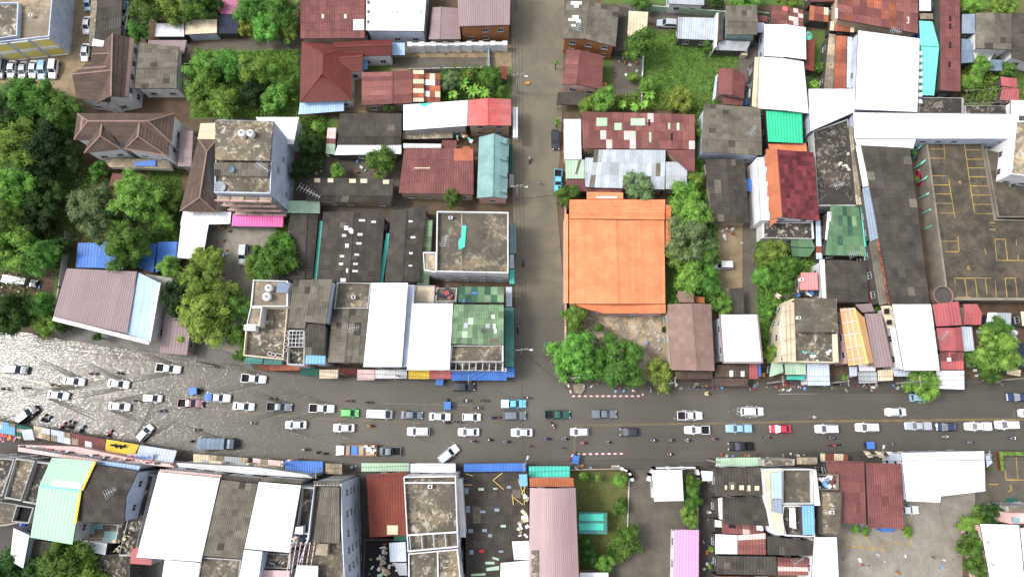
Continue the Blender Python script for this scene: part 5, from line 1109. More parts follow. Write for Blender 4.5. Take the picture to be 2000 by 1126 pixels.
b = thing('ridge_tiles', 'orange ridge tiles along the lower left edge of the slate hall', 'ridge tiles', P(1720,480,6.8)); ORG[b] = Vector(b.location)
for k in range(22): a_, c_ = P(1714+1.02*k, 467+5.8*k, 7.1), P(1714.9+1.02*k, 472+5.8*k, 7.1); m = MB(); m.bar(a_, c_, .35, .16); m.build('tile', 'rust', b)
SH('translucent green roof with pale stripes', [(1622,400),(1677,404),(1692,500),(1612,498)], 4.6, 'greenold', 'walldark', su=1.3, sv=2.2, wave=.4, mix=(['netgreen','greentile'],.3))
SH('mint edge gutter of the translucent green roof', [(1680,404),(1684,404),(1694,500),(1690,502)], 4.8, 'teal', 'walldark', name='gutter', cat='gutter')
SH('two white sheets at the left edge of the translucent green roof', [(1616,414),(1624,414),(1618,468),(1611,468)], 4.6, 'white', 'walldark', name='lean_to', cat='lean-to')
GB('nearly black gabled roof right of the pink roof', [(1614,508),(1615,588),(1696,590),(1692,512)], [(1652,508),(1658,590)], 4.6, 5.2, 'darktile', 'wallwhite', su=1.5, sv=1.5)
SH('white gutter wall left of the nearly black gable', [(1600,508),(1610,506),(1614,582),(1606,584)], 4, 'white', 'wallwhite', name='lean_to', cat='lean-to')
SH('brick red ribbed strip beside the nearly black gable', [(1692,528),(1704,529),(1714,596),(1696,594)], 3.6, 'brick', 'walldark', name='lean_to', cat='lean-to', su=9, sv=.7)
SH('green metal roof with clipped corners among the bushes', [(1545,468),(1586,468),(1592,484),(1545,482)], [3.4,3.4,4,4], 'greenold', 'walldark', su=2, sv=9); SH('lower slope of the clipped green metal roof', [(1545,483),(1592,485),(1580,501),(1546,500)], [4,4,3.2,3.2], 'greenold', 'walldark', su=2, sv=9)
SH('row of pale blue and rust sheets beside the clipped green roof', [(1593,430),(1602,430),(1606,506),(1594,506)], 3, 'whiteblue', 'walldark', name='lean_to', cat='lean-to', sv=1.4, mix=(['rust','maroon'],.4))
SH('salmon pink roof beside the nearly black gable', [(1564,532),(1596,532),(1598,566),(1562,566)], 4, 'salmon', 'wallpink', su=2, sv=9)
ac_unit(1565, 546, 4.1, 'white air conditioner box on the salmon pink roof', s_=1)
clutter((1518,568,1596,582), 2.6, 'washing and scrap on the roof behind the stained concrete villa', 16, ('whiteold','lightgrey','navy','blue','palepink','walldark'))
SH('small dark roof with climbing plants beside the side road', [(1396,563),(1452,562),(1454,612),(1400,610)], 3, 'darktile', 'walldark', name='shed', cat='shed', su=1.6, sv=1.6)
# ---------------- shops on the north side, east part
b = GB('two tone brown gabled shop beside the walled yard', [(1304,594),(1311,722),(1395,724),(1388,594)], [(1350,592),(1360,723)], 6.6, 8, 'pinktile', 'walltan', su=1.3, sv=1.0, wave=.35)
SH('brown front canopy of the two tone brown gable', [(1318,725),(1392,725),(1391,739),(1320,739)], 3.4, 'browntile', None, name='awning', cat='awning', su=1.3, sv=3)
SH('small brown roof at the back of the two tone gable', [(1324,568),(1353,569),(1356,590),(1326,590)], 5, 'pinktile', 'walltan', su=1.3, sv=1)
SH('orange brown lean-to behind the two tone gable', [(1355,578),(1376,580),(1376,592),(1358,590)], 3, 'orangeold', 'walldark', name='lean_to', cat='lean-to')
b = SH('shop with a rectangular white roof and mauve rim', [(1408,614),(1478,614),(1487,706),(1414,706)], 7.6, 'white', 'wallblue', name='shophouse', cat='shophouse', su=2.4, sv=30)
for a_, c_ in (((1406,613),(1412,708)),((1479,613),(1489,708)),((1412,708),(1489,708))): m = MB(); m.bar(P(*a_, 7.6), P(*c_, 7.6), .3, .3); m.build('roof_trim', 'mauve', b)
SH('brown canopy roof with two white hatches below the mauve rimmed shop', [(1400,712),(1462,712),(1462,736),(1396,736)], 3.6, 'browntile', 'walldark', name='shophouse', cat='shophouse')
patch(list(SLOPES)[-1], [(1425,723,1432,735),(1447,724,1454,735)], 'white')
SH('brown street awning below the white hatches', [(1392,738),(1462,738),(1460,754),(1388,754)], 3.2, 'browntile', None, name='awning', cat='awning')
SH('pink awning with a blue edge beside the brown canopy', [(1463,708),(1479,708),(1481,739),(1463,739)], 3.6, 'pinkred', None, name='awning', cat='awning')
SH('blue edge strip of the pink awning', [(1480,708),(1485,708),(1487,734),(1482,736)], 3.5, 'blue', None, name='awning', cat='awning')
b = FL('stained concrete villa with a cream framed wing beside the orange tiled shop', [(1547,583),(1634,584),(1638,708),(1524,706),(1526,640)], 7.4, 'stain', 'cream', par=.5)
q = [P(1553,582,9), P(1633,582,9), P(1638,648,9), P(1555,648,9)]; m = MB(); m.slab(q[::-1], .35); m.build('upper_roof_slab', 'stain', b); m = MB(); m.prism(inset(q[::-1], .6), 6.8, [8.64]*4); m.build('upper_wall', 'wallpink', b)
q = [P(1529,597,8.2), P(1551,589,8.2), P(1555,707,7.8), P(1530,706,7.8), P(1521,640,7.8)]; m = MB(); m.slab(q if ccw(q) else q[::-1], .3); m.build('cream_roof', 'cream', b)
for k in range(4): m = MB(); m.bar(P(1524,618+28*k-8,8.25), P(1555,612+28*k-8,8.4), .08, .06); m.build('seam', 'walltan', b)
for x in (1536, 1544): m = MB(); m.bar(P(x-2,594,8.35), P(x+1,706,8.05), .07, .06); m.build('seam', 'walltan', b)
q = [P(1626,652,7.8), P(1635,652,7.8), P(1638,706,7.8), P(1628,706,7.8)]; m = MB(); m.slab(q[::-1], .3); m.build('cream_roof', 'cream', b)
clutter((1560,680,1622,704), 6.95, 'white frames and buckets on the stained villa terrace', 9, ('whiteold','teal','white','lightgrey'), .2, .6)
SH('dull green lean-to in front of the cream framed wing', [(1507,704),(1528,703),(1530,726),(1502,736)], 3.2, 'lightgreen', 'walldark', name='lean_to', cat='lean-to')
SH('grey green roof above the teal street awning', [(1532,709),(1574,709),(1574,731),(1534,731)], 3.6, 'lightgreen', 'wallgrey', su=2, sv=9)
SH('teal awning with pale lettering strip at the street', [(1537,733),(1572,733),(1572,741),(1536,740)], 3, 'teal', None, name='awning', cat='awning')
SH('white shop roof with a blue seam at the street', [(1576,710),(1619,709),(1621,752),(1577,753)], 4, 'whiteblue', 'wallwhite', name='shophouse', cat='shophouse', su=2, sv=20)
b = GB('shop with orange tiles divided by white ribs', [(1640,602),(1657,714),(1705,708),(1687,620)], [(1668,601),(1694,710)], 6.8, 7.9, 'orangetile', 'wallpink', cap='paleyellow', su=60, sv=1.0, wave=.35)
for k in range(5): m = MB(); m.bar(P(1641+3.6*k,607+24*k,7.15), P(1669+4.8*k,602+24*k,8.2), .13, .2); m.build('rib', 'whiteold', b)
for u in (.33, .66): m = MB(); m.bar(P(1640+28*u,601,6.95+1.1*u), P(1657+37*u,713,6.95+1.1*u), .12, .2); m.build('rib', 'whiteold', b)
SH('mauve sheet roof beside the orange ribbed shop', [(1689,612),(1722,612),(1744,715),(1708,718)], 6.4, 'mauve', 'walltan', name='shophouse', cat='shophouse', su=1.5, sv=30)
SH('dark mauve roof behind the orange ribbed shop', [(1670,594),(1702,592),(1708,608),(1684,610)], 5, 'mauve', 'walldark')
for lb, pp, mk in (('pale aqua awning below the orange ribs',[(1658,716),(1674,715),(1674,733),(1659,736)],'whiteblue'),('grey white slatted awning in front of the orange ribbed shop',[(1676,726),(1712,726),(1713,747),(1677,748)],'lightgrey'),('pale orange tiled awning next to the grey slatted one',[(1714,722),(1744,721),(1744,742),(1714,744)],'cream'),
  ('white strip roof just under the orange ribs',[(1676,710),(1708,708),(1710,724),(1678,724)],'white'),('long pale blue awning in front of the big white shop',[(1744,722),(1794,726),(1794,735),(1746,734)],'whiteblue')):
    SH(lb, pp, 3.2, mk, None, name='awning', cat='awning', su=1.3, sv=4)
b = SH('big white roofed shop with two square openings in its left parapet', [(1742,594),(1818,594),(1835,723),(1765,723)], 8, 'white', 'wallwhite', name='shophouse', cat='shophouse', su=2.4, sv=40)
m = MB(); q = [P(1722,597,7.6), P(1740,596,7.6), P(1752,637,7.6), P(1736,641,7.6)]; m.slab(q[::-1], .5); m.build('parapet_block', 'cream', b)
patch(b, [(1729,602,1737,612),(1734,624,1742,633)], 'dark', 'opening', t=.5)
q = [P(1740,640,7.8), P(1750,638,7.8), P(1764,722,7.8), P(1752,716,7.8)]; m = MB(); m.slab(q[::-1], .4); m.build('side_roof', 'white', b)
b = SH('rose red roof behind the white shop, left of two', [(1821,594),(1872,588),(1879,634),(1828,637)], 6, 'pinkred', 'walltan', su=1.5, sv=20)
GB('rose red hipped roof with a fan of creases, right of two', [(1881,594),(1908,594),(1916,634),(1881,633)], [(1883,611),(1918,611)], 4.6, 5.4, 'pinkred', 'walltan', su=1.5, sv=20)
GB('rose gabled roof running down towards the street', [(1828,640),(1836,685),(1881,685),(1876,638)], [(1862,640),(1866,685)], 5.6, 6.4, 'pinkred', 'walltan', su=1.5, sv=2)
b = SH('square rose roof with a white hatch above the white street canopy', [(1836,687),(1882,687),(1882,721),(1837,721)], 5.2, 'pinkred', 'walltan', name='shophouse', cat='shophouse', su=1.6, sv=1.6, mix=(['redfade','maroon'],.3))
patch(b, [(1850,698,1860,705)], 'white'); patch(b, [(1858,690,1869,705)], 'maroon', 'sheet')
b = SH('white street canopy below the square rose roof', [(1828,723),(1883,723),(1883,760),(1830,758)], 4, 'white', None, name='awning', cat='awning', su=2, sv=20)
SH('pale blue sheet roof right of the rose gable', [(1877,637),(1898,638),(1903,684),(1882,686)], 3.4, 'whiteblue', 'walldark', name='shed', cat='shed', su=2, sv=9)
SH('white roofed hut near the round tank', [(1929,610),(1948,610),(1948,636),(1924,638)], 3, 'white', 'navy', name='shed', cat='shed'); SH('grey roofed hut right of the white hut', [(1949,610),(1975,611),(1974,634),(1948,632)], 3, 'silver', 'walldark', name='shed', cat='shed')
SH('navy ribbed roof at the right edge behind the big leafy tree', [(1980,669),(2060,669),(2060,720),(1976,718)], 3.4, 'navy', 'walldark', su=1, sv=9); SH('beige front strip of the navy ribbed roof', [(1964,716),(1994,722),(1992,734),(1966,730)], 3, 'cream', 'walldark', name='lean_to', cat='lean-to')
SH('cream roof cut by the right edge above the navy one', [(1993,608),(2060,608),(2060,634),(1996,636)], 3.4, 'cream', 'walldark')
clutter((1955,640,1985,668), 0, 'white bags and debris beside the navy ribbed roof', 12, ('whiteold','white','teal','lightgrey')); clutter((1900,722,1960,750), .1, 'white parcels lined along the pavement under the leafy tree', 14, ('white','whiteold','concrete'), .2, .6)
b = thing('round_cistern', 'round brick cistern with a dark open top beside the slate hall', 'cistern', P(1842,577,0)); p = P(1842,577,5)
m = MB(); m.cyl(p, 2.0, 2.0, 0, 5, 20, False); m.build('wall', 'pinktile', b); m = MB(); m.cyl(p, 1.95, 1.95, 4.0, 4.6, 20); m.build('water', 'walldark', b)
for k in range(12): a_ = k*.5236; m = MB(); m.bar((p.x+2.02*math.cos(a_), p.y+2.02*math.sin(a_), 5.05), (p.x+2.02*math.cos(a_+.5), p.y+2.02*math.sin(a_+.5), 5.05), .22); m.build('rim_stone', 'pinktile', b)
# car park deck
b = FL('elevated concrete car park with yellow bay lines', [(1808,272),(1918,272),(1945,430),(2080,432),(2080,586),(1850,586)], 4.4, 'deck', 'concrete', par=.6, name='car_park', cat='car park', pw=.5, win=False)
FL('upper concrete ramp on the right of the car park', [(1925,290),(1962,300),(1972,365),(2080,372),(2080,424),(1950,424)], 4.6, 'deck', 'concrete', par=.2, name='ramp', cat='ramp', win=False)
sheet_z = 3.83
def decklines(lines, wd=.15):
    vs = []; fs = []
    for l in lines:
        for (ax, ay), (bx, by) in zip(l, l[1:]):
            a_, c_ = P(ax, ay, sheet_z), P(bx, by, sheet_z); d_ = (c_-a_).normalized(); u = Vector((-d_.y, d_.x, 0))*wd/2; n = len(vs); vs += [a_-u, c_-u, c_+u, a_+u]; fs.append((n, n+1, n+2, n+3))
    part('painted_line', vs, fs, 'paintyellow', b)
for l in [[(1817,291),(1844,291)],[(1817,309),(1847,309)],[(1817,343),(1848,343)],[(1820,361),(1855,361)],[(1822,379),(1857,379)],[(1823,397),(1861,397)],[(1833,416),(1863,416)],[(1843,277),(1846,310)],[(1853,350),(1865,425)],
  [(1883,277),(1890,327),(1895,363),(1900,395),(1904,417)],[(1885,293),(1919,293)],[(1888,311),(1923,311)],[(1890,328),(1925,328)],[(1893,345),(1928,345)],[(1896,363),(1931,363)],[(1899,381),(1934,381)],[(1903,399),(1937,399)],[(1905,417),(1940,417)],
  [(1863,543),(1936,543)],[(1864,543),(1866,555)],[(1884,543),(1889,580)],[(1905,545),(1909,580)],[(1924,543),(1928,575)],[(1944,548),(1946,580)],[(1962,543),(1985,543)],[(1963,543),(1967,580)],[(1983,543),(1987,580)],[(1868,580),(1895,580)],
  [(1943,467),(1947,508),(2030,509)],[(1943,467),(1963,467),(1968,508)],[(1985,467),(1985,480)],[(1988,498),(1989,509)],[(1838,471),(1872,471)],[(1846,491),(1873,491)],[(1871,462),(1873,491)],[(1923,484),(1926,497)],[(1932,435),(1944,435)],[(1932,448),(1944,448)]]: decklines([l])
for x, y in ((1875,356),(1891,523)): decklines([[(x-3,y),(x+3,y+2)],[(x,y-4),(x,y)]], .35)
for k in range(8):
    a_ = P(1793+5.5*k, 290+30*k, 2.6); c_ = P(1806+5.3*k, 278+31*k, 3.6); t = thing('bracket', ['first','second','third','fourth','fifth','sixth','seventh','lowest'][k]+' turquoise bracket down the left wall of the car park', 'bracket', a_, 'turquoise brackets along the car park wall'); m = MB(); m.bar(a_, c_, .28); m.bar((a_.x, a_.y, 0), a_, .2); m.build('brace', 'aqua', t)
FL('white apartment house cut by the right edge beside the ramp', [(1985,236),(2070,236),(2070,352),(1975,340)], 9, 'stainlight', 'wallwhite', par=.5)
FL('grey green annex below the white apartment house', [(1984,330),(2070,330),(2070,362),(1982,358)], 4.9, 'stainlight', 'wallteal', par=.3, win=False)
# ================================================================ SOUTH SIDE
H2 = 11
SH('mint green roof with a white patch, upper slope', [(102,893),(187,900),(160,956),(78,946)], [H2,H2,H2+1.2,H2+1.2], 'mint', 'wallgrey', name='shophouse', cat='shophouse', su=2.2, sv=30)
patch(list(SLOPES)[-1], [[(107,936),(160,943),(158,955),(101,948)]], 'white', 'white_sheet'); patch(list(SLOPES)[-1], [[(183,900),(188,901),(162,957),(158,956)]], 'yellow', 'edge_strip'); patch(list(SLOPES)[-1], [[(79,946),(160,957),(158,960),(78,949)]], 'aqua', 'ridge_strip')
SH('mint green roof, long lower slope', [(77,948),(159,960),(142,1062),(60,1048)], [H2+1.2,H2+1.2,H2,H2], 'mint', 'wallgrey', name='shophouse', cat='shophouse', su=2.2, sv=30)
patch(list(SLOPES)[-1], [[(154,960),(159,960),(149,1021),(144,1021)]], 'yellow', 'edge_strip')
GB('dark grey gabled shophouse right of the mint roof', [(187,907),(270,919),(243,1023),(153,1016)], [(164,957),(246,970)], H2-.2, H2+1, 'darktile', 'wallblue', name='shophouse', cat='shophouse', su=1.4, sv=1.3, wave=.4)
FL('narrow dark roof strip at the left edge', [(-60,890),(28,896),(4,968),(-60,960)], H2-1, 'staindark', 'wallgrey', par=.5, name='shophouse', cat='shophouse')
FL('dark sooty terrace second from the left edge', [(31,894),(68,899),(40,978),(8,972)], H2-1, 'stain', 'wallgrey', par=.7, name='shophouse', cat='shophouse')
FL('dark terrace between the sooty one and the mint roof', [(71,900),(96,903),(74,985),(44,980)], H2-1.4, 'staindark', 'wallgrey', par=.7, name='shophouse', cat='shophouse')
FL('grey stained roof at the left edge below the terraces', [(-60,972),(66,988),(56,1030),(-60,1090)][0:2]+[(60,1015),(12,1026),(-60,1030)], H2-4, 'stain', 'wallgrey', par=.4)
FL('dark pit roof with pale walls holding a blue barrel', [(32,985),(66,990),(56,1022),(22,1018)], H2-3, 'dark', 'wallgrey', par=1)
water_tank(41, 1022, 5, 'blue barrel in the dark pit at the lower left', mat='blue', r=.7)
SH('tilted white roof at the lower left beside the tree', [(27,1030),(58,1044),(46,1108),(20,1094)], 7, 'white', 'wallblue', su=2, sv=20)
SH('ribbed dark roof under the mint roof', [(60,1052),(140,1064),(130,1110),(50,1110)], 5, 'darktile', 'walldark')
b = FL('court roof with teal sheets below the dark grey gable', [(166,1020),(232,1024),(226,1060),(156,1054)], 6, 'stain', 'wallgrey', par=.4)
patch(b, [(170,1020,201,1032),(170,1032,184,1042),(204,1036,226,1048),(200,1048,228,1058)], 'tealroof', 'teal_sheet')
SH('white tilted awning below the teal sheets', [(158,1053),(210,1060),(206,1082),(174,1076)], 5, 'white', 'walldark', name='shed', cat='shed')
FL('dark low roofs below the white tilted awning', [(180,1084),(255,1080),(252,1160),(190,1160)], 4.6, 'staindark', 'walldark', par=.3)
clutter((222,1024,262,1078), 5.6, 'tan scrap and dead branches on the ledge beside the white roof', 26, ('stainlight','cream','walltan','stainlight'), .15, .6)
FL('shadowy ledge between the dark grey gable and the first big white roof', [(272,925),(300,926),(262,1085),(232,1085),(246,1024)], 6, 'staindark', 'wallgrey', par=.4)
SH('first big white shophouse roof with a pink top edge', [(310,921),(430,933),(393,1096),(267,1087)], H2+.5, 'white', 'whiteblue', name='shophouse', cat='shophouse', su=2.6, sv=60)
b = SH('pink strip along the top edge of the first big white roof', [(313,915),(434,926),(432,932),(311,920)], H2, 'palepink', 'wallgrey', name='canopy', cat='canopy')
SH('white extension below the first big white roof', [(322,1092),(391,1098),(380,1170),(310,1170)], H2-.5, 'white', 'whiteblue', name='shophouse', cat='shophouse', su=2.6, sv=60)
blockthing('side_wing', 'pink red corner slab under the first big white roof', 'side wing', [(266,1068),(270,1068),(268,1088),(296,1092),(295,1102),(255,1099),(257,1076)], 0, H2-2, 'wallgrey', top='pinkred')
SH('dark corrugated shophouse roof between two white ones', [(433,936),(505,944),(473,1090),(394,1084)], H2+.3, 'oldtile', 'wallgrey', name='shophouse', cat='shophouse', su=1.3, sv=1.2, wave=.4)
SH('dark fascia strip above the corrugated shophouse roof', [(436,926),(508,934),(506,942),(433,935)], H2-.3, 'walldark', 'wallgrey', name='canopy', cat='canopy')
FL('stained slab below the dark corrugated roof', [(393,1087),(471,1092),(462,1170),(378,1170)], H2-.2, 'stain', 'wallgrey', par=.3, name='shophouse', cat='shophouse')
SH('second big white shophouse roof, upper part', [(506,940),(588,947),(565,1078),(478,1070)], H2+.7, 'white', 'whiteblue', name='shophouse', cat='shophouse', su=2.6, sv=60)
SH('second big white shophouse roof, narrow lower part', [(477,1072),(513,1076),(500,1170),(460,1170)], H2+.6, 'white', 'whiteblue', name='shophouse', cat='shophouse', su=2.6, sv=60)
SH('brown strip above the second big white roof', [(510,931),(592,938),(590,944),(508,938)], H2-.4, 'oldtile', 'wallgrey', name='canopy', cat='canopy')
FL('dark roof pocket below the second big white roof', [(517,1079),(568,1082),(566,1110),(512,1108)], H2-2, 'staindark', 'wallgrey', par=.5)
SH('pale peach roof at the bottom edge', [(508,1112),(566,1113),(564,1170),(504,1170)], H2-2, 'palepink', 'wallgrey')
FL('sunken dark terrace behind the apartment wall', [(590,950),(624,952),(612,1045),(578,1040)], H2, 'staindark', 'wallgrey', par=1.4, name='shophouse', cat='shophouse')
blockthing('water_tank', 'square white tank beside the second big white roof', 'water tank', [(578,1029),(591,1028),(590,1042),(576,1041)], H2-1.5, H2+.6, 'white')
b = FL('four storey apartment house with a pale blue windowed side wall', [(614,944),(667,944),(669,1030),(675,1170),(560,1170),(600,1050)], 15, 'stain', 'wallblue', par=1.0, name='apartment_building', cat='apartment building', dens=2.6)
SH('grey ribbed roof on top of the apartment house', [(628,950),(663,951),(664,1060),(612,1058)], [15.4,15.4,15,15], 'oldtile', 'walltan', su=1, sv=5, wave=.5, win=False)
SH('taupe strip at the front of the apartment roof', [(612,938),(664,939),(664,949),(614,948)], 14.8, 'oldtile', 'wallgrey', name='canopy', cat='canopy', win=False)
b = thing('roof_lattice', 'rusty lattice of beams on the lower apartment roof', 'frame', P(600,1085,14.6))
for k in range(6): m = MB(); m.bar(P(570+9*k,1058,15), P(560+9*k,1118,15), .14); m.build('beam', 'palepink', b)
for k in range(5): m = MB(); m.bar(P(568,1062+12*k,15.1), P(624,1064+12*k,15.1), .12); m.build('beam', 'walldark', b)
SH('white sheet roof at the bottom edge beside the apartment house', [(580,1102),(622,1104),(620,1160),(570,1160)], 15.2, 'whiteold', 'walldark', win=False)
blockthing('roof_box', 'mossy concrete box on the apartment roof', 'roof box', [(620,1062),(640,1062),(638,1084),(616,1082)], 14, 15.6, 'walltan', top='stainlight')
clutter((572,1048,606,1064), 14.2, 'heap of pale branches on the apartment roof edge', 18, ('stainlight','lightgrey','palepink'), .12, .5)
# awnings of the south side
def strip_aw(x0, x1, y0, y1, dy, mk, lb, h=(3.1,3.8), **kw):
    SH(lb, [(x0,y1),(x1,y1+dy),(x1,y0+dy),(x0,y0)], [h[1],h[1],h[0],h[0]], mk, None, name='awning', cat='awning', su=1.7, sv=1.4, wave=.5, group='awnings along the street front', **kw)
strip_aw(378,485,886,908,8,'cream','long dirty cream awning left on the south side', mix=(['stainlight','lightgrey'],.3))
strip_aw(494,554,894,916,6,'stainlight','tan tiled awning beside the blue one on the south side', mix=(['palepink'],.4))
strip_aw(557,631,898,921,3,'blue','big blue ribbed awning on the south side')
strip_aw(636,668,904,924,2,'stainlight','small tan ribbed awning in front of the apartment house')
strip_aw(706,800,904,920,0,'lightgreen','pale green awning above the brick red roof')
strip_aw(906,1028,905,921,-1,'blue','blue awning with a pink edge over the dark skylight roof')
SH('turquoise ribbed awning in front of the mauve barrel roof', [(1033,931),(1113,931),(1113,910),(1033,910)], [3.9,3.9,3.2,3.2], 'teal', None, name='awning', cat='awning', su=1.4, sv=6)
blockthing('facade_ledge', 'weathered pale ledge above the cream awning', 'facade ledge', [(345,903),(500,912),(600,926),(610,933),(480,924),(350,911)], 0, 7.4, 'wallgrey', top='whiteold')
for x, y, mk in ((455,900,'palepink'),(506,902,'cream'),(565,903,'whiteold'),(583,895,'palepink')):
    p = P(x, y, 0); t = thing('sign_post', 'slim upright sign post '+{455:'rising from the long dirty cream awning',506:'on the tan tiled awning',565:'at the left end of the big blue awning',583:'with a pink face over the big blue awning'}[x], 'sign', p, 'sign posts between awnings'); m = MB(); m.box(p.x-.2, p.y-.12, 0, p.x+.2, p.y+.12, 6.2); m.build('post', mk, t); m = MB(); m.box(p.x-.35, p.y-.16, 3.4, p.x+.35, p.y+.16, 6.0); m.build('board', mk, t)
# left bazaar strip
zz_ = [((-60,812),(30,828),'skyblue','lilac blue awning at the left edge of the street'),((33,829),(64,835),'bottle','dark green awning left of the cream one'),((66,831),(98,838),'cream','cream awning in the left shop row'),((100,838),(138,846),'whiteblue','white and lilac awning in the left shop row'),((140,845),(206,858),'maroon','brown shop front with pale figures in the left row')]
for (x0,y0),(x1,y1),mk,lb in zz_: SH(lb, [(x0,y0+22),(x1,y1+22),(x1,y1),(x0,y0)], [4.6,4.6,3.4,3.4], mk, None, name='awning', cat='awning', su=1.5, sv=1.1, wave=.5, group='awnings along the street front', mix=(['stainlight','whiteold'],.3))
b = thing('sign_board', 'slanted yellow shop sign with a dark brush mark', 'sign', P(238,873,3.6)); part('board', [P(204,880,4.6), P(262,889,4.6), P(272,868,3.6), P(208,857,3.6), P(204,880,4.3), P(262,889,4.3), P(272,868,3.3), P(208,857,3.3)], [(3,2,1,0),(4,5,6,7),(0,1,5,4),(1,2,6,5),(2,3,7,6),(3,0,4,7)], 'yellow', b)
for (xa,ya),(xb,yb) in (((216,868),(245,872)),((225,866),(228,874)),((236,868),(236,876)),((242,870),(246,868))): m = MB(); m.bar(P(xa,ya,4.3), P(xb,yb,4.3), .35, .08); m.build('brush_mark', 'dark', b)
b = SH('white blue awning at the end of the left shop row', [(264,896),(338,905),(346,880),(274,869)], [5,5,3.4,3.4], 'whiteblue', None, name='awning', cat='awning', su=2, sv=2)
b = blockthing('sign_board', 'pale blue sign with a red dot and blue lettering', 'sign', [(249,886),(299,886),(297,898),(249,898)], 5.0, 5.3, 'bluegrey', top='silver')
m = MB(); p = P(258,892,5.36); m.cyl(p, .42, .42, 5.301, 5.36, 12); m.build('red_dot', 'red', b)
for k in range(8): m = MB(); p = P(266+4*k,892,5.3); m.box(p.x-.16, p.y-.3+.06*(k % 2), 5.301, p.x+.16, p.y+.3-.1*(k % 3), 5.34); m.build('letter', 'blue', b)
b = blockthing('sign_board', 'upright pale blue sign with scribbled marks in the left shop row', 'sign', [(42,839),(62,838),(67,858),(47,858)], 4.8, 5.1, 'silver')
b = blockthing('facade_row', 'long row of pink shop house fronts with many small balconies', 'shophouse fronts', [(36,868),(150,872),(250,893),(330,905),(340,912),(186,897),(36,880)], 0, 7, 'wallpink', top='palepink')
for k in range(34):
    x = 44+8.0*k; y = 869+(x-36)*.118; p = P(x, y+R.uniform(0,5), 7); m = MB(); m.box(p.x-.6, p.y-.18, 7.001, p.x+.5, p.y+.18, 7.25); m.build('balcony_rail', R.choice(['pinkred','palepink','walldark','whiteold']), b)
SH('pink white coping strip above the left dark terraces', [(38,872),(120,886),(119,892),(36,880)], H2-1.5, 'palepink', 'wallgrey', name='canopy', cat='canopy'); SH('pale coping strip above the mint roof', [(120,886),(196,897),(194,903),(119,893)], H2-1.4, 'palepink', 'wallgrey', name='canopy', cat='canopy')
SH('pale blue coping strip above the dark grey gable', [(196,898),(275,909),(272,917),(192,905)], H2-1.4, 'paleblue', 'wallgrey', name='canopy', cat='canopy')
clutter((0,840,40,862), 3.2, 'coloured stalls crowded at the left edge', 14, ('orange','red','whiteold','rose','cream'))
# middle south
b = SH('brick red corrugated roof with one beige sheet', [(716,926),(795,920),(797,1044),(722,1048)], [H2-3,H2-3,H2-4,H2-4], 'brick', 'wallgrey', name='shophouse', cat='shophouse', su=1.1, sv=2.8, wave=.5)
patch(b, [(756,1025,777,1043)], 'cream', 'beige_sheet')
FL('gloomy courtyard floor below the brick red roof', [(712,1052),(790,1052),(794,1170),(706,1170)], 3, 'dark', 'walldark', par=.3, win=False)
SH('pale blue sheet roof in the gloomy courtyard', [(760,1059),(792,1057),(794,1095),(762,1096)], 5, 'whiteblue', 'walldark', name='shed', cat='shed', su=1.5, sv=3)
SH('dirty white lower sheet in the gloomy courtyard', [(768,1098),(794,1098),(796,1122),(780,1122)], 4.4, 'lightgrey', 'walldark', name='shed', cat='shed')
clutter((738,1064,778,1124), 2.9, 'boards, pots and planks piled in the gloomy courtyard', 26, ('whiteold','stainlight','walltan','lightgreen','cream'))
blockthing('bottle_roof', 'dark green slab under the brick red roof', 'slab', [(770,1045),(797,1044),(797,1054),(770,1055)], 0, 5, 'walldark', top='bottle')
b = FL('wide concrete roof framed by pale beams with mossy stains', [(788,930),(890,928),(895,1068),(796,1077)], 12, 'stain', 'wallwhite', par=.8, name='shophouse', cat='shophouse', rim='whiteold')
for l in (((790,942),(890,942)),((796,1044),(893,1038))): m = MB(); m.bar(P(*l[0], 12), P(*l[1], 12), .28); m.build('beam', 'whiteold', b)
for k in range(4): m = MB(); m.bar(P(800+23*k,1044-k,12), P(802+23*k,1074-2*k,12), .2); m.build('beam', 'lightgrey', b)
b = FL('lower concrete roof split by a pale joint', [(797,1080),(894,1071),(904,1170),(798,1170)], 11.6, 'stain', 'wallwhite', par=.4, name='shophouse', cat='shophouse', rim='whiteold')
patch(b, [[(853,1076),(856,1075),(858,1170),(855,1170)]], 'whiteold', 'joint', t=.2)
SH('white side roof along the right of the framed concrete roof', [(892,934),(902,934),(910,1048),(898,1048)], 9, 'whiteold', 'wallwhite', name='side_roof', cat='side roof', su=2, sv=20)
SH('white street canopy of the framed concrete roof', [(802,922),(890,922),(890,905),(802,905)], [5.5,5.5,5,5], 'white', 'wallwhite', name='awning', cat='awning', su=2, sv=9)
b = SH('wide almost black roof sprinkled with pale skylights', [(906,924),(1032,922),(1034,1170),(912,1170)], 5.4, 'darktile', 'walldark', su=1.5, sv=1.6, wave=.4)
patch(b, [(907,952,915,964),(910,987,918,1000),(938,996,948,1001),(966,992,975,998),(990,948,998,953),(942,1032,951,1038),(953,1042,961,1048),(974,1074,983,1078),(917,1073,925,1082),(914,1032,924,1040)], 'bluegrey'); patch(b, [(978,1024,988,1029),(934,952,945,957),(963,952,971,955)], 'lightgreen')
patch(b, [(936,1072,945,1078)], 'red', 'red_pane'); patch(b, [(1008,1030,1015,1034)], 'blue', 'blue_pane')
patch(b, [[(948,1096),(966,1096),(966,1101),(948,1101)],[(950,1108),(975,1104),(975,1112),(950,1114)],[(920,1120),(948,1118),(948,1123),(920,1124)],[(962,1086),(975,1090),(974,1094),(962,1090)]], 'lightgreen', 'glass_sheet')
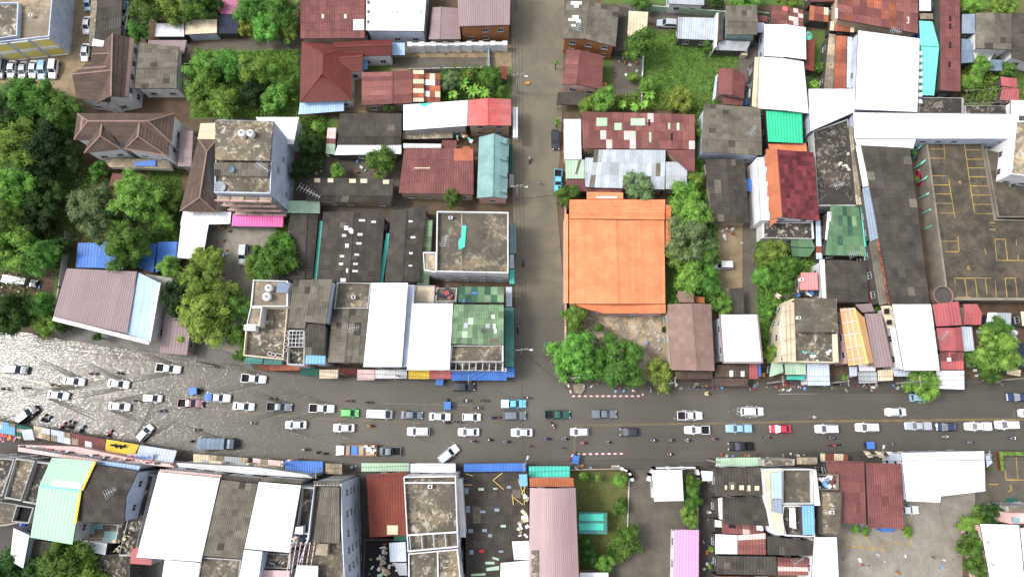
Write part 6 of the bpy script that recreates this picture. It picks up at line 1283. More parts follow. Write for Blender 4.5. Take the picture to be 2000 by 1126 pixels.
SH('white patched sheets on the right of the almost black roof', [(1000,1056),(1033,1055),(1035,1092),(1004,1092)], 6.2, 'white', 'walldark', name='sheet_roof', cat='sheet roof', win=False); SH('large white sheets at the bottom of the almost black roof', [(978,1098),(1035,1093),(1036,1170),(976,1170)], 6.4, 'white', 'walldark', name='sheet_roof', cat='sheet roof', win=False)
t = thing('bamboo_poles', 'yellow bamboo poles lying on the almost black roof', 'bamboo poles', P(985,940,5.8)); ORG[t] = Vector(t.location)
for a_, c_ in (((982,922),(963,937)),((963,937),(984,955)),((1002,970),(1022,985)),((1012,935),(1022,965)),((1024,940),(1024,985)),((1030,942),(1018,965)),((906,946),(922,946)),((910,924),(924,929)),((1000,964),(1003,985))): m = MB(); m.bar(P(*a_, 6), P(*c_, 6.1), .16); m.build('pole', 'bamboo', t)
blockthing('tarpaulin_box', 'blue tarpaulin beside the bamboo poles', 'tarpaulin', [(1014,926),(1029,926),(1030,947),(1016,949)], 5.6, 6.3, 'skyblue'); clutter((1012,966,1030,1046), 5.7, 'cardboard and white scraps beside the mauve barrel roof', 20, ('cream','whiteold','white','stainlight'))
b = thing('shophouse', 'long shophouse under a curved mauve barrel roof', 'shophouse', P(1080,1030,0))
n = 12; L0, L1, R0, R1 = (1035,952),(1033,1175),(1124,952),(1132,1175)
for k in range(n):
    u0, u1 = k/n, (k+1)/n; z0 = 8.6+1.3*math.sin(math.pi*u0); z1 = 8.6+1.3*math.sin(math.pi*u1)
    def px_(A_, B_, u): return (A_[0]*(1-u)+B_[0]*u, A_[1]*(1-u)+B_[1]*u)
    a_ = P(*px_(L0,R0,u0), z0); c_ = P(*px_(L0,R0,u1), z1); d_ = P(*px_(L1,R1,u1), z1); e_ = P(*px_(L1,R1,u0), z0); a_.y = c_.y = P(1080,952,9).y
    slope(b, a_, c_, d_, e_, 'mauvelight', su=3, sv=40, wave=.4, amp=.03)
q = [P(1036,953,8.4), P(1123,953,8.4), P(1131,1175,8.4), P(1034,1175,8.4)][::-1]; m = MB(); m.prism(inset(q, .3), 0, [8.45]*4); m.build('wall', 'wallwhite', b); windows(b, inset(q, .3), [8.4]*4)
SH(None, [(1035,950),(1121,950),(1120,933),(1034,933)], [8.2,8.2,7.4,7.4], 'orangeold', 'wallpink', root=b, su=60, sv=.8, wave=.4, win=False)
patch(b, [(1038,1074,1052,1170)], 'stain', 'stained_panel')
b = SH('turquoise garden roof with two pale panels', [(1130,999),(1186,1000),(1186,1042),(1130,1041)], 3.4, 'tealdark', None, name='garden_canopy', cat='canopy', su=3, sv=5)
patch(b, [(1131,1003,1179,1016),(1131,1021,1179,1034)], 'teal', 'panel')
SH('white roof at the bottom edge beside the light green bush', [(1132,1117),(1188,1117),(1190,1170),(1132,1170)], 3.6, 'white', 'walltan')
SH('square white pavilion roof on the driveway', [(1276,917),(1332,917),(1335,977),(1277,978)], 4.6, 'white', 'wallwhite', name='pavilion', cat='pavilion', su=2.4, sv=20)
fence([(1215,915),(1228,920),(1234,930),(1235,936)], 1.8, 'white', 'curved white gate wall left of the driveway', th=.35)
fence([(1268,936),(1270,926),(1278,914),(1362,913),(1364,924)], 1.8, 'white', 'white gate wall wrapping the pavilion', th=.35)
fence([(1113,917),(1212,915)], 1.5, 'stainlight', 'low stained wall along the garden lawn')
fence([(1229,938),(1226,1030)], .5, 'whiteold', 'thin white garden kerb between lawn and driveway', th=.15)
fence([(1365,935),(1362,1032)], 2, 'whiteold', 'white wall between the hedge and the dark alley')
SH('pink rectangular roof at the bottom beside the alley', [(1318,1034),(1365,1034),(1364,1175),(1315,1175)], 3.8, 'pink', 'wallwhite', su=2.4, sv=40)
# right south block
SH('pale green street canopy right of the alley', [(1398,910),(1486,910),(1486,893),(1398,893)], [4.4,4.4,3.8,3.8], 'lightgreen', None, name='awning', cat='awning', su=1.4, sv=6)
b = SH('almost black roof with five pale openings in a row', [(1398,912),(1484,912),(1488,966),(1398,968)], 7.5, 'darktile', 'walldark', name='shophouse', cat='shophouse', su=1.2, sv=1.3)
patch(b, [(1416,947,1420,955),(1428,946,1433,955),(1444,947,1453,956),(1460,947,1466,958),(1474,948,1483,957)], 'cream')
GB('dark brown gabled roof below the five pale openings', [(1412,972),(1495,968),(1508,1026),(1412,1022)], [(1412,993),(1500,992)], 6.6, 7.8, 'darktile', 'walldark', name='shophouse', cat='shophouse', su=1.2, sv=1.2)
SH('white strip left of the dark brown gable', [(1402,972),(1411,970),(1412,1014),(1404,1012)], 5.6, 'whiteold', 'walldark', name='lean_to', cat='lean-to'); SH('small white corner roof at the alley mouth', [(1369,918),(1398,920),(1402,938),(1372,938)], 4, 'white', 'walldark', name='shed', cat='shed')
SH('mottled maroon sheets below the dark brown gable', [(1396,1014),(1490,1026),(1492,1044),(1396,1040)], 4.6, 'oldmaroon', 'walldark', su=1.4, sv=1, mix=(['rust','palepink','whiteold','dark'],.45)); SH('white sheet roof beside the mottled maroon one', [(1397,1042),(1440,1044),(1440,1081),(1397,1080)], 4.4, 'white', 'walldark')
SH('striped maroon roof right of the white sheet', [(1441,1044),(1495,1040),(1496,1082),(1441,1081)], 4.6, 'oldmaroon', 'walldark', su=9, sv=.9, mix=(['rust','palepink'],.3)); SH('dark brown roof at the bottom beside the alley', [(1402,1085),(1516,1086),(1518,1122),(1400,1120)], 5, 'darktile', 'walldark', su=1.3, sv=1.3)
SH('striped maroon roof at the bottom right of the dark one', [(1519,1087),(1580,1090),(1578,1122),(1519,1122)], 4.8, 'oldmaroon', 'walldark', su=9, sv=.9, mix=(['rust','palepink'],.35)); SH('peach scraps roof at the bottom edge', [(1397,1124),(1500,1125),(1500,1170),(1397,1170)], 4.4, 'palepink', 'walldark', mix=(['maroon','rust'],.4))
SH('dark ribbed roof inside the walled terrace block', [(1500,1046),(1588,1056),(1588,1084),(1500,1082)], 6, 'darktile', 'walldark', su=1.1, sv=1.3)
b = FL('pale tiled walkway around the sunken terraces', [(1490,916),(1527,914),(1528,1000),(1532,1044),(1515,1044),(1498,990)], 8.8, 'cream', 'wallwhite', par=.2, name='shophouse', cat='shophouse', win=False)
b = SH('pale blue glazed roof on the tiled walkway', [(1506,922),(1526,921),(1527,972),(1506,972)], 9, 'paleblue', 'wallblue', name='glass_roof', cat='glass roof', su=2, sv=3, win=False); SH('steel blue roof below the glazed one', [(1507,974),(1527,974),(1527,1002),(1508,998)], 8.9, 'bluegrey', 'wallblue', win=False)
FL('sunken brown terrace with white scraps', [(1528,915),(1589,915),(1590,984),(1528,984)], 8.4, 'stain', 'wallwhite', par=1.3, name='shophouse', cat='shophouse', rim='whiteold')
b = FL('dark terrace with a white door panel and a bright blue roof', [(1530,986),(1590,986),(1592,1048),(1534,1046),(1526,1010)], 8.2, 'staindark', 'wallwhite', par=1.2, name='shophouse', cat='shophouse', rim='whiteold')
SH('bright blue sheet roof on the dark terrace', [(1566,986),(1589,986),(1591,1043),(1568,1043)], 8.8, 'skyblue', 'walldark', su=2, sv=9, win=False); SH('white tilted panel beside the bright blue sheet roof', [(1541,990),(1553,990),(1555,1032),(1542,1028)], 7.8, 'white', 'walldark', win=False, name='panel_roof', cat='panel')
FL('brown slab roof at the street right of the green canopy', [(1490,897),(1552,896),(1552,908),(1490,910)], 7, 'stain', 'wallgrey', par=.3); SH('tan ribbed street roof beside the brown slab', [(1556,892),(1596,892),(1596,906),(1556,906)], 7, 'stainlight', 'walldark', su=1, sv=3)
FL('junk filled roof pit beside the double maroon roof', [(1592,926),(1638,926),(1638,956),(1592,956)], 8, 'staindark', 'concrete', par=1.2); clutter((1596,930,1634,952), 6.9, 'blue and white junk in the roof pit', 22, ('skyblue','white','bluegrey','whiteold','dark'))
SH('white strip beside the junk filled roof pit', [(1588,916),(1594,916),(1602,986),(1590,986)], 8.6, 'white', 'wallwhite', win=False, name='side_roof', cat='side roof')
FL('mossy stained slab roof left of the concrete yard', [(1604,958),(1645,960),(1642,1046),(1606,1044)], 8.6, 'stain', 'walldark', par=.2)
SH('white roof at the bottom left of the concrete yard', [(1590,1048),(1634,1048),(1640,1175),(1582,1175)], 6.6, 'white', 'wallwhite', su=2.4, sv=30)
SH('left half of the double maroon roof', [(1612,898),(1688,900),(1692,1022),(1640,1020)], 6.8, 'maroon', 'walldark', su=1.3, sv=1.9, wave=.5); SH('right half of the double maroon roof', [(1691,903),(1760,905),(1766,1031),(1696,1030)], 6.6, 'maroon', 'walldark', su=1.3, sv=1.9, wave=.5)
SH('rusty stall roof at the street left of the double maroon roof', [(1602,884),(1656,886),(1656,898),(1602,900)], 3.6, 'rust', 'walldark', name='awning', cat='awning', su=.9, sv=3, mix=(['oldmaroon','cream'],.5))
for k in range(4):
    p = P(1694+22*k, 886, 3.4); t = thing('stall_table', ['first','second','third','fourth'][k]+' tan market table from the left before the double maroon roof', 'table', Vector((p.x, p.y, 0)), 'market tables'); m = MB(); q = [P(1686+22*k,880,3), P(1698+22*k,881,3), P(1706+22*k,892,3), P(1696+22*k,893,3)][::-1]; m.slab(q, .1); m.build('top', 'cream', t); m = MB(); m.box(p.x-.5, p.y-.4, 0, p.x+.5, p.y+.2, 2.88); m.build('stand', 'walldark', t)
b = SH('huge white roof wrapping the concrete yard', [(1760,884),(1922,880),(1924,958),(1770,976)], 7.8, 'white', 'wallblue', name='shophouse', cat='shophouse', su=2.8, sv=30)
SH('white tongue of the huge roof reaching into the yard', [(1768,968),(1838,962),(1836,980),(1770,977)], 7.7, 'white', 'wallblue', name='shophouse', cat='shophouse', su=2.8, sv=30)
SH('teal and pink corner sign beside the huge white roof', [(1924,886),(1932,884),(1938,902),(1927,912)], 5.4, 'whiteblue', 'walldark', name='sign_board', cat='sign', win=False)
blockthing('concrete_platform', 'grey concrete platform with a white corner post in the yard', 'platform', [(1838,962),(1904,960),(1904,1008),(1838,1008)], 0, .35, 'yardlight')
blockthing('container', 'blue bin under the lower edge of the double maroon roof', 'bin', [(1722,1030),(1746,1031),(1746,1038),(1722,1037)], 0, 2.4, 'blue')
SH('white pink roof at the bottom right corner, main slope', [(1914,1022),(1990,1024),(2004,1170),(1940,1170)], 6.4, 'white', 'wallpink', su=2.6, sv=40); SH('white roof cut by the bottom right corner', [(1992,1030),(2080,1030),(2080,1170),(2006,1170)], 6, 'white', 'wallpink', su=2.6, sv=40)
FL('pink corner tower with a grey green skylight at the right edge', [(1970,1001),(2040,1001),(2040,1022),(1974,1022)], 8, 'palepink', 'wallpink', par=.3); blockthing('skylight_box', 'grey green skylight on the pink corner tower', 'skylight', [(1978,1010),(1991,1011),(1991,1020),(1979,1019)], 7.7, 8.2, 'tealroof')
FL('round grey roof edge above the pink corner tower', [(1966,988),(2040,986),(2040,999),(1968,999)], 6, 'concrete', 'wallgrey', par=.2)
marks('bay_line', [[(1644,1042),(1660,1066)],[(1664,1040),(1684,1068)],[(1686,1042),(1708,1070)],[(1714,1048),(1732,1074)],[(1638,1064),(1726,1072)],[(1738,1052),(1742,1059),(1780,1064)],[(1779,1005),(1779,1063)]], 'paintyellow', .22, .03)
marks('bay_line', [[(1963,917),(1965,936),(2060,938)],[(1984,888),(1988,936)],[(1931,945),(1950,945)],[(1973,946),(1976,956),(1968,960)]], 'paintyellow', .22, .03)
blockthing('hedge_planter', 'clipped bright green hedge around the parking yard, long side', 'hedge', [(1952,882),(2060,882),(2060,889),(1960,889),(1962,918),(1956,918)], 0, 1.1, 'brick', top='l_fresh')
blockthing('drain_cover', 'dark green drain cover on the parking yard', 'drain cover', [(1967,972),(1985,972),(1986,984),(1968,984)], 0, .12, 'bottle')
# ================================================================ VEHICLES
V = [ # x, y, heading, kind, paint, label, extra
 (31,721,-4,'suv','c_grey','grey car at the far left edge of the flooded street'),
 (143,744,-6,'sedan','c_white','white car upper left, following the grey one above the yellow line'),
 (230,749,-6,'sedan','c_white','white car behind the motorcycle with the white load, above the yellow line'),
 (112,771,-7,'sedan','c_white','white car below the yellow line, nearest the left edge'),
 (232,793,-4,'sedan','c_white','white car low in the left glitter, below the yellow line'),
 (297,777,-3,'hatch','c_white','white car ending at the yellow line, left of the maroon pickup'),
 (328,719,-6,'pickup','c_white','white pickup with an empty dark bed, near the brown roadside roof'),
 (371,787,-2,'pickup','c_maroon','dusty maroon pickup just below the upper blue tricycle'),
 (425,776,-3,'pickup','c_white','white pickup with a blue tarpaulin over its bed','blue'),
 (475,793,-3,'sedan','c_white','white sedan between the blue-bedded pickup and the dark pickup'),
 (495,739,-4,'pickup','c_white','white pickup with a dark bed below the corner terrace'),
 (545,794,-2,'pickup','c_grey','slate grey pickup with an open dark bed'),
 (628,797,-2,'pickup','c_white','white pickup with a dark bed in front of the green car'),
 (682,806,-1,'hatch','c_green','small bright green car left of the long white van'),
 (741,808,-2,'van','c_white','long white van behind the green car'),
 (804,810,-2,'sedan','c_grey','dark grey car between the long van and two white cars'),
 (859,813,-1,'sedan','c_white','white car under the middle blue tricycle'),
 (921,814,0,'hatch','c_white','white hatchback at the yellow stop line'),
 (905,755,0,'suv','c_dark','dark blue car in front of the striped blue awning'),
 (1003,788,0,'pickup','c_sky','pickup with a light blue bonnet and a white covered bed','c_white'),
 (1005,811,0,'suv','c_grey','grey estate car below the light blue bonneted pickup'),
 (1089,809,0,'pickup','c_forest','dark green pickup with people and goods in its bed'),
 (1180,808,0,'pickup','c_grey','grey covered pickup just east of the junction','c_grey'),
 (577,829,180,'sedan','c_white','white car below the yellow line, left of two'),
 (671,835,180,'sedan','c_white','white car below the yellow line, under the green car'),
 (817,842,180,'suv','c_white','white car above the tilted white one, below the yellow line'),
 (915,843,180,'sedan','c_white','white car under the white hatchback at the stop line'),
 (1019,844,180,'sedan','c_white','white car with a dark rear window in the junction'),
 (1132,843,180,'hatch','c_white','white hatchback just at the east stop line'),
 (876,886,38,'suv','c_white','white car tilted across the south edge of the street'),
 (282,845,50,'hatch','c_white','white and dark car turned diagonally near the yellow sign'),
 (52,809,40,'suv','c_dark','dark car parked diagonally at the left bazaar row'),
 (1348,811,0,'pickup','c_white','white pickup carrying a dark load, east of the junction'),
 (1470,803,0,'suv','c_white','white car throwing up spray'),
 (1229,843,180,'hatch','c_dark','dark compact car with a pale windscreen'),
 (1362,839,180,'pickup','c_white','white pickup with a black bed, below the white one with the load'),
 (1443,836,180,'pickup','c_pale','pale blue pickup left of the bright red car','c_pale'),
 (1525,837,180,'sedan','c_red','bright red car in the lower lane'),
 (1447,871,180,'pickup','c_black','black pickup in the lowest lane'),
 (1615,837,180,'suv','c_white','white car just right of the bright red one'),
 (1694,834,180,'suv','c_white','white car with a grey windscreen, second right of the red one'),
 (1793,831,180,'pickup','c_silver','silver white covered pickup ahead of the navy car','c_silver'),
 (1851,833,180,'sedan','c_navy','dark navy car between two white pickups'),
 (1910,832,180,'pickup','c_white','white pickup just right of the dark navy car','c_white'),
 (1967,829,180,'suv','c_white','long white car last before the right edge, lower lane'),
 (1751,804,0,'sedan','c_white','white sedan alone in the upper lane at the right'),
 (1797,776,0,'hatch','c_pale','pale blue hatchback parked under the small street tree'),
 (1992,775,180,'pickup','c_navy','dark blue pickup cut by the right edge'),
 (2012,806,0,'sedan','c_white','white car nose cut by the right edge in the upper lane'),
]
def yard(*a, **k): return car(*a, group='cars parked in yards and car parks', **k)
for v in V: car(*v[:6], cover=(v[6] if len(v) > 6 else None))
yard(1085,272,-88,'suv','c_dark','dark car parked against the east wall of the flooded lane')
yard(1090,352,-92,'pickup','c_sky','bright blue pickup parked in the flooded lane')
yard(1303,45,176,'suv','c_silver','silver car on the round asphalt patch by the light grey roof')
yard(1411,517,180,'suv','c_white','white car alone on the sandy yard')
yard(474,496,-92,'suv','c_silver','silver roofed dark car in the concrete yard below the pink awning')
yard(1771,995,0,'pickup','c_white','white pickup nose sticking out from the double maroon roof', cover='c_white')
yard(22,546,170,'suv','c_white','white car under the big trees at the left edge')
yard(50,550,-10,'suv','c_black','black car next to the white one under the big trees')
yard(1803,346,90,'hatch','c_red','red car glimpsed below the turquoise brackets')
for (x, y, k, c, l) in ((0,134,'suv','c_grey','grey car, first from the left edge in the parking row'),(21,134,'sedan','c_white','white car, second in the parking row by the yellow block'),(43,136,'sedan','c_silver','silver car, third in the parking row'),(63,134,'sedan','c_white','white car, fourth in the parking row'),(82,136,'suv','c_pale','pale blue grey car, fifth in the parking row'),(103,134,'suv','c_white','car with white roof at the right end of the parking row'),
  (168,48,'sedan','c_white','white sedan upper one beside the dark car port'),(165,101,'sedan','c_white','white sedan lower one beside the brown villa'),(171,5,'hatch','c_pale','pale blue car at the top edge beside the dark car port'),(241,18,'sedan','c_pale','pale car upper right of the dark car port'),(239,41,'sedan','c_white','white car right of the dark car port'),(235,66,'sedan','c_silver','silver car at the lower end of the dark car port')):
    yard(x, y, -90, k, c, l)
# canvas covered lorry
def lorry(px, py, ang, label, L, canvas, cab, ncol=6):
    p = P(px, py, 2); p.z = 0; r = thing('lorry', label, 'lorry', p, 'lorries', rad(ang)); ORG[r] = Vector((0, 0, 0))
    m = MB(); m.box(-L/2, -1.15, .9, L/2-2.0, 1.15, 1.1); m.build('chassis', 'dark', r)
    if canvas:
        n = ncol
        for i in range(n):
            x0 = -L/2+(L-2.1)*i/n; x1 = -L/2+(L-2.1)*(i+1)/n-.05; m = MB(); m.add([(x0,-1.15,1.1),(x1,-1.15,1.1),(x1,1.15,1.1),(x0,1.15,1.1),(x0,-1.1,2.6),(x1,-1.1,2.6),(x1,1.1,2.6),(x0,1.1,2.6),(x0,0,2.78),(x1,0,2.78)],[(0,1,5,4),(2,3,7,6),(4,5,9,8),(8,9,6,7),(1,2,6,9,5),(3,0,4,8,7)]); m.build('canvas_bay', canvas, r)
    else:
        for y0, y1 in ((-1.15,-1.07),(1.07,1.15)): m = MB(); m.box(-L/2, y0, 1.1, L/2-2.1, y1, 1.9); m.build('side_board', 'wallbrown', r)
        m = MB(); m.box(-L/2, -1.07, 1.1, -L/2+.1, 1.07, 1.9); m.build('tailboard', 'wallbrown', r)
        m = MB(); m.box(-L/2+.1, -1.07, 1.101, L/2-2.1, 1.07, 1.2); m.build('bed', 'walltan', r)
    m = MB(); loft(m, [(L/2-2.0,1.0,.7,2.1),(L/2-1.2,1.05,.6,2.3),(L/2-.4,1.02,.6,2.1),(L/2,.92,.6,1.3)]); m.build('cab', cab, r)
    q = quadpanel([(L/2+.02,-.9,1.3),(L/2+.02,.9,1.3),(L/2-.42,.9,2.1),(L/2-.42,-.9,2.1)], .04, .06, .05); part('windshield', q, [(0,1,2,3)], 'carglass', r)
    w_ = shared('car_sedan', lambda: car_meshes('sedan'))[0]['wheel']
    for x in (-L/2+1.1, L/2-1.1):
        for y in (-1.0, 1.0): o = kid('wheel', w_, r, (x, y, .45)); o.scale = (1.3, 1.6, 1.3)
    return r
lorry(424, 866, -1, 'grey green canvas covered army lorry near the south edge', 7.6, 'steelblue', 'c_army')
l = lorry(694, 879, 180, 'lorry loaded with a blue tarpaulin and white sacks', 8.6, None, 'c_white')
for x0, x1, mk, nm in ((1.2,2.0,'walltan','crate'),(-.4,.9,'blue','tarpaulin'),(-1.6,-.6,'walltan','crate')): m = MB(); m.box(x0, -.9, 1.2, x1, .95, 1.75); m.build(nm, mk, l)
for k in range(9): m = MB(); x, y = R.uniform(-4,-2.0), R.uniform(-.8,.8); m.box(x-.35, y-.25, 1.2, x+.35, y+.25, 1.6+R.uniform(0,.3)); m.build('sack', 'whiteold', l)
car(758, 881, 180, 'pickup', 'c_grey', 'grey pickup with a white cabin right behind the loaded lorry')
tuk(378, 763, 5, 'blue canopied tricycle above the maroon pickup'); tuk(874, 791, 90, 'blue canopied tricycle above the two white cars in the middle'); tuk(859, 745, -5, 'blue canopied tricycle at the red and yellow awnings'); tuk(1700, 869, 0, 'blue canopied tricycle at the kerb before the market tables'); tuk(1124, 896, 80, 'small blue canopied tricycle at the south kerb by the striped stones')
# splash and wakes around the moving vehicles
def splash(px, py, label, n=60, rx=2.6, ry=1.3, seed=1):
    g = random.Random(seed); c = P(px, py, .15); vs = []; fs = []
    for _ in range(n):
        a = g.uniform(0, 6.28); q = Vector((c.x+math.cos(a)*rx*g.uniform(.8,1.15)-abs(g.gauss(0,.8)), c.y+math.sin(a)*ry*g.uniform(.85,1.15), .15+g.uniform(0,.35))); s_ = g.uniform(.04,.12)
        k = len(vs); vs += [q+Vector((s_*2,0,0)), q+Vector((0,s_,.05)), q+Vector((-s_*2,0,0)), q+Vector((0,-s_,.03))]; fs.append((k, k+1, k+2, k+3))
    stuff('spray', label, 'spray', vs, fs, 'whiteold')
splash(1470, 803, 'white spray thrown up round the moving car', 70, 2.4, 1.1, 2); splash(1348, 811, 'spray round the white pickup with the load', 22, 2.7, 1.05, 3)
def wake(px, py, label, ang, L=9, seed=0):
    g = random.Random(seed+int(px)); c = P(px, py, .13); vs = []; fs = []
    for s_ in (-1, 1):
        for k in range(14):
            d = L*k/13; w_ = .9+d*.22; a = rad(ang); x, y = -d-1.8, s_*(w_+g.uniform(-.08,.08))
            q = Vector((c.x+x*math.cos(a)-y*math.sin(a), c.y+x*math.sin(a)+y*math.cos(a), .135)); dd = Vector((math.cos(a+s_*-.22), math.sin(a+s_*-.22), 0)); u = Vector((-dd.y, dd.x, 0))
            ll, ww = g.uniform(.3,.6), .05*(1-k/16); n = len(vs); vs += [q-dd*ll-u*ww, q+dd*ll-u*ww, q+dd*ll+u*ww+Vector((0,0,.06)), q-dd*ll+u*ww+Vector((0,0,.06))]; fs.append((n, n+1, n+2, n+3))
    stuff('wake', label, 'wake', vs, fs, 'concrete')
def ripple(px, py, ang, label, L=11):
    c = P(px, py, .12); vs = []; fs = []; a = rad(ang)
    def W_(x, y, z): return Vector((c.x+x*math.cos(a)-y*math.sin(a), c.y+x*math.sin(a)+y*math.cos(a), z))
    for s_ in (-1, 1):
        for off, hh in ((0,.09),(.8,.06),(1.5,.045)):
            for k in range(18):
                for i_, kk in enumerate((k, k+1)):
                    d = L*kk/18; y = s_*(.95+d*.3-off*(.3+d/L*.5)); x = 1.6-d; h_ = hh*(1-kk/19); w_ = .16
                    vs += [W_(x, y-w_, .118), W_(x, y, .122+h_), W_(x, y+w_, .118)]
                n = len(vs)-6; fs += [(n, n+1, n+4, n+3), (n+1, n+2, n+5, n+4)]
    stuff('ripples', label, 'ripples', vs, fs, 'water')
for x, y, a_, pl in [(143,744,-6,'the upper left white car'),(230,749,-6,'the second upper left white car'),(112,771,174,'the white car nearest the left edge'),(232,793,176,'the white car low in the glitter'),(328,719,-6,'the white pickup near the brown roof'),(495,739,-4,'the white pickup below the corner terrace'),(282,845,230,'the diagonal car'),(577,829,180,'the left lower white car'),(671,835,180,'the white car under the green one'),(424,866,-1,'the canvas lorry'),(905,755,0,'the dark blue car'),(545,794,-2,'the slate grey pickup'),(628,797,-2,'the white pickup before the green car'),(817,842,180,'the white car above the tilted one'),(1003,788,0,'the light blue bonneted pickup')]: ripple(x, y, a_, 'ripples fanning out behind '+pl)
_v = []; _f = []
for _ in range(110):
    q = P(R.uniform(1012,1082), R.uniform(0,740), .14) if R.random() < .6 else P(R.uniform(300,1100), R.uniform(765,885), .14); s_ = R.uniform(.05,.16); n = len(_v)
    _v += [q+Vector((s_,0,0)), q+Vector((0,s_*.7,.03)), q+Vector((-s_,0,.01)), q+Vector((0,-s_*.6,.02))]; _f.append((n, n+1, n+2, n+3))
stuff('floating_litter', 'specks of litter floating on the brown water', 'litter', _v, _f, 'stainlight')
# ================================================================ MOTORCYCLES AND RIDERS
B_ = [ # x,y,heading,bike colour,shirt,helmet, place
 (180,729,-5,'s_violet','s_violet','s_dark','far left above the white cars'),(231,728,0,'s_dark','s_white','s_dark','above the second white car, carrying a white sack'),(104,751,-8,'s_orange','s_orange','s_dark','on the yellow line at the far left'),(48,757,-5,'s_dark','s_dark','s_dark','at the far left below the yellow line'),(8,759,-5,'s_dark','s_grey','s_dark','cut by the left edge'),
 (267,782,0,'s_blue','s_violet','s_dark','on the yellow line beside the white car'),(316,802,0,'s_dark','s_blue','s_grey','below the maroon pickup'),(382,839,0,'s_grey','s_grey','s_white','in the glitter above the canvas lorry'),(377,861,0,'s_dark','s_dark','s_dark','just left of the canvas lorry'),
 (492,825,0,'s_yellow','s_white','s_white','carrying goods, left of the lower white cars'),(532,778,0,'s_dark','s_dark','s_dark','above the slate grey pickup'),(681,782,0,'s_red','s_pink','s_dark','above the green car'),(720,785,0,'s_green','s_red','s_dark','above the long white van'),(724,831,180,'s_red','s_red','s_yellow','red, below the long white van'),
 (597,877,180,'s_grey','s_dark','s_white','near the south edge left of the loaded lorry'),(622,883,180,'s_dark','s_dark','s_dark','front one of a pair left of the loaded lorry'),(634,885,180,'s_dark','s_grey','s_dark','rear one of a pair left of the loaded lorry'),
 (911,782,0,'s_blue','s_white','s_white','above the white hatchback at the stop line'),(945,782,0,'s_dark','s_dark','s_dark','right of the yellow stop line'),(934,796,0,'s_dark','s_grey','s_white','just right of the white hatchback'),(962,815,180,'s_blue','s_blue','s_blue','with blue helmet left of the grey estate car'),(975,815,0,'s_red','s_dark','s_dark','touching the grey estate car'),
 (873,825,180,'s_dark','s_dark','s_dark','on the yellow line below the middle cars'),(893,823,0,'s_green','s_green','s_dark','on the yellow line right of the dark one'),(1029,776,0,'s_dark','s_dark','s_white','above the light blue bonneted pickup'),
 (926,861,180,'s_grey','s_grey','s_dark','below the fourth lower white car'),(956,858,180,'s_dark','s_dark','s_white','below and between two lower white cars'),(990,862,180,'s_blue','s_grey','s_dark','below left of the junction car'),(1070,856,180,'s_blue','s_blue','s_dark','in the middle of the junction'),(1104,856,180,'s_grey','s_white','s_dark','left of the east stop line'),(1079,829,-60,'s_orange','s_pink','s_white','crossing with a pink shirt in the junction'),
 (1140,864,180,'s_red','s_red','s_red','red, right of the east stop line'),(1188,863,180,'s_blue','s_white','s_dark','left of three on the lower lane'),(1277,859,180,'s_dark','s_blue','s_white','right of the dark compact car, first of three'),(1311,859,180,'s_dark','s_dark','s_grey','second of three in the lower lane'),(1343,859,180,'s_violet','s_white','s_blue','third of three in the lower lane'),(1397,856,180,'s_red','s_violet','s_dark','below the white pickup with the black bed'),
 (1309,886,180,'s_dark','s_orange','s_white','with side load at the south kerb'),(1500,853,180,'s_dark','s_grey','s_dark','below the bright red car'),(1588,814,0,'s_white','s_white','s_pink','alone in the upper lane'),(1626,854,180,'s_dark','s_dark','s_grey','below the white car right of the red one'),(1847,852,180,'s_grey','s_grey','s_white','below the navy car'),(1896,863,180,'s_violet','s_violet','s_dark','lower lane at the right'),(1980,855,180,'s_violet','s_white','s_dark','last before the right edge'),
 (1700,762,0,'s_green','s_yellow','s_dark','at the north kerb by the slatted awning'),(1034,312,90,'s_dark','s_grey','s_white','riding up the flooded lane'),(1022,514,90,'s_dark','s_dark','s_blue','in the lane beside the block'),(1012,644,90,'s_dark','s_blue','s_dark','at the west edge of the lane'),
]
for x, y, a, bc, sh, he, pl in B_:
    cn = {'s_white':'white','s_red':'red','s_blue':'blue','s_dark':'dark','s_pink':'pink','s_grey':'grey','s_green':'green','s_yellow':'yellow','s_violet':'violet','s_orange':'orange'}
    moto(x, y, a, bc, cn[bc]+' motorcycle '+pl, sh, he, 'rider in '+cn[sh]+' '+pl, R.choice(['s_dark','s_blue','s_grey']))
for i, (x, y, a, pl) in enumerate([(84,815,60,'first of the parked row at the left bazaar'),(92,818,50,'second of the parked row at the left bazaar'),(122,830,60,'parked before the lilac awning'),(132,828,80,'tall one parked before the lilac awning'),(140,830,70,'parked right before the brown shop front'),(159,837,60,'parked before the brown shop front'),(213,846,60,'parked left of the yellow sign'),
  (1125,741,10,'left one under the corner tree'),(1160,741,0,'blue one under the corner tree'),(1238,751,10,'parked below the flowering hedge'),(1205,757,5,'leaning near the striped kerb'),(1352,755,10,'first along the pavement of the brown canopy'),(1366,756,10,'second along the pavement of the brown canopy'),(1386,757,5,'third along the pavement of the brown canopy'),(1396,757,5,'fourth along the pavement of the brown canopy'),(1470,755,0,'below the pink awning'),(1635,750,0,'parked right of the white shop roof'),(1514,750,-60,'red one parked by the teal awning'),(1540,750,-60,'rust one parked by the teal awning'),(1625,869,0,'red one by the rusty stall roof'),(1640,868,0,'second one by the rusty stall roof')]):
    moto(x, y, a, ['s_dark','s_grey','s_red','s_blue'][(i*3+(8 if 'blue' in pl else 0)) % 4] if 'red' not in pl else 's_red', 'parked motorcycle '+pl)
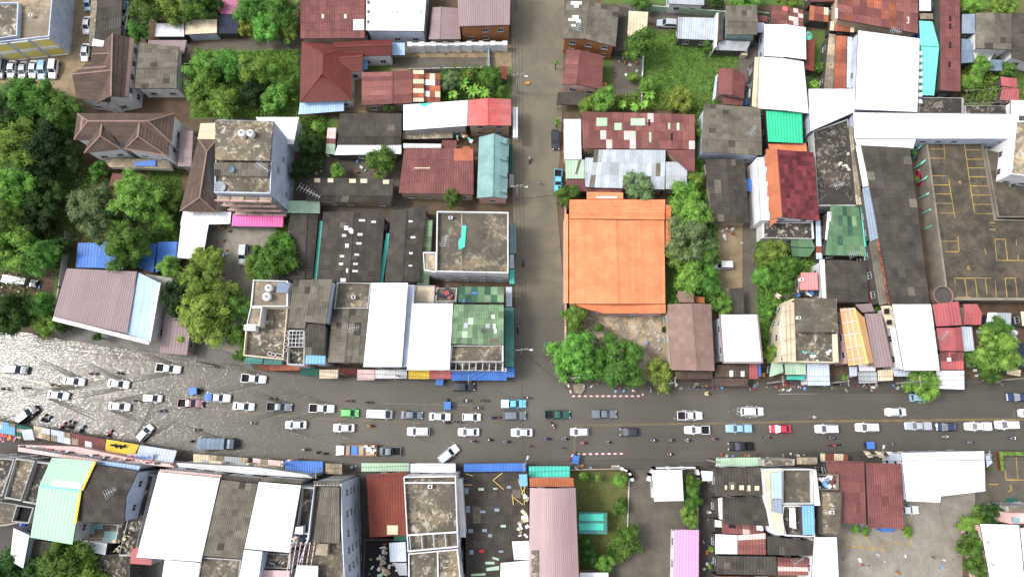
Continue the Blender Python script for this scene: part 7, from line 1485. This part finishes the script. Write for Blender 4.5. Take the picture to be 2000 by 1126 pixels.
for x, y, a, sh, pl in [(231,729,0,'s_white','beside the motorcycle with the white sack'),(419,716,0,'s_white','at the water edge below the roadside tree'),(1271,763,0,'s_white','on the pavement right of the striped kerb'),(1270,757,30,'s_grey','behind the one in white on the pavement'),(1382,768,90,'s_yellow','by the box on the road edge'),(1464,760,0,'s_white','below the brown street awning'),(1742,867,0,'s_grey','at the south kerb right of the tricycle'),(1053,357,0,'s_white','wading in the middle of the flooded lane'),(1563,757,90,'s_white','on the pavement at the teal awning'),(1033,870,0,'s_orange','beside the south lamp in the junction'),(1098,874,60,'s_blue','near the striped stones on the south side')]:
    walker(x, y, a, sh, 'person in '+{'s_white':'white','s_grey':'grey','s_yellow':'yellow','s_orange':'orange','s_blue':'blue'}[sh]+' '+pl)
blockthing('float', 'small orange float drifting in the flooded lane', 'float', [(1027,160),(1034,160),(1034,164),(1027,164)], 0, .5, 'gold')
blockthing('cabinet', 'orange cabinet on the pavement by the pink awning', 'cabinet', [(1490,728),(1494,728),(1494,735),(1490,735)], 0, 1.2, 'gold'); blockthing('cabinet', 'beige box standing at the road edge', 'box', [(1378,765),(1384,765),(1384,771),(1378,771)], 0, .8, 'cream')
kerb([(1107,744),(1117,773),(1255,773),(1255,768)], 'red and white striped kerb round the north east corner island'); kerb([(1112,896),(1120,886),(1222,885)], 'red and white striped kerb on the south side of the junction')
blockthing('corner_shrine', 'grey stone shrine platform on the striped corner island', 'shrine', [(1120,750),(1140,750),(1142,760),(1135,768),(1122,766)], 0, .7, 'stainlight'); clutter((1122,752,1142,766), .6, 'little offerings on the corner shrine', 8, ('concrete','whiteold','walltan'), .1, .35)
# ================================================================ POLES AND CABLES
NP = [(1010,182,'beside the red roofed shop in the lane'),(1010,388,'beside the teal cottage in the lane'),(1018,690,'at the corner of lane and street'),(1008,8,'at the top of the lane')]
tops = []
for x, y, pl in NP: b_, h_ = pole(x, y, 'concrete pole with crossarm '+pl, 9, arms=((8,2.6),(8,1.8)), lampdir=(0 if y > 100 else None)); tops.append((b_, h_))
tops.sort(key=lambda q: -q[0].y)
for off in (-1.1, -.4, .4, 1.1): cable([Vector((b_.x+off, b_.y+.1*off, 8.75)) for b_, h_ in tops], str({-1.1:'outermost west',-.4:'second west',.4:'third',1.1:'nearest the water',-.9:'southern',0:'middle',.9:'northern'}[off])+' dark power line strung along the west side of the lane')
SP_ = [(420,711,'by the roadside tree west of the corner terrace'),(920,738,'at the striped blue awning'),(1790,718,'by the tall white shophouse')]
sn = [(-60,655),(418,712),(680,733),(786,737),(920,745)]; st = []
for x, y in sn[1:]: b_, h_ = pole(x, y, 'concrete pole on the north side of the street at '+{418:'the brown roadside roof',680:'the dark red awning',786:'the long white awning',920:'the striped blue awning'}[x], 9, arms=((90,2.0),)); st.append(b_)
cb = P(1018,690,0)
for off in (-.9, 0, .9): cable([P(-60,655,0)+Vector((0, off, 8.9))]+[b_+Vector((0, off, 8.9)) for b_ in st]+[cb+Vector((0, off, 8.6))], str({-1.1:'outermost west',-.4:'second west',.4:'third',1.1:'nearest the water',-.9:'southern',0:'middle',.9:'northern'}[off])+' dark power line along the north side of the street')
ss = [(640,918),(1022,906),(1382,898),(1682,886),(1878,884)]; st2 = []
for x, y in ss: b_, h_ = pole(x, y, 'concrete pole on the south side of the street at '+{640:'the tan ribbed awning',1022:'the turquoise awning',1382:'the alley mouth',1682:'the market tables',1878:'the huge white roof'}[x], 9, arms=((90,2.0),), lampdir={1022:68,1682:70,1382:None}.get(x)); st2.append(b_)
for off in (-.9, .9): cable([b_+Vector((0, off, 8.9)) for b_ in st2]+[P(2100,884,0)+Vector((0,off,8.9))], str({-1.1:'outermost west',-.4:'second west',.4:'third',1.1:'nearest the water',-.9:'southern',0:'middle',.9:'northern'}[off])+' dark power line along the south side of the street')
cable([cb+Vector((0,0,8)), P(1112,762,3)], 'stay cable crossing the lane to the striped corner'); cable([P(1010,388,8), P(1100,378,4)], 'single cable crossing the lane above the blue pickup'); cable([cb+Vector((0,0,8.4)), P(1022,906,8.4)], 'power line crossing the main street at the junction')
b_, h_ = pole(1116, 742, 'concrete pole on the striped corner island', 9, arms=((0,2),)); 
st3 = [P(1116,742,8.8)]
for x, y in ((1300,750),(1498,748),(1618,748),(1750,748),(1950,742)): b2, h2 = pole(x, y, 'concrete pole on the north pavement at '+{1300:'the two tone brown gable',1498:'the orange cabinet',1618:'the white shop roof with the blue seam',1750:'the pale orange awning',1950:'the leafy tree'}[x], 9, arms=((90,2),)); st3.append(b2+Vector((0,0,8.8)))
for off in (-.9, 0, .9): cable([v+Vector((0,off,0)) for v in st3]+[P(2150,742,8.8)+Vector((0,off,0))], str({-1.1:'outermost west',-.4:'second west',.4:'third',1.1:'nearest the water',-.9:'southern',0:'middle',.9:'northern'}[off])+' dark power line along the north pavement east of the lane')
# ================================================================ TREES
TR = [ # x,y,r,h,leaf,label
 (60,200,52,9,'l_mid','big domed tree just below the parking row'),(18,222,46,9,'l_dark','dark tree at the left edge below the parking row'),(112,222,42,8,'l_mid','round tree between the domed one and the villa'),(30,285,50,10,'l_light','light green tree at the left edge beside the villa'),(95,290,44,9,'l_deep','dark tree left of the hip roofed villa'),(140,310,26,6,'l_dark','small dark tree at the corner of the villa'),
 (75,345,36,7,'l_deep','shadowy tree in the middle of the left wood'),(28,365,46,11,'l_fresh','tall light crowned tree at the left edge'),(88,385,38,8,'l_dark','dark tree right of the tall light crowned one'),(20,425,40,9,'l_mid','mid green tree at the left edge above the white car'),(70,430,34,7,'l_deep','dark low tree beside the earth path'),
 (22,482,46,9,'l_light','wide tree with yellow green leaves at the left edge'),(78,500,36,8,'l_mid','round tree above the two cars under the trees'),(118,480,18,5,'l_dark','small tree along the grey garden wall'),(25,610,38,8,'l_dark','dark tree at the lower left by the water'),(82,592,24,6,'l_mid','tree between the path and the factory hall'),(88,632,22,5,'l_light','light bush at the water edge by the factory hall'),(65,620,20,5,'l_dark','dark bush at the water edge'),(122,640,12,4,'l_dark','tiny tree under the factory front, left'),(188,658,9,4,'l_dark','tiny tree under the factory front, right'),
 (180,408,42,8,'l_grey','grey green tree right of the garden path'),(267,385,46,9,'l_light','bright dense tree in front of the villa'),(246,478,45,9,'l_mid','round tree standing among the blue roofs'),(318,430,24,5,'l_fresh','light bushes beside the villa lawn'),(340,392,22,5,'l_mid','bushes below the long brown gable'),(215,438,18,5,'l_light','small light bush between two bigger trees'),(195,332,18,4,'l_mid','small bush at the villa steps'),
 (330,520,22,6,'l_light','leafy tree by the white car port corner'),(345,582,32,7,'l_deep','dark tree right of the factory hall'),(395,550,40,8,'l_light','yellow green tree by the concrete yard'),(410,510,30,6,'l_yellow','pale open tree below the white car port'),(400,622,52,9,'l_yellow','big yellow green roadside tree'),(430,580,36,8,'l_light','light tree above the roadside tree'),(468,600,26,8,'l_mid','green tree hugging the corner shophouse, upper'),(462,655,24,8,'l_mid','green tree hugging the corner shophouse, middle'),(468,690,16,7,'l_mid','green tree hugging the corner shophouse, lower'),
 (535,505,42,9,'l_mid','round tree left of the dark halls'),(552,480,24,8,'l_fresh','bright crown on the right of the round tree'),(500,522,24,6,'l_light','low tree beside the silver roofed car'),
 (285,15,34,8,'l_mid','tree at the top edge left of the white hut'),(340,12,34,8,'l_light','tree at the top edge above the white hut'),(385,15,32,8,'l_mid','tree at the top edge above the cream hut'),(270,62,22,6,'l_mid','round tree beside the dark car port'),(415,10,20,6,'l_dark','dark tree left of the pink sheet roof'),(495,20,34,8,'l_mid','tree right of the pink sheet roof'),(545,22,34,8,'l_mid','tree at the top edge left of the maroon roof'),(520,52,30,7,'l_fresh','light tree behind the dirt path'),(565,55,18,6,'l_light','small tree at the corner of the maroon roof'),(480,55,18,5,'l_yellow','yellowish bush beside the navy roof'),
 (405,130,36,6,'l_fresh','feathery bamboo clump, upper left of the thicket'),(455,130,34,6,'l_mid','bamboo clump in the middle of the thicket'),(490,135,32,6,'l_light','bamboo clump, upper right of the thicket'),(400,180,38,6,'l_fresh','long bamboo clump beside the grey gable'),(435,205,34,6,'l_light','bamboo clump above the concrete tower'),(530,140,28,4,'l_fresh','leafy clump before the red hip roof'),(540,195,30,4,'l_fresh','low leafy clump at the light blue awning'),(495,180,26,4,'l_deep','dark hollow bush in the thicket'),(565,165,20,4,'l_mid','small bush at the red hip roof wall'),
 (605,278,24,6,'l_dark','dark tree right of the white sheet roof'),(594,330,24,6,'l_deep','dark tree above the long dark tiled house'),(747,312,28,6,'l_mid','round tree over the garden yard'),(657,332,16,5,'l_fresh','bright bush in the garden yard'),(760,214,13,5,'l_dark','small round tree below the streaked maroon roof'),(625,250,16,4,'l_light','bush beside the pinkish hut'),(882,388,18,6,'l_mid','leafy tree left of the teal cottage'),(740,345,10,3,'l_light','little bush at the white skylights'),(618,290,12,4,'l_mid','small bush under the dark tree'),
 (880,158,18,5,'l_grey','grey green shrub in the banana grove'),(955,152,20,5,'l_mid','round shrub in the banana grove'),(980,182,14,5,'l_mid','shrub at the lane end of the banana grove'),(915,145,12,4,'l_light','small shrub in the banana grove'),
 (1256,84,32,8,'l_mid','bushy tree at the field corner'),(1222,105,10,3,'l_light','small bush beside the patched gable'),(1180,195,26,6,'l_fresh','light tree below the small maroon house'),(1150,205,18,5,'l_light','small light tree above the rusty factory roof'),(1382,92,13,4,'l_mid','round bush below the light grey roof'),(1330,195,26,4,'l_yellow','yellow green bush in the field'),(1262,165,18,5,'l_fresh','palm like bush along the garden wall'),(1235,150,14,3,'l_light','low bush in the small garden'),(1088,238,8,4,'l_light','little tree over the dark car in the lane'),(1086,123,6,4,'l_light','tiny tree at the lane wall'),
 (1106,383,24,6,'l_mid','dark leafy tree at the lane corner of the orange house'),(1246,368,32,6,'l_grey','shrub dotted with white blossom above the orange roof'),(1340,378,30,6,'l_fresh','yellow green tree right of the orange roof'),(1360,350,18,5,'l_light','small tree beside the silver slope'),(1352,420,38,7,'l_light','broad tree between orange roof and dark gable'),(1345,470,44,8,'l_grey','wide grey green tree beside the orange roof'),(1320,500,24,7,'l_light','light tree touching the orange roof'),(1375,498,28,7,'l_mid','tree beside the sandy yard'),(1350,540,32,7,'l_light','light tree above the small brown roof'),(1378,545,30,7,'l_mid','tree at the lower end of the sandy yard'),(1410,592,22,4,'l_fresh','climbing greenery over the small dark roof'),(1340,300,10,3,'l_light','thin bushes along the factory wall'),(1365,260,10,4,'l_light','thin bush left of the grey tiled gable'),(1318,590,12,4,'l_mid','small shrub by the orange eave'),
 (1120,617,26,6,'l_fresh','light tree at the lane below the orange roof'),(1118,697,44,7,'l_fresh','large tree at the street corner of the lane'),(1172,700,16,5,'l_mid','dark small tree between two big ones'),(1208,710,44,7,'l_mid','large tree above the striped kerb'),(1245,690,16,5,'l_light','small tree beside the walled yard'),(1288,732,28,3,'l_yellow','flowering hedge with orange dots at the street'),(1250,735,16,3,'l_light','left part of the flowering hedge'),(1170,640,12,4,'l_mid','bush in the walled yard'),(1190,660,14,4,'l_mid','second bush in the walled yard'),(1299,645,8,3,'l_dark','narrow shrub against the two tone gable'),(1300,710,7,3,'l_dark','small shrub lower on the two tone gable'),
 (1505,492,28,6,'l_light','light tree right of the side road'),(1530,515,26,6,'l_mid','tree beside the clipped green roof'),(1490,540,20,5,'l_fresh','bright tree along the verge'),(1525,550,20,5,'l_mid','tree above the stained villa'),(1490,650,14,4,'l_mid','narrow tree beside the white rimmed shop'),(1510,690,18,5,'l_light','tree at the cream framed wing'),(1500,610,12,4,'l_fresh','creeper bush on the verge'),(1570,258,8,4,'l_mid','thin bush beside the bright green roof'),(1650,737,8,2,'l_fresh','tiny bright bush at the pavement'),
 (1804,747,30,6,'l_light','small street tree in front of the white canopy'),(1945,685,40,8,'l_light','big leafy tree at the right'),(1950,640,22,6,'l_mid','upper crown of the big leafy tree'),(1892,692,13,3,'l_fresh','bright round bush beside the rose roof'),(1895,712,12,3,'l_grey','grey green bush below the bright round one'),(1935,728,20,4,'l_mid','low bush on the pavement at the right'),(1712,603,8,3,'l_fresh','tiny bush between mauve and white roofs'),(1985,575,10,3,'l_mid','bush behind the car park wall'),
 (1900,8,26,5,'l_light','bush at the top right edge, left of two'),(1960,10,26,5,'l_light','bush at the top right edge, right of two'),(1915,130,22,4,'l_fresh','weedy bush right of the long maroon shed'),(1895,160,20,4,'l_light','bush above the fallen lattice mast'),(1970,135,16,4,'l_mid','bush beside the slatted blue roof'),(1600,130,14,3,'l_mid','bush between the white roof and the grey strip'),(1592,175,10,4,'l_fresh','small palm like bush at the white canopy'),(1460,5,30,5,'l_fresh','leafy growth at the top edge behind the weathered gable'),(1540,3,26,5,'l_light','leafy growth at the top edge behind the speckled roofs'),(1250,4,20,4,'l_mid','bush at the top edge left of the pale wall'),(1400,2,16,4,'l_dark','dark bush at the top edge'),(1785,300,6,4,'l_fresh','narrow bush beside the slate hall, upper'),(1790,350,7,4,'l_fresh','narrow bush beside the slate hall, lower'),
 (130,1100,46,8,'l_mid','spreading tree at the lower left edge of the picture'),(165,1110,34,7,'l_light','lighter crown right of the spreading tree'),(20,1112,32,7,'l_dark','dark tree in the bottom left corner'),(88,1115,30,7,'l_dark','dark crown left of the spreading tree'),
 (1226,1057,30,4.5,'l_mid','perfectly round clipped tree on the driveway lawn'),(1211,938,16,3,'l_light','shrub inside the curved gate wall'),(1210,988,16,3,'l_mid','shrub on the lawn above the round tree'),(1140,928,9,3,'l_light','small lawn shrub, left'),(1168,934,8,3,'l_light','small lawn shrub, right'),(1180,1098,17,4,'l_fresh','light green bush at the bottom of the lawn'),(1150,1085,18,4,'l_dark','dark bush beside the mauve barrel roof'),(1145,1055,9,3,'l_mid','thin shrub below the turquoise garden roof'),(1198,1075,12,3,'l_dark','small dark bush beside the round tree'),
 (1352,945,18,4,'l_mid','hedge tree right of the pavilion, upper'),(1352,975,18,4,'l_mid','hedge tree right of the pavilion, middle'),(1346,1010,18,4,'l_light','hedge tree right of the pavilion, lower'),(1388,1072,6,3,'l_light','weed tuft along the alley, upper'),(1388,1105,6,3,'l_light','weed tuft along the alley, lower'),
 (1945,1005,22,5,'l_dark','dark tree at the edge of the parking yard'),(1898,1025,20,5,'l_light','light tree at the edge of the concrete yard'),(1900,1070,26,6,'l_mid','long tree beside the white pink roof, middle'),(1915,1105,26,6,'l_mid','long tree beside the white pink roof, lower'),(1770,1036,12,2,'l_fresh','low hedge under the double maroon roof, right'),(1670,1033,9,1.5,'l_fresh','low hedge under the double maroon roof, left'),(1690,1036,9,1.5,'l_fresh','low hedge under the double maroon roof, middle'),(1932,912,8,2,'l_grey','potted shrub by the corner sign'),(1395,480,10,3,'l_mid','small bush at the upper end of the sandy yard'),
]
for x, y, r, h, lf, lb in TR: tree(x, y, r, h, lf, lb)
for x, y, r, lb in [(905,165,17,'banana plant left in the grove'),(925,178,18,'banana plant in the middle of the grove'),(945,182,16,'banana plant right in the grove'),(885,185,14,'banana plant behind the white roofed hall'),(1268,185,15,'banana plant at the garden wall, upper'),(1258,205,13,'banana plant at the garden wall, lower'),(1590,165,12,'banana plant beside the white canopy'),(1240,210,12,'banana plant above the rusty factory roof'),(1215,205,12,'banana plant in the small garden'),(655,372,10,'little palm at the long dark tiled house'),(560,80,9,'young palm by the dirt path')]: banana(x, y, r, lb)

# ================================================================ YARD CLUTTER
for box, h_, lb, n_ in [((600,305,740,342),0,'benches, pots and boards in the yard before the long dark tiled house',26),((1198,112,1250,150),0,'pots and boards in the small garden at the field corner',14),((1440,110,1480,180),0,'boxes and boards along the lane behind the large white gable',14),
 ((6,560,80,590),0,'planks and stones on the bare earth at the left edge',14),((1400,440,1450,475),0,'boards and sand heaps at the top of the sandy yard',12),((410,440,450,540),0,'planks stacked in the concrete yard below the tower',14),((730,95,930,112),0,'scraps along the walled dirt yard',10),((1115,640,1290,720),0,'stones and pots in the walled yard below the orange roof',24),
 ((1640,1080,1890,1120),.03,'stones and litter at the bottom of the concrete yard',16),((1780,300,1800,470),0,'planks under the turquoise brackets',14),((190,310,240,345),0,'stones at the villa steps',8),((1110,748,1250,764),.1,'stalls and boxes on the striped corner island',8),((1265,748,1500,760),.1,'boxes and small stands along the north pavement by the brown gable',30),((1510,750,1780,762),.1,'boxes and small stands along the north pavement by the ribbed shop',30),
 ((1120,908,1210,914),.11,'pots along the south pavement before the lawn',10),((1390,885,1600,893),.11,'boxes along the south pavement right of the alley',22),((640,908,800,914),.11,'boxes along the south pavement at the pale green awning',14),((1370,960,1392,1110),.03,'scraps along the dark alley',12),((1600,1025,1700,1032),0,'crates under the double maroon roof',10),((708,1055,790,1120),2.8,'planks strewn over the gloomy courtyard',16),((1500,470,1540,490),0,'stones by the clipped green roof',6),((1900,640,1950,665),0,'pots and scraps behind the leafy tree',14)]:
    clutter(box, h_, lb, n_, smin=.18, smax=.6)
fence([(1257,110),(1255,150),(1253,205)], 1.2, 'whiteold', 'thin pale garden wall along the green field', th=.2)
for x, y, h_, lb in [(1660,300,4.5,'unit on the long dark terrace'),(880,425,8.6,'unit at the back of the concrete block roof'),(60,30,7,'unit on the yellow banded block'),(840,950,11.3,'unit on the framed concrete roof'),(1560,620,9,'unit on the upper slab of the stained villa'),(690,580,9.2,'unit on the terrace behind the two tone gable'),(1625,1000,8.5,'unit on the mossy slab roof'),(985,722,7.4,'unit at the corner of the barred balcony')]: ac_unit(x, y, h_, 'air conditioner '+lb, 'whiteold')
for x, y, h_, lb, a in [(1640,360,4.6,'thin aerial on the long dark terrace',20),(1470,255,7,'aerial over the grey tiled gable',60),(690,640,9.6,'aerial over the two tone grey gable',10),(870,470,8.6,'aerial on the concrete block roof',80),(1750,60,6.4,'aerial over the maroon warehouse',-20),(1845,655,6.8,'aerial over the rose gabled roof',50),(215,960,12,'aerial over the dark grey gabled shophouse',30),(1668,495,4.8,'aerial at the translucent green roof',15),(1130,50,7,'aerial over the patched gable at the lane',70),(1560,1095,5.6,'aerial over the striped maroon roof',30)]: aerial(x, y, h_, lb, L=2.2, ang=a, elems=6, hp=1.6)
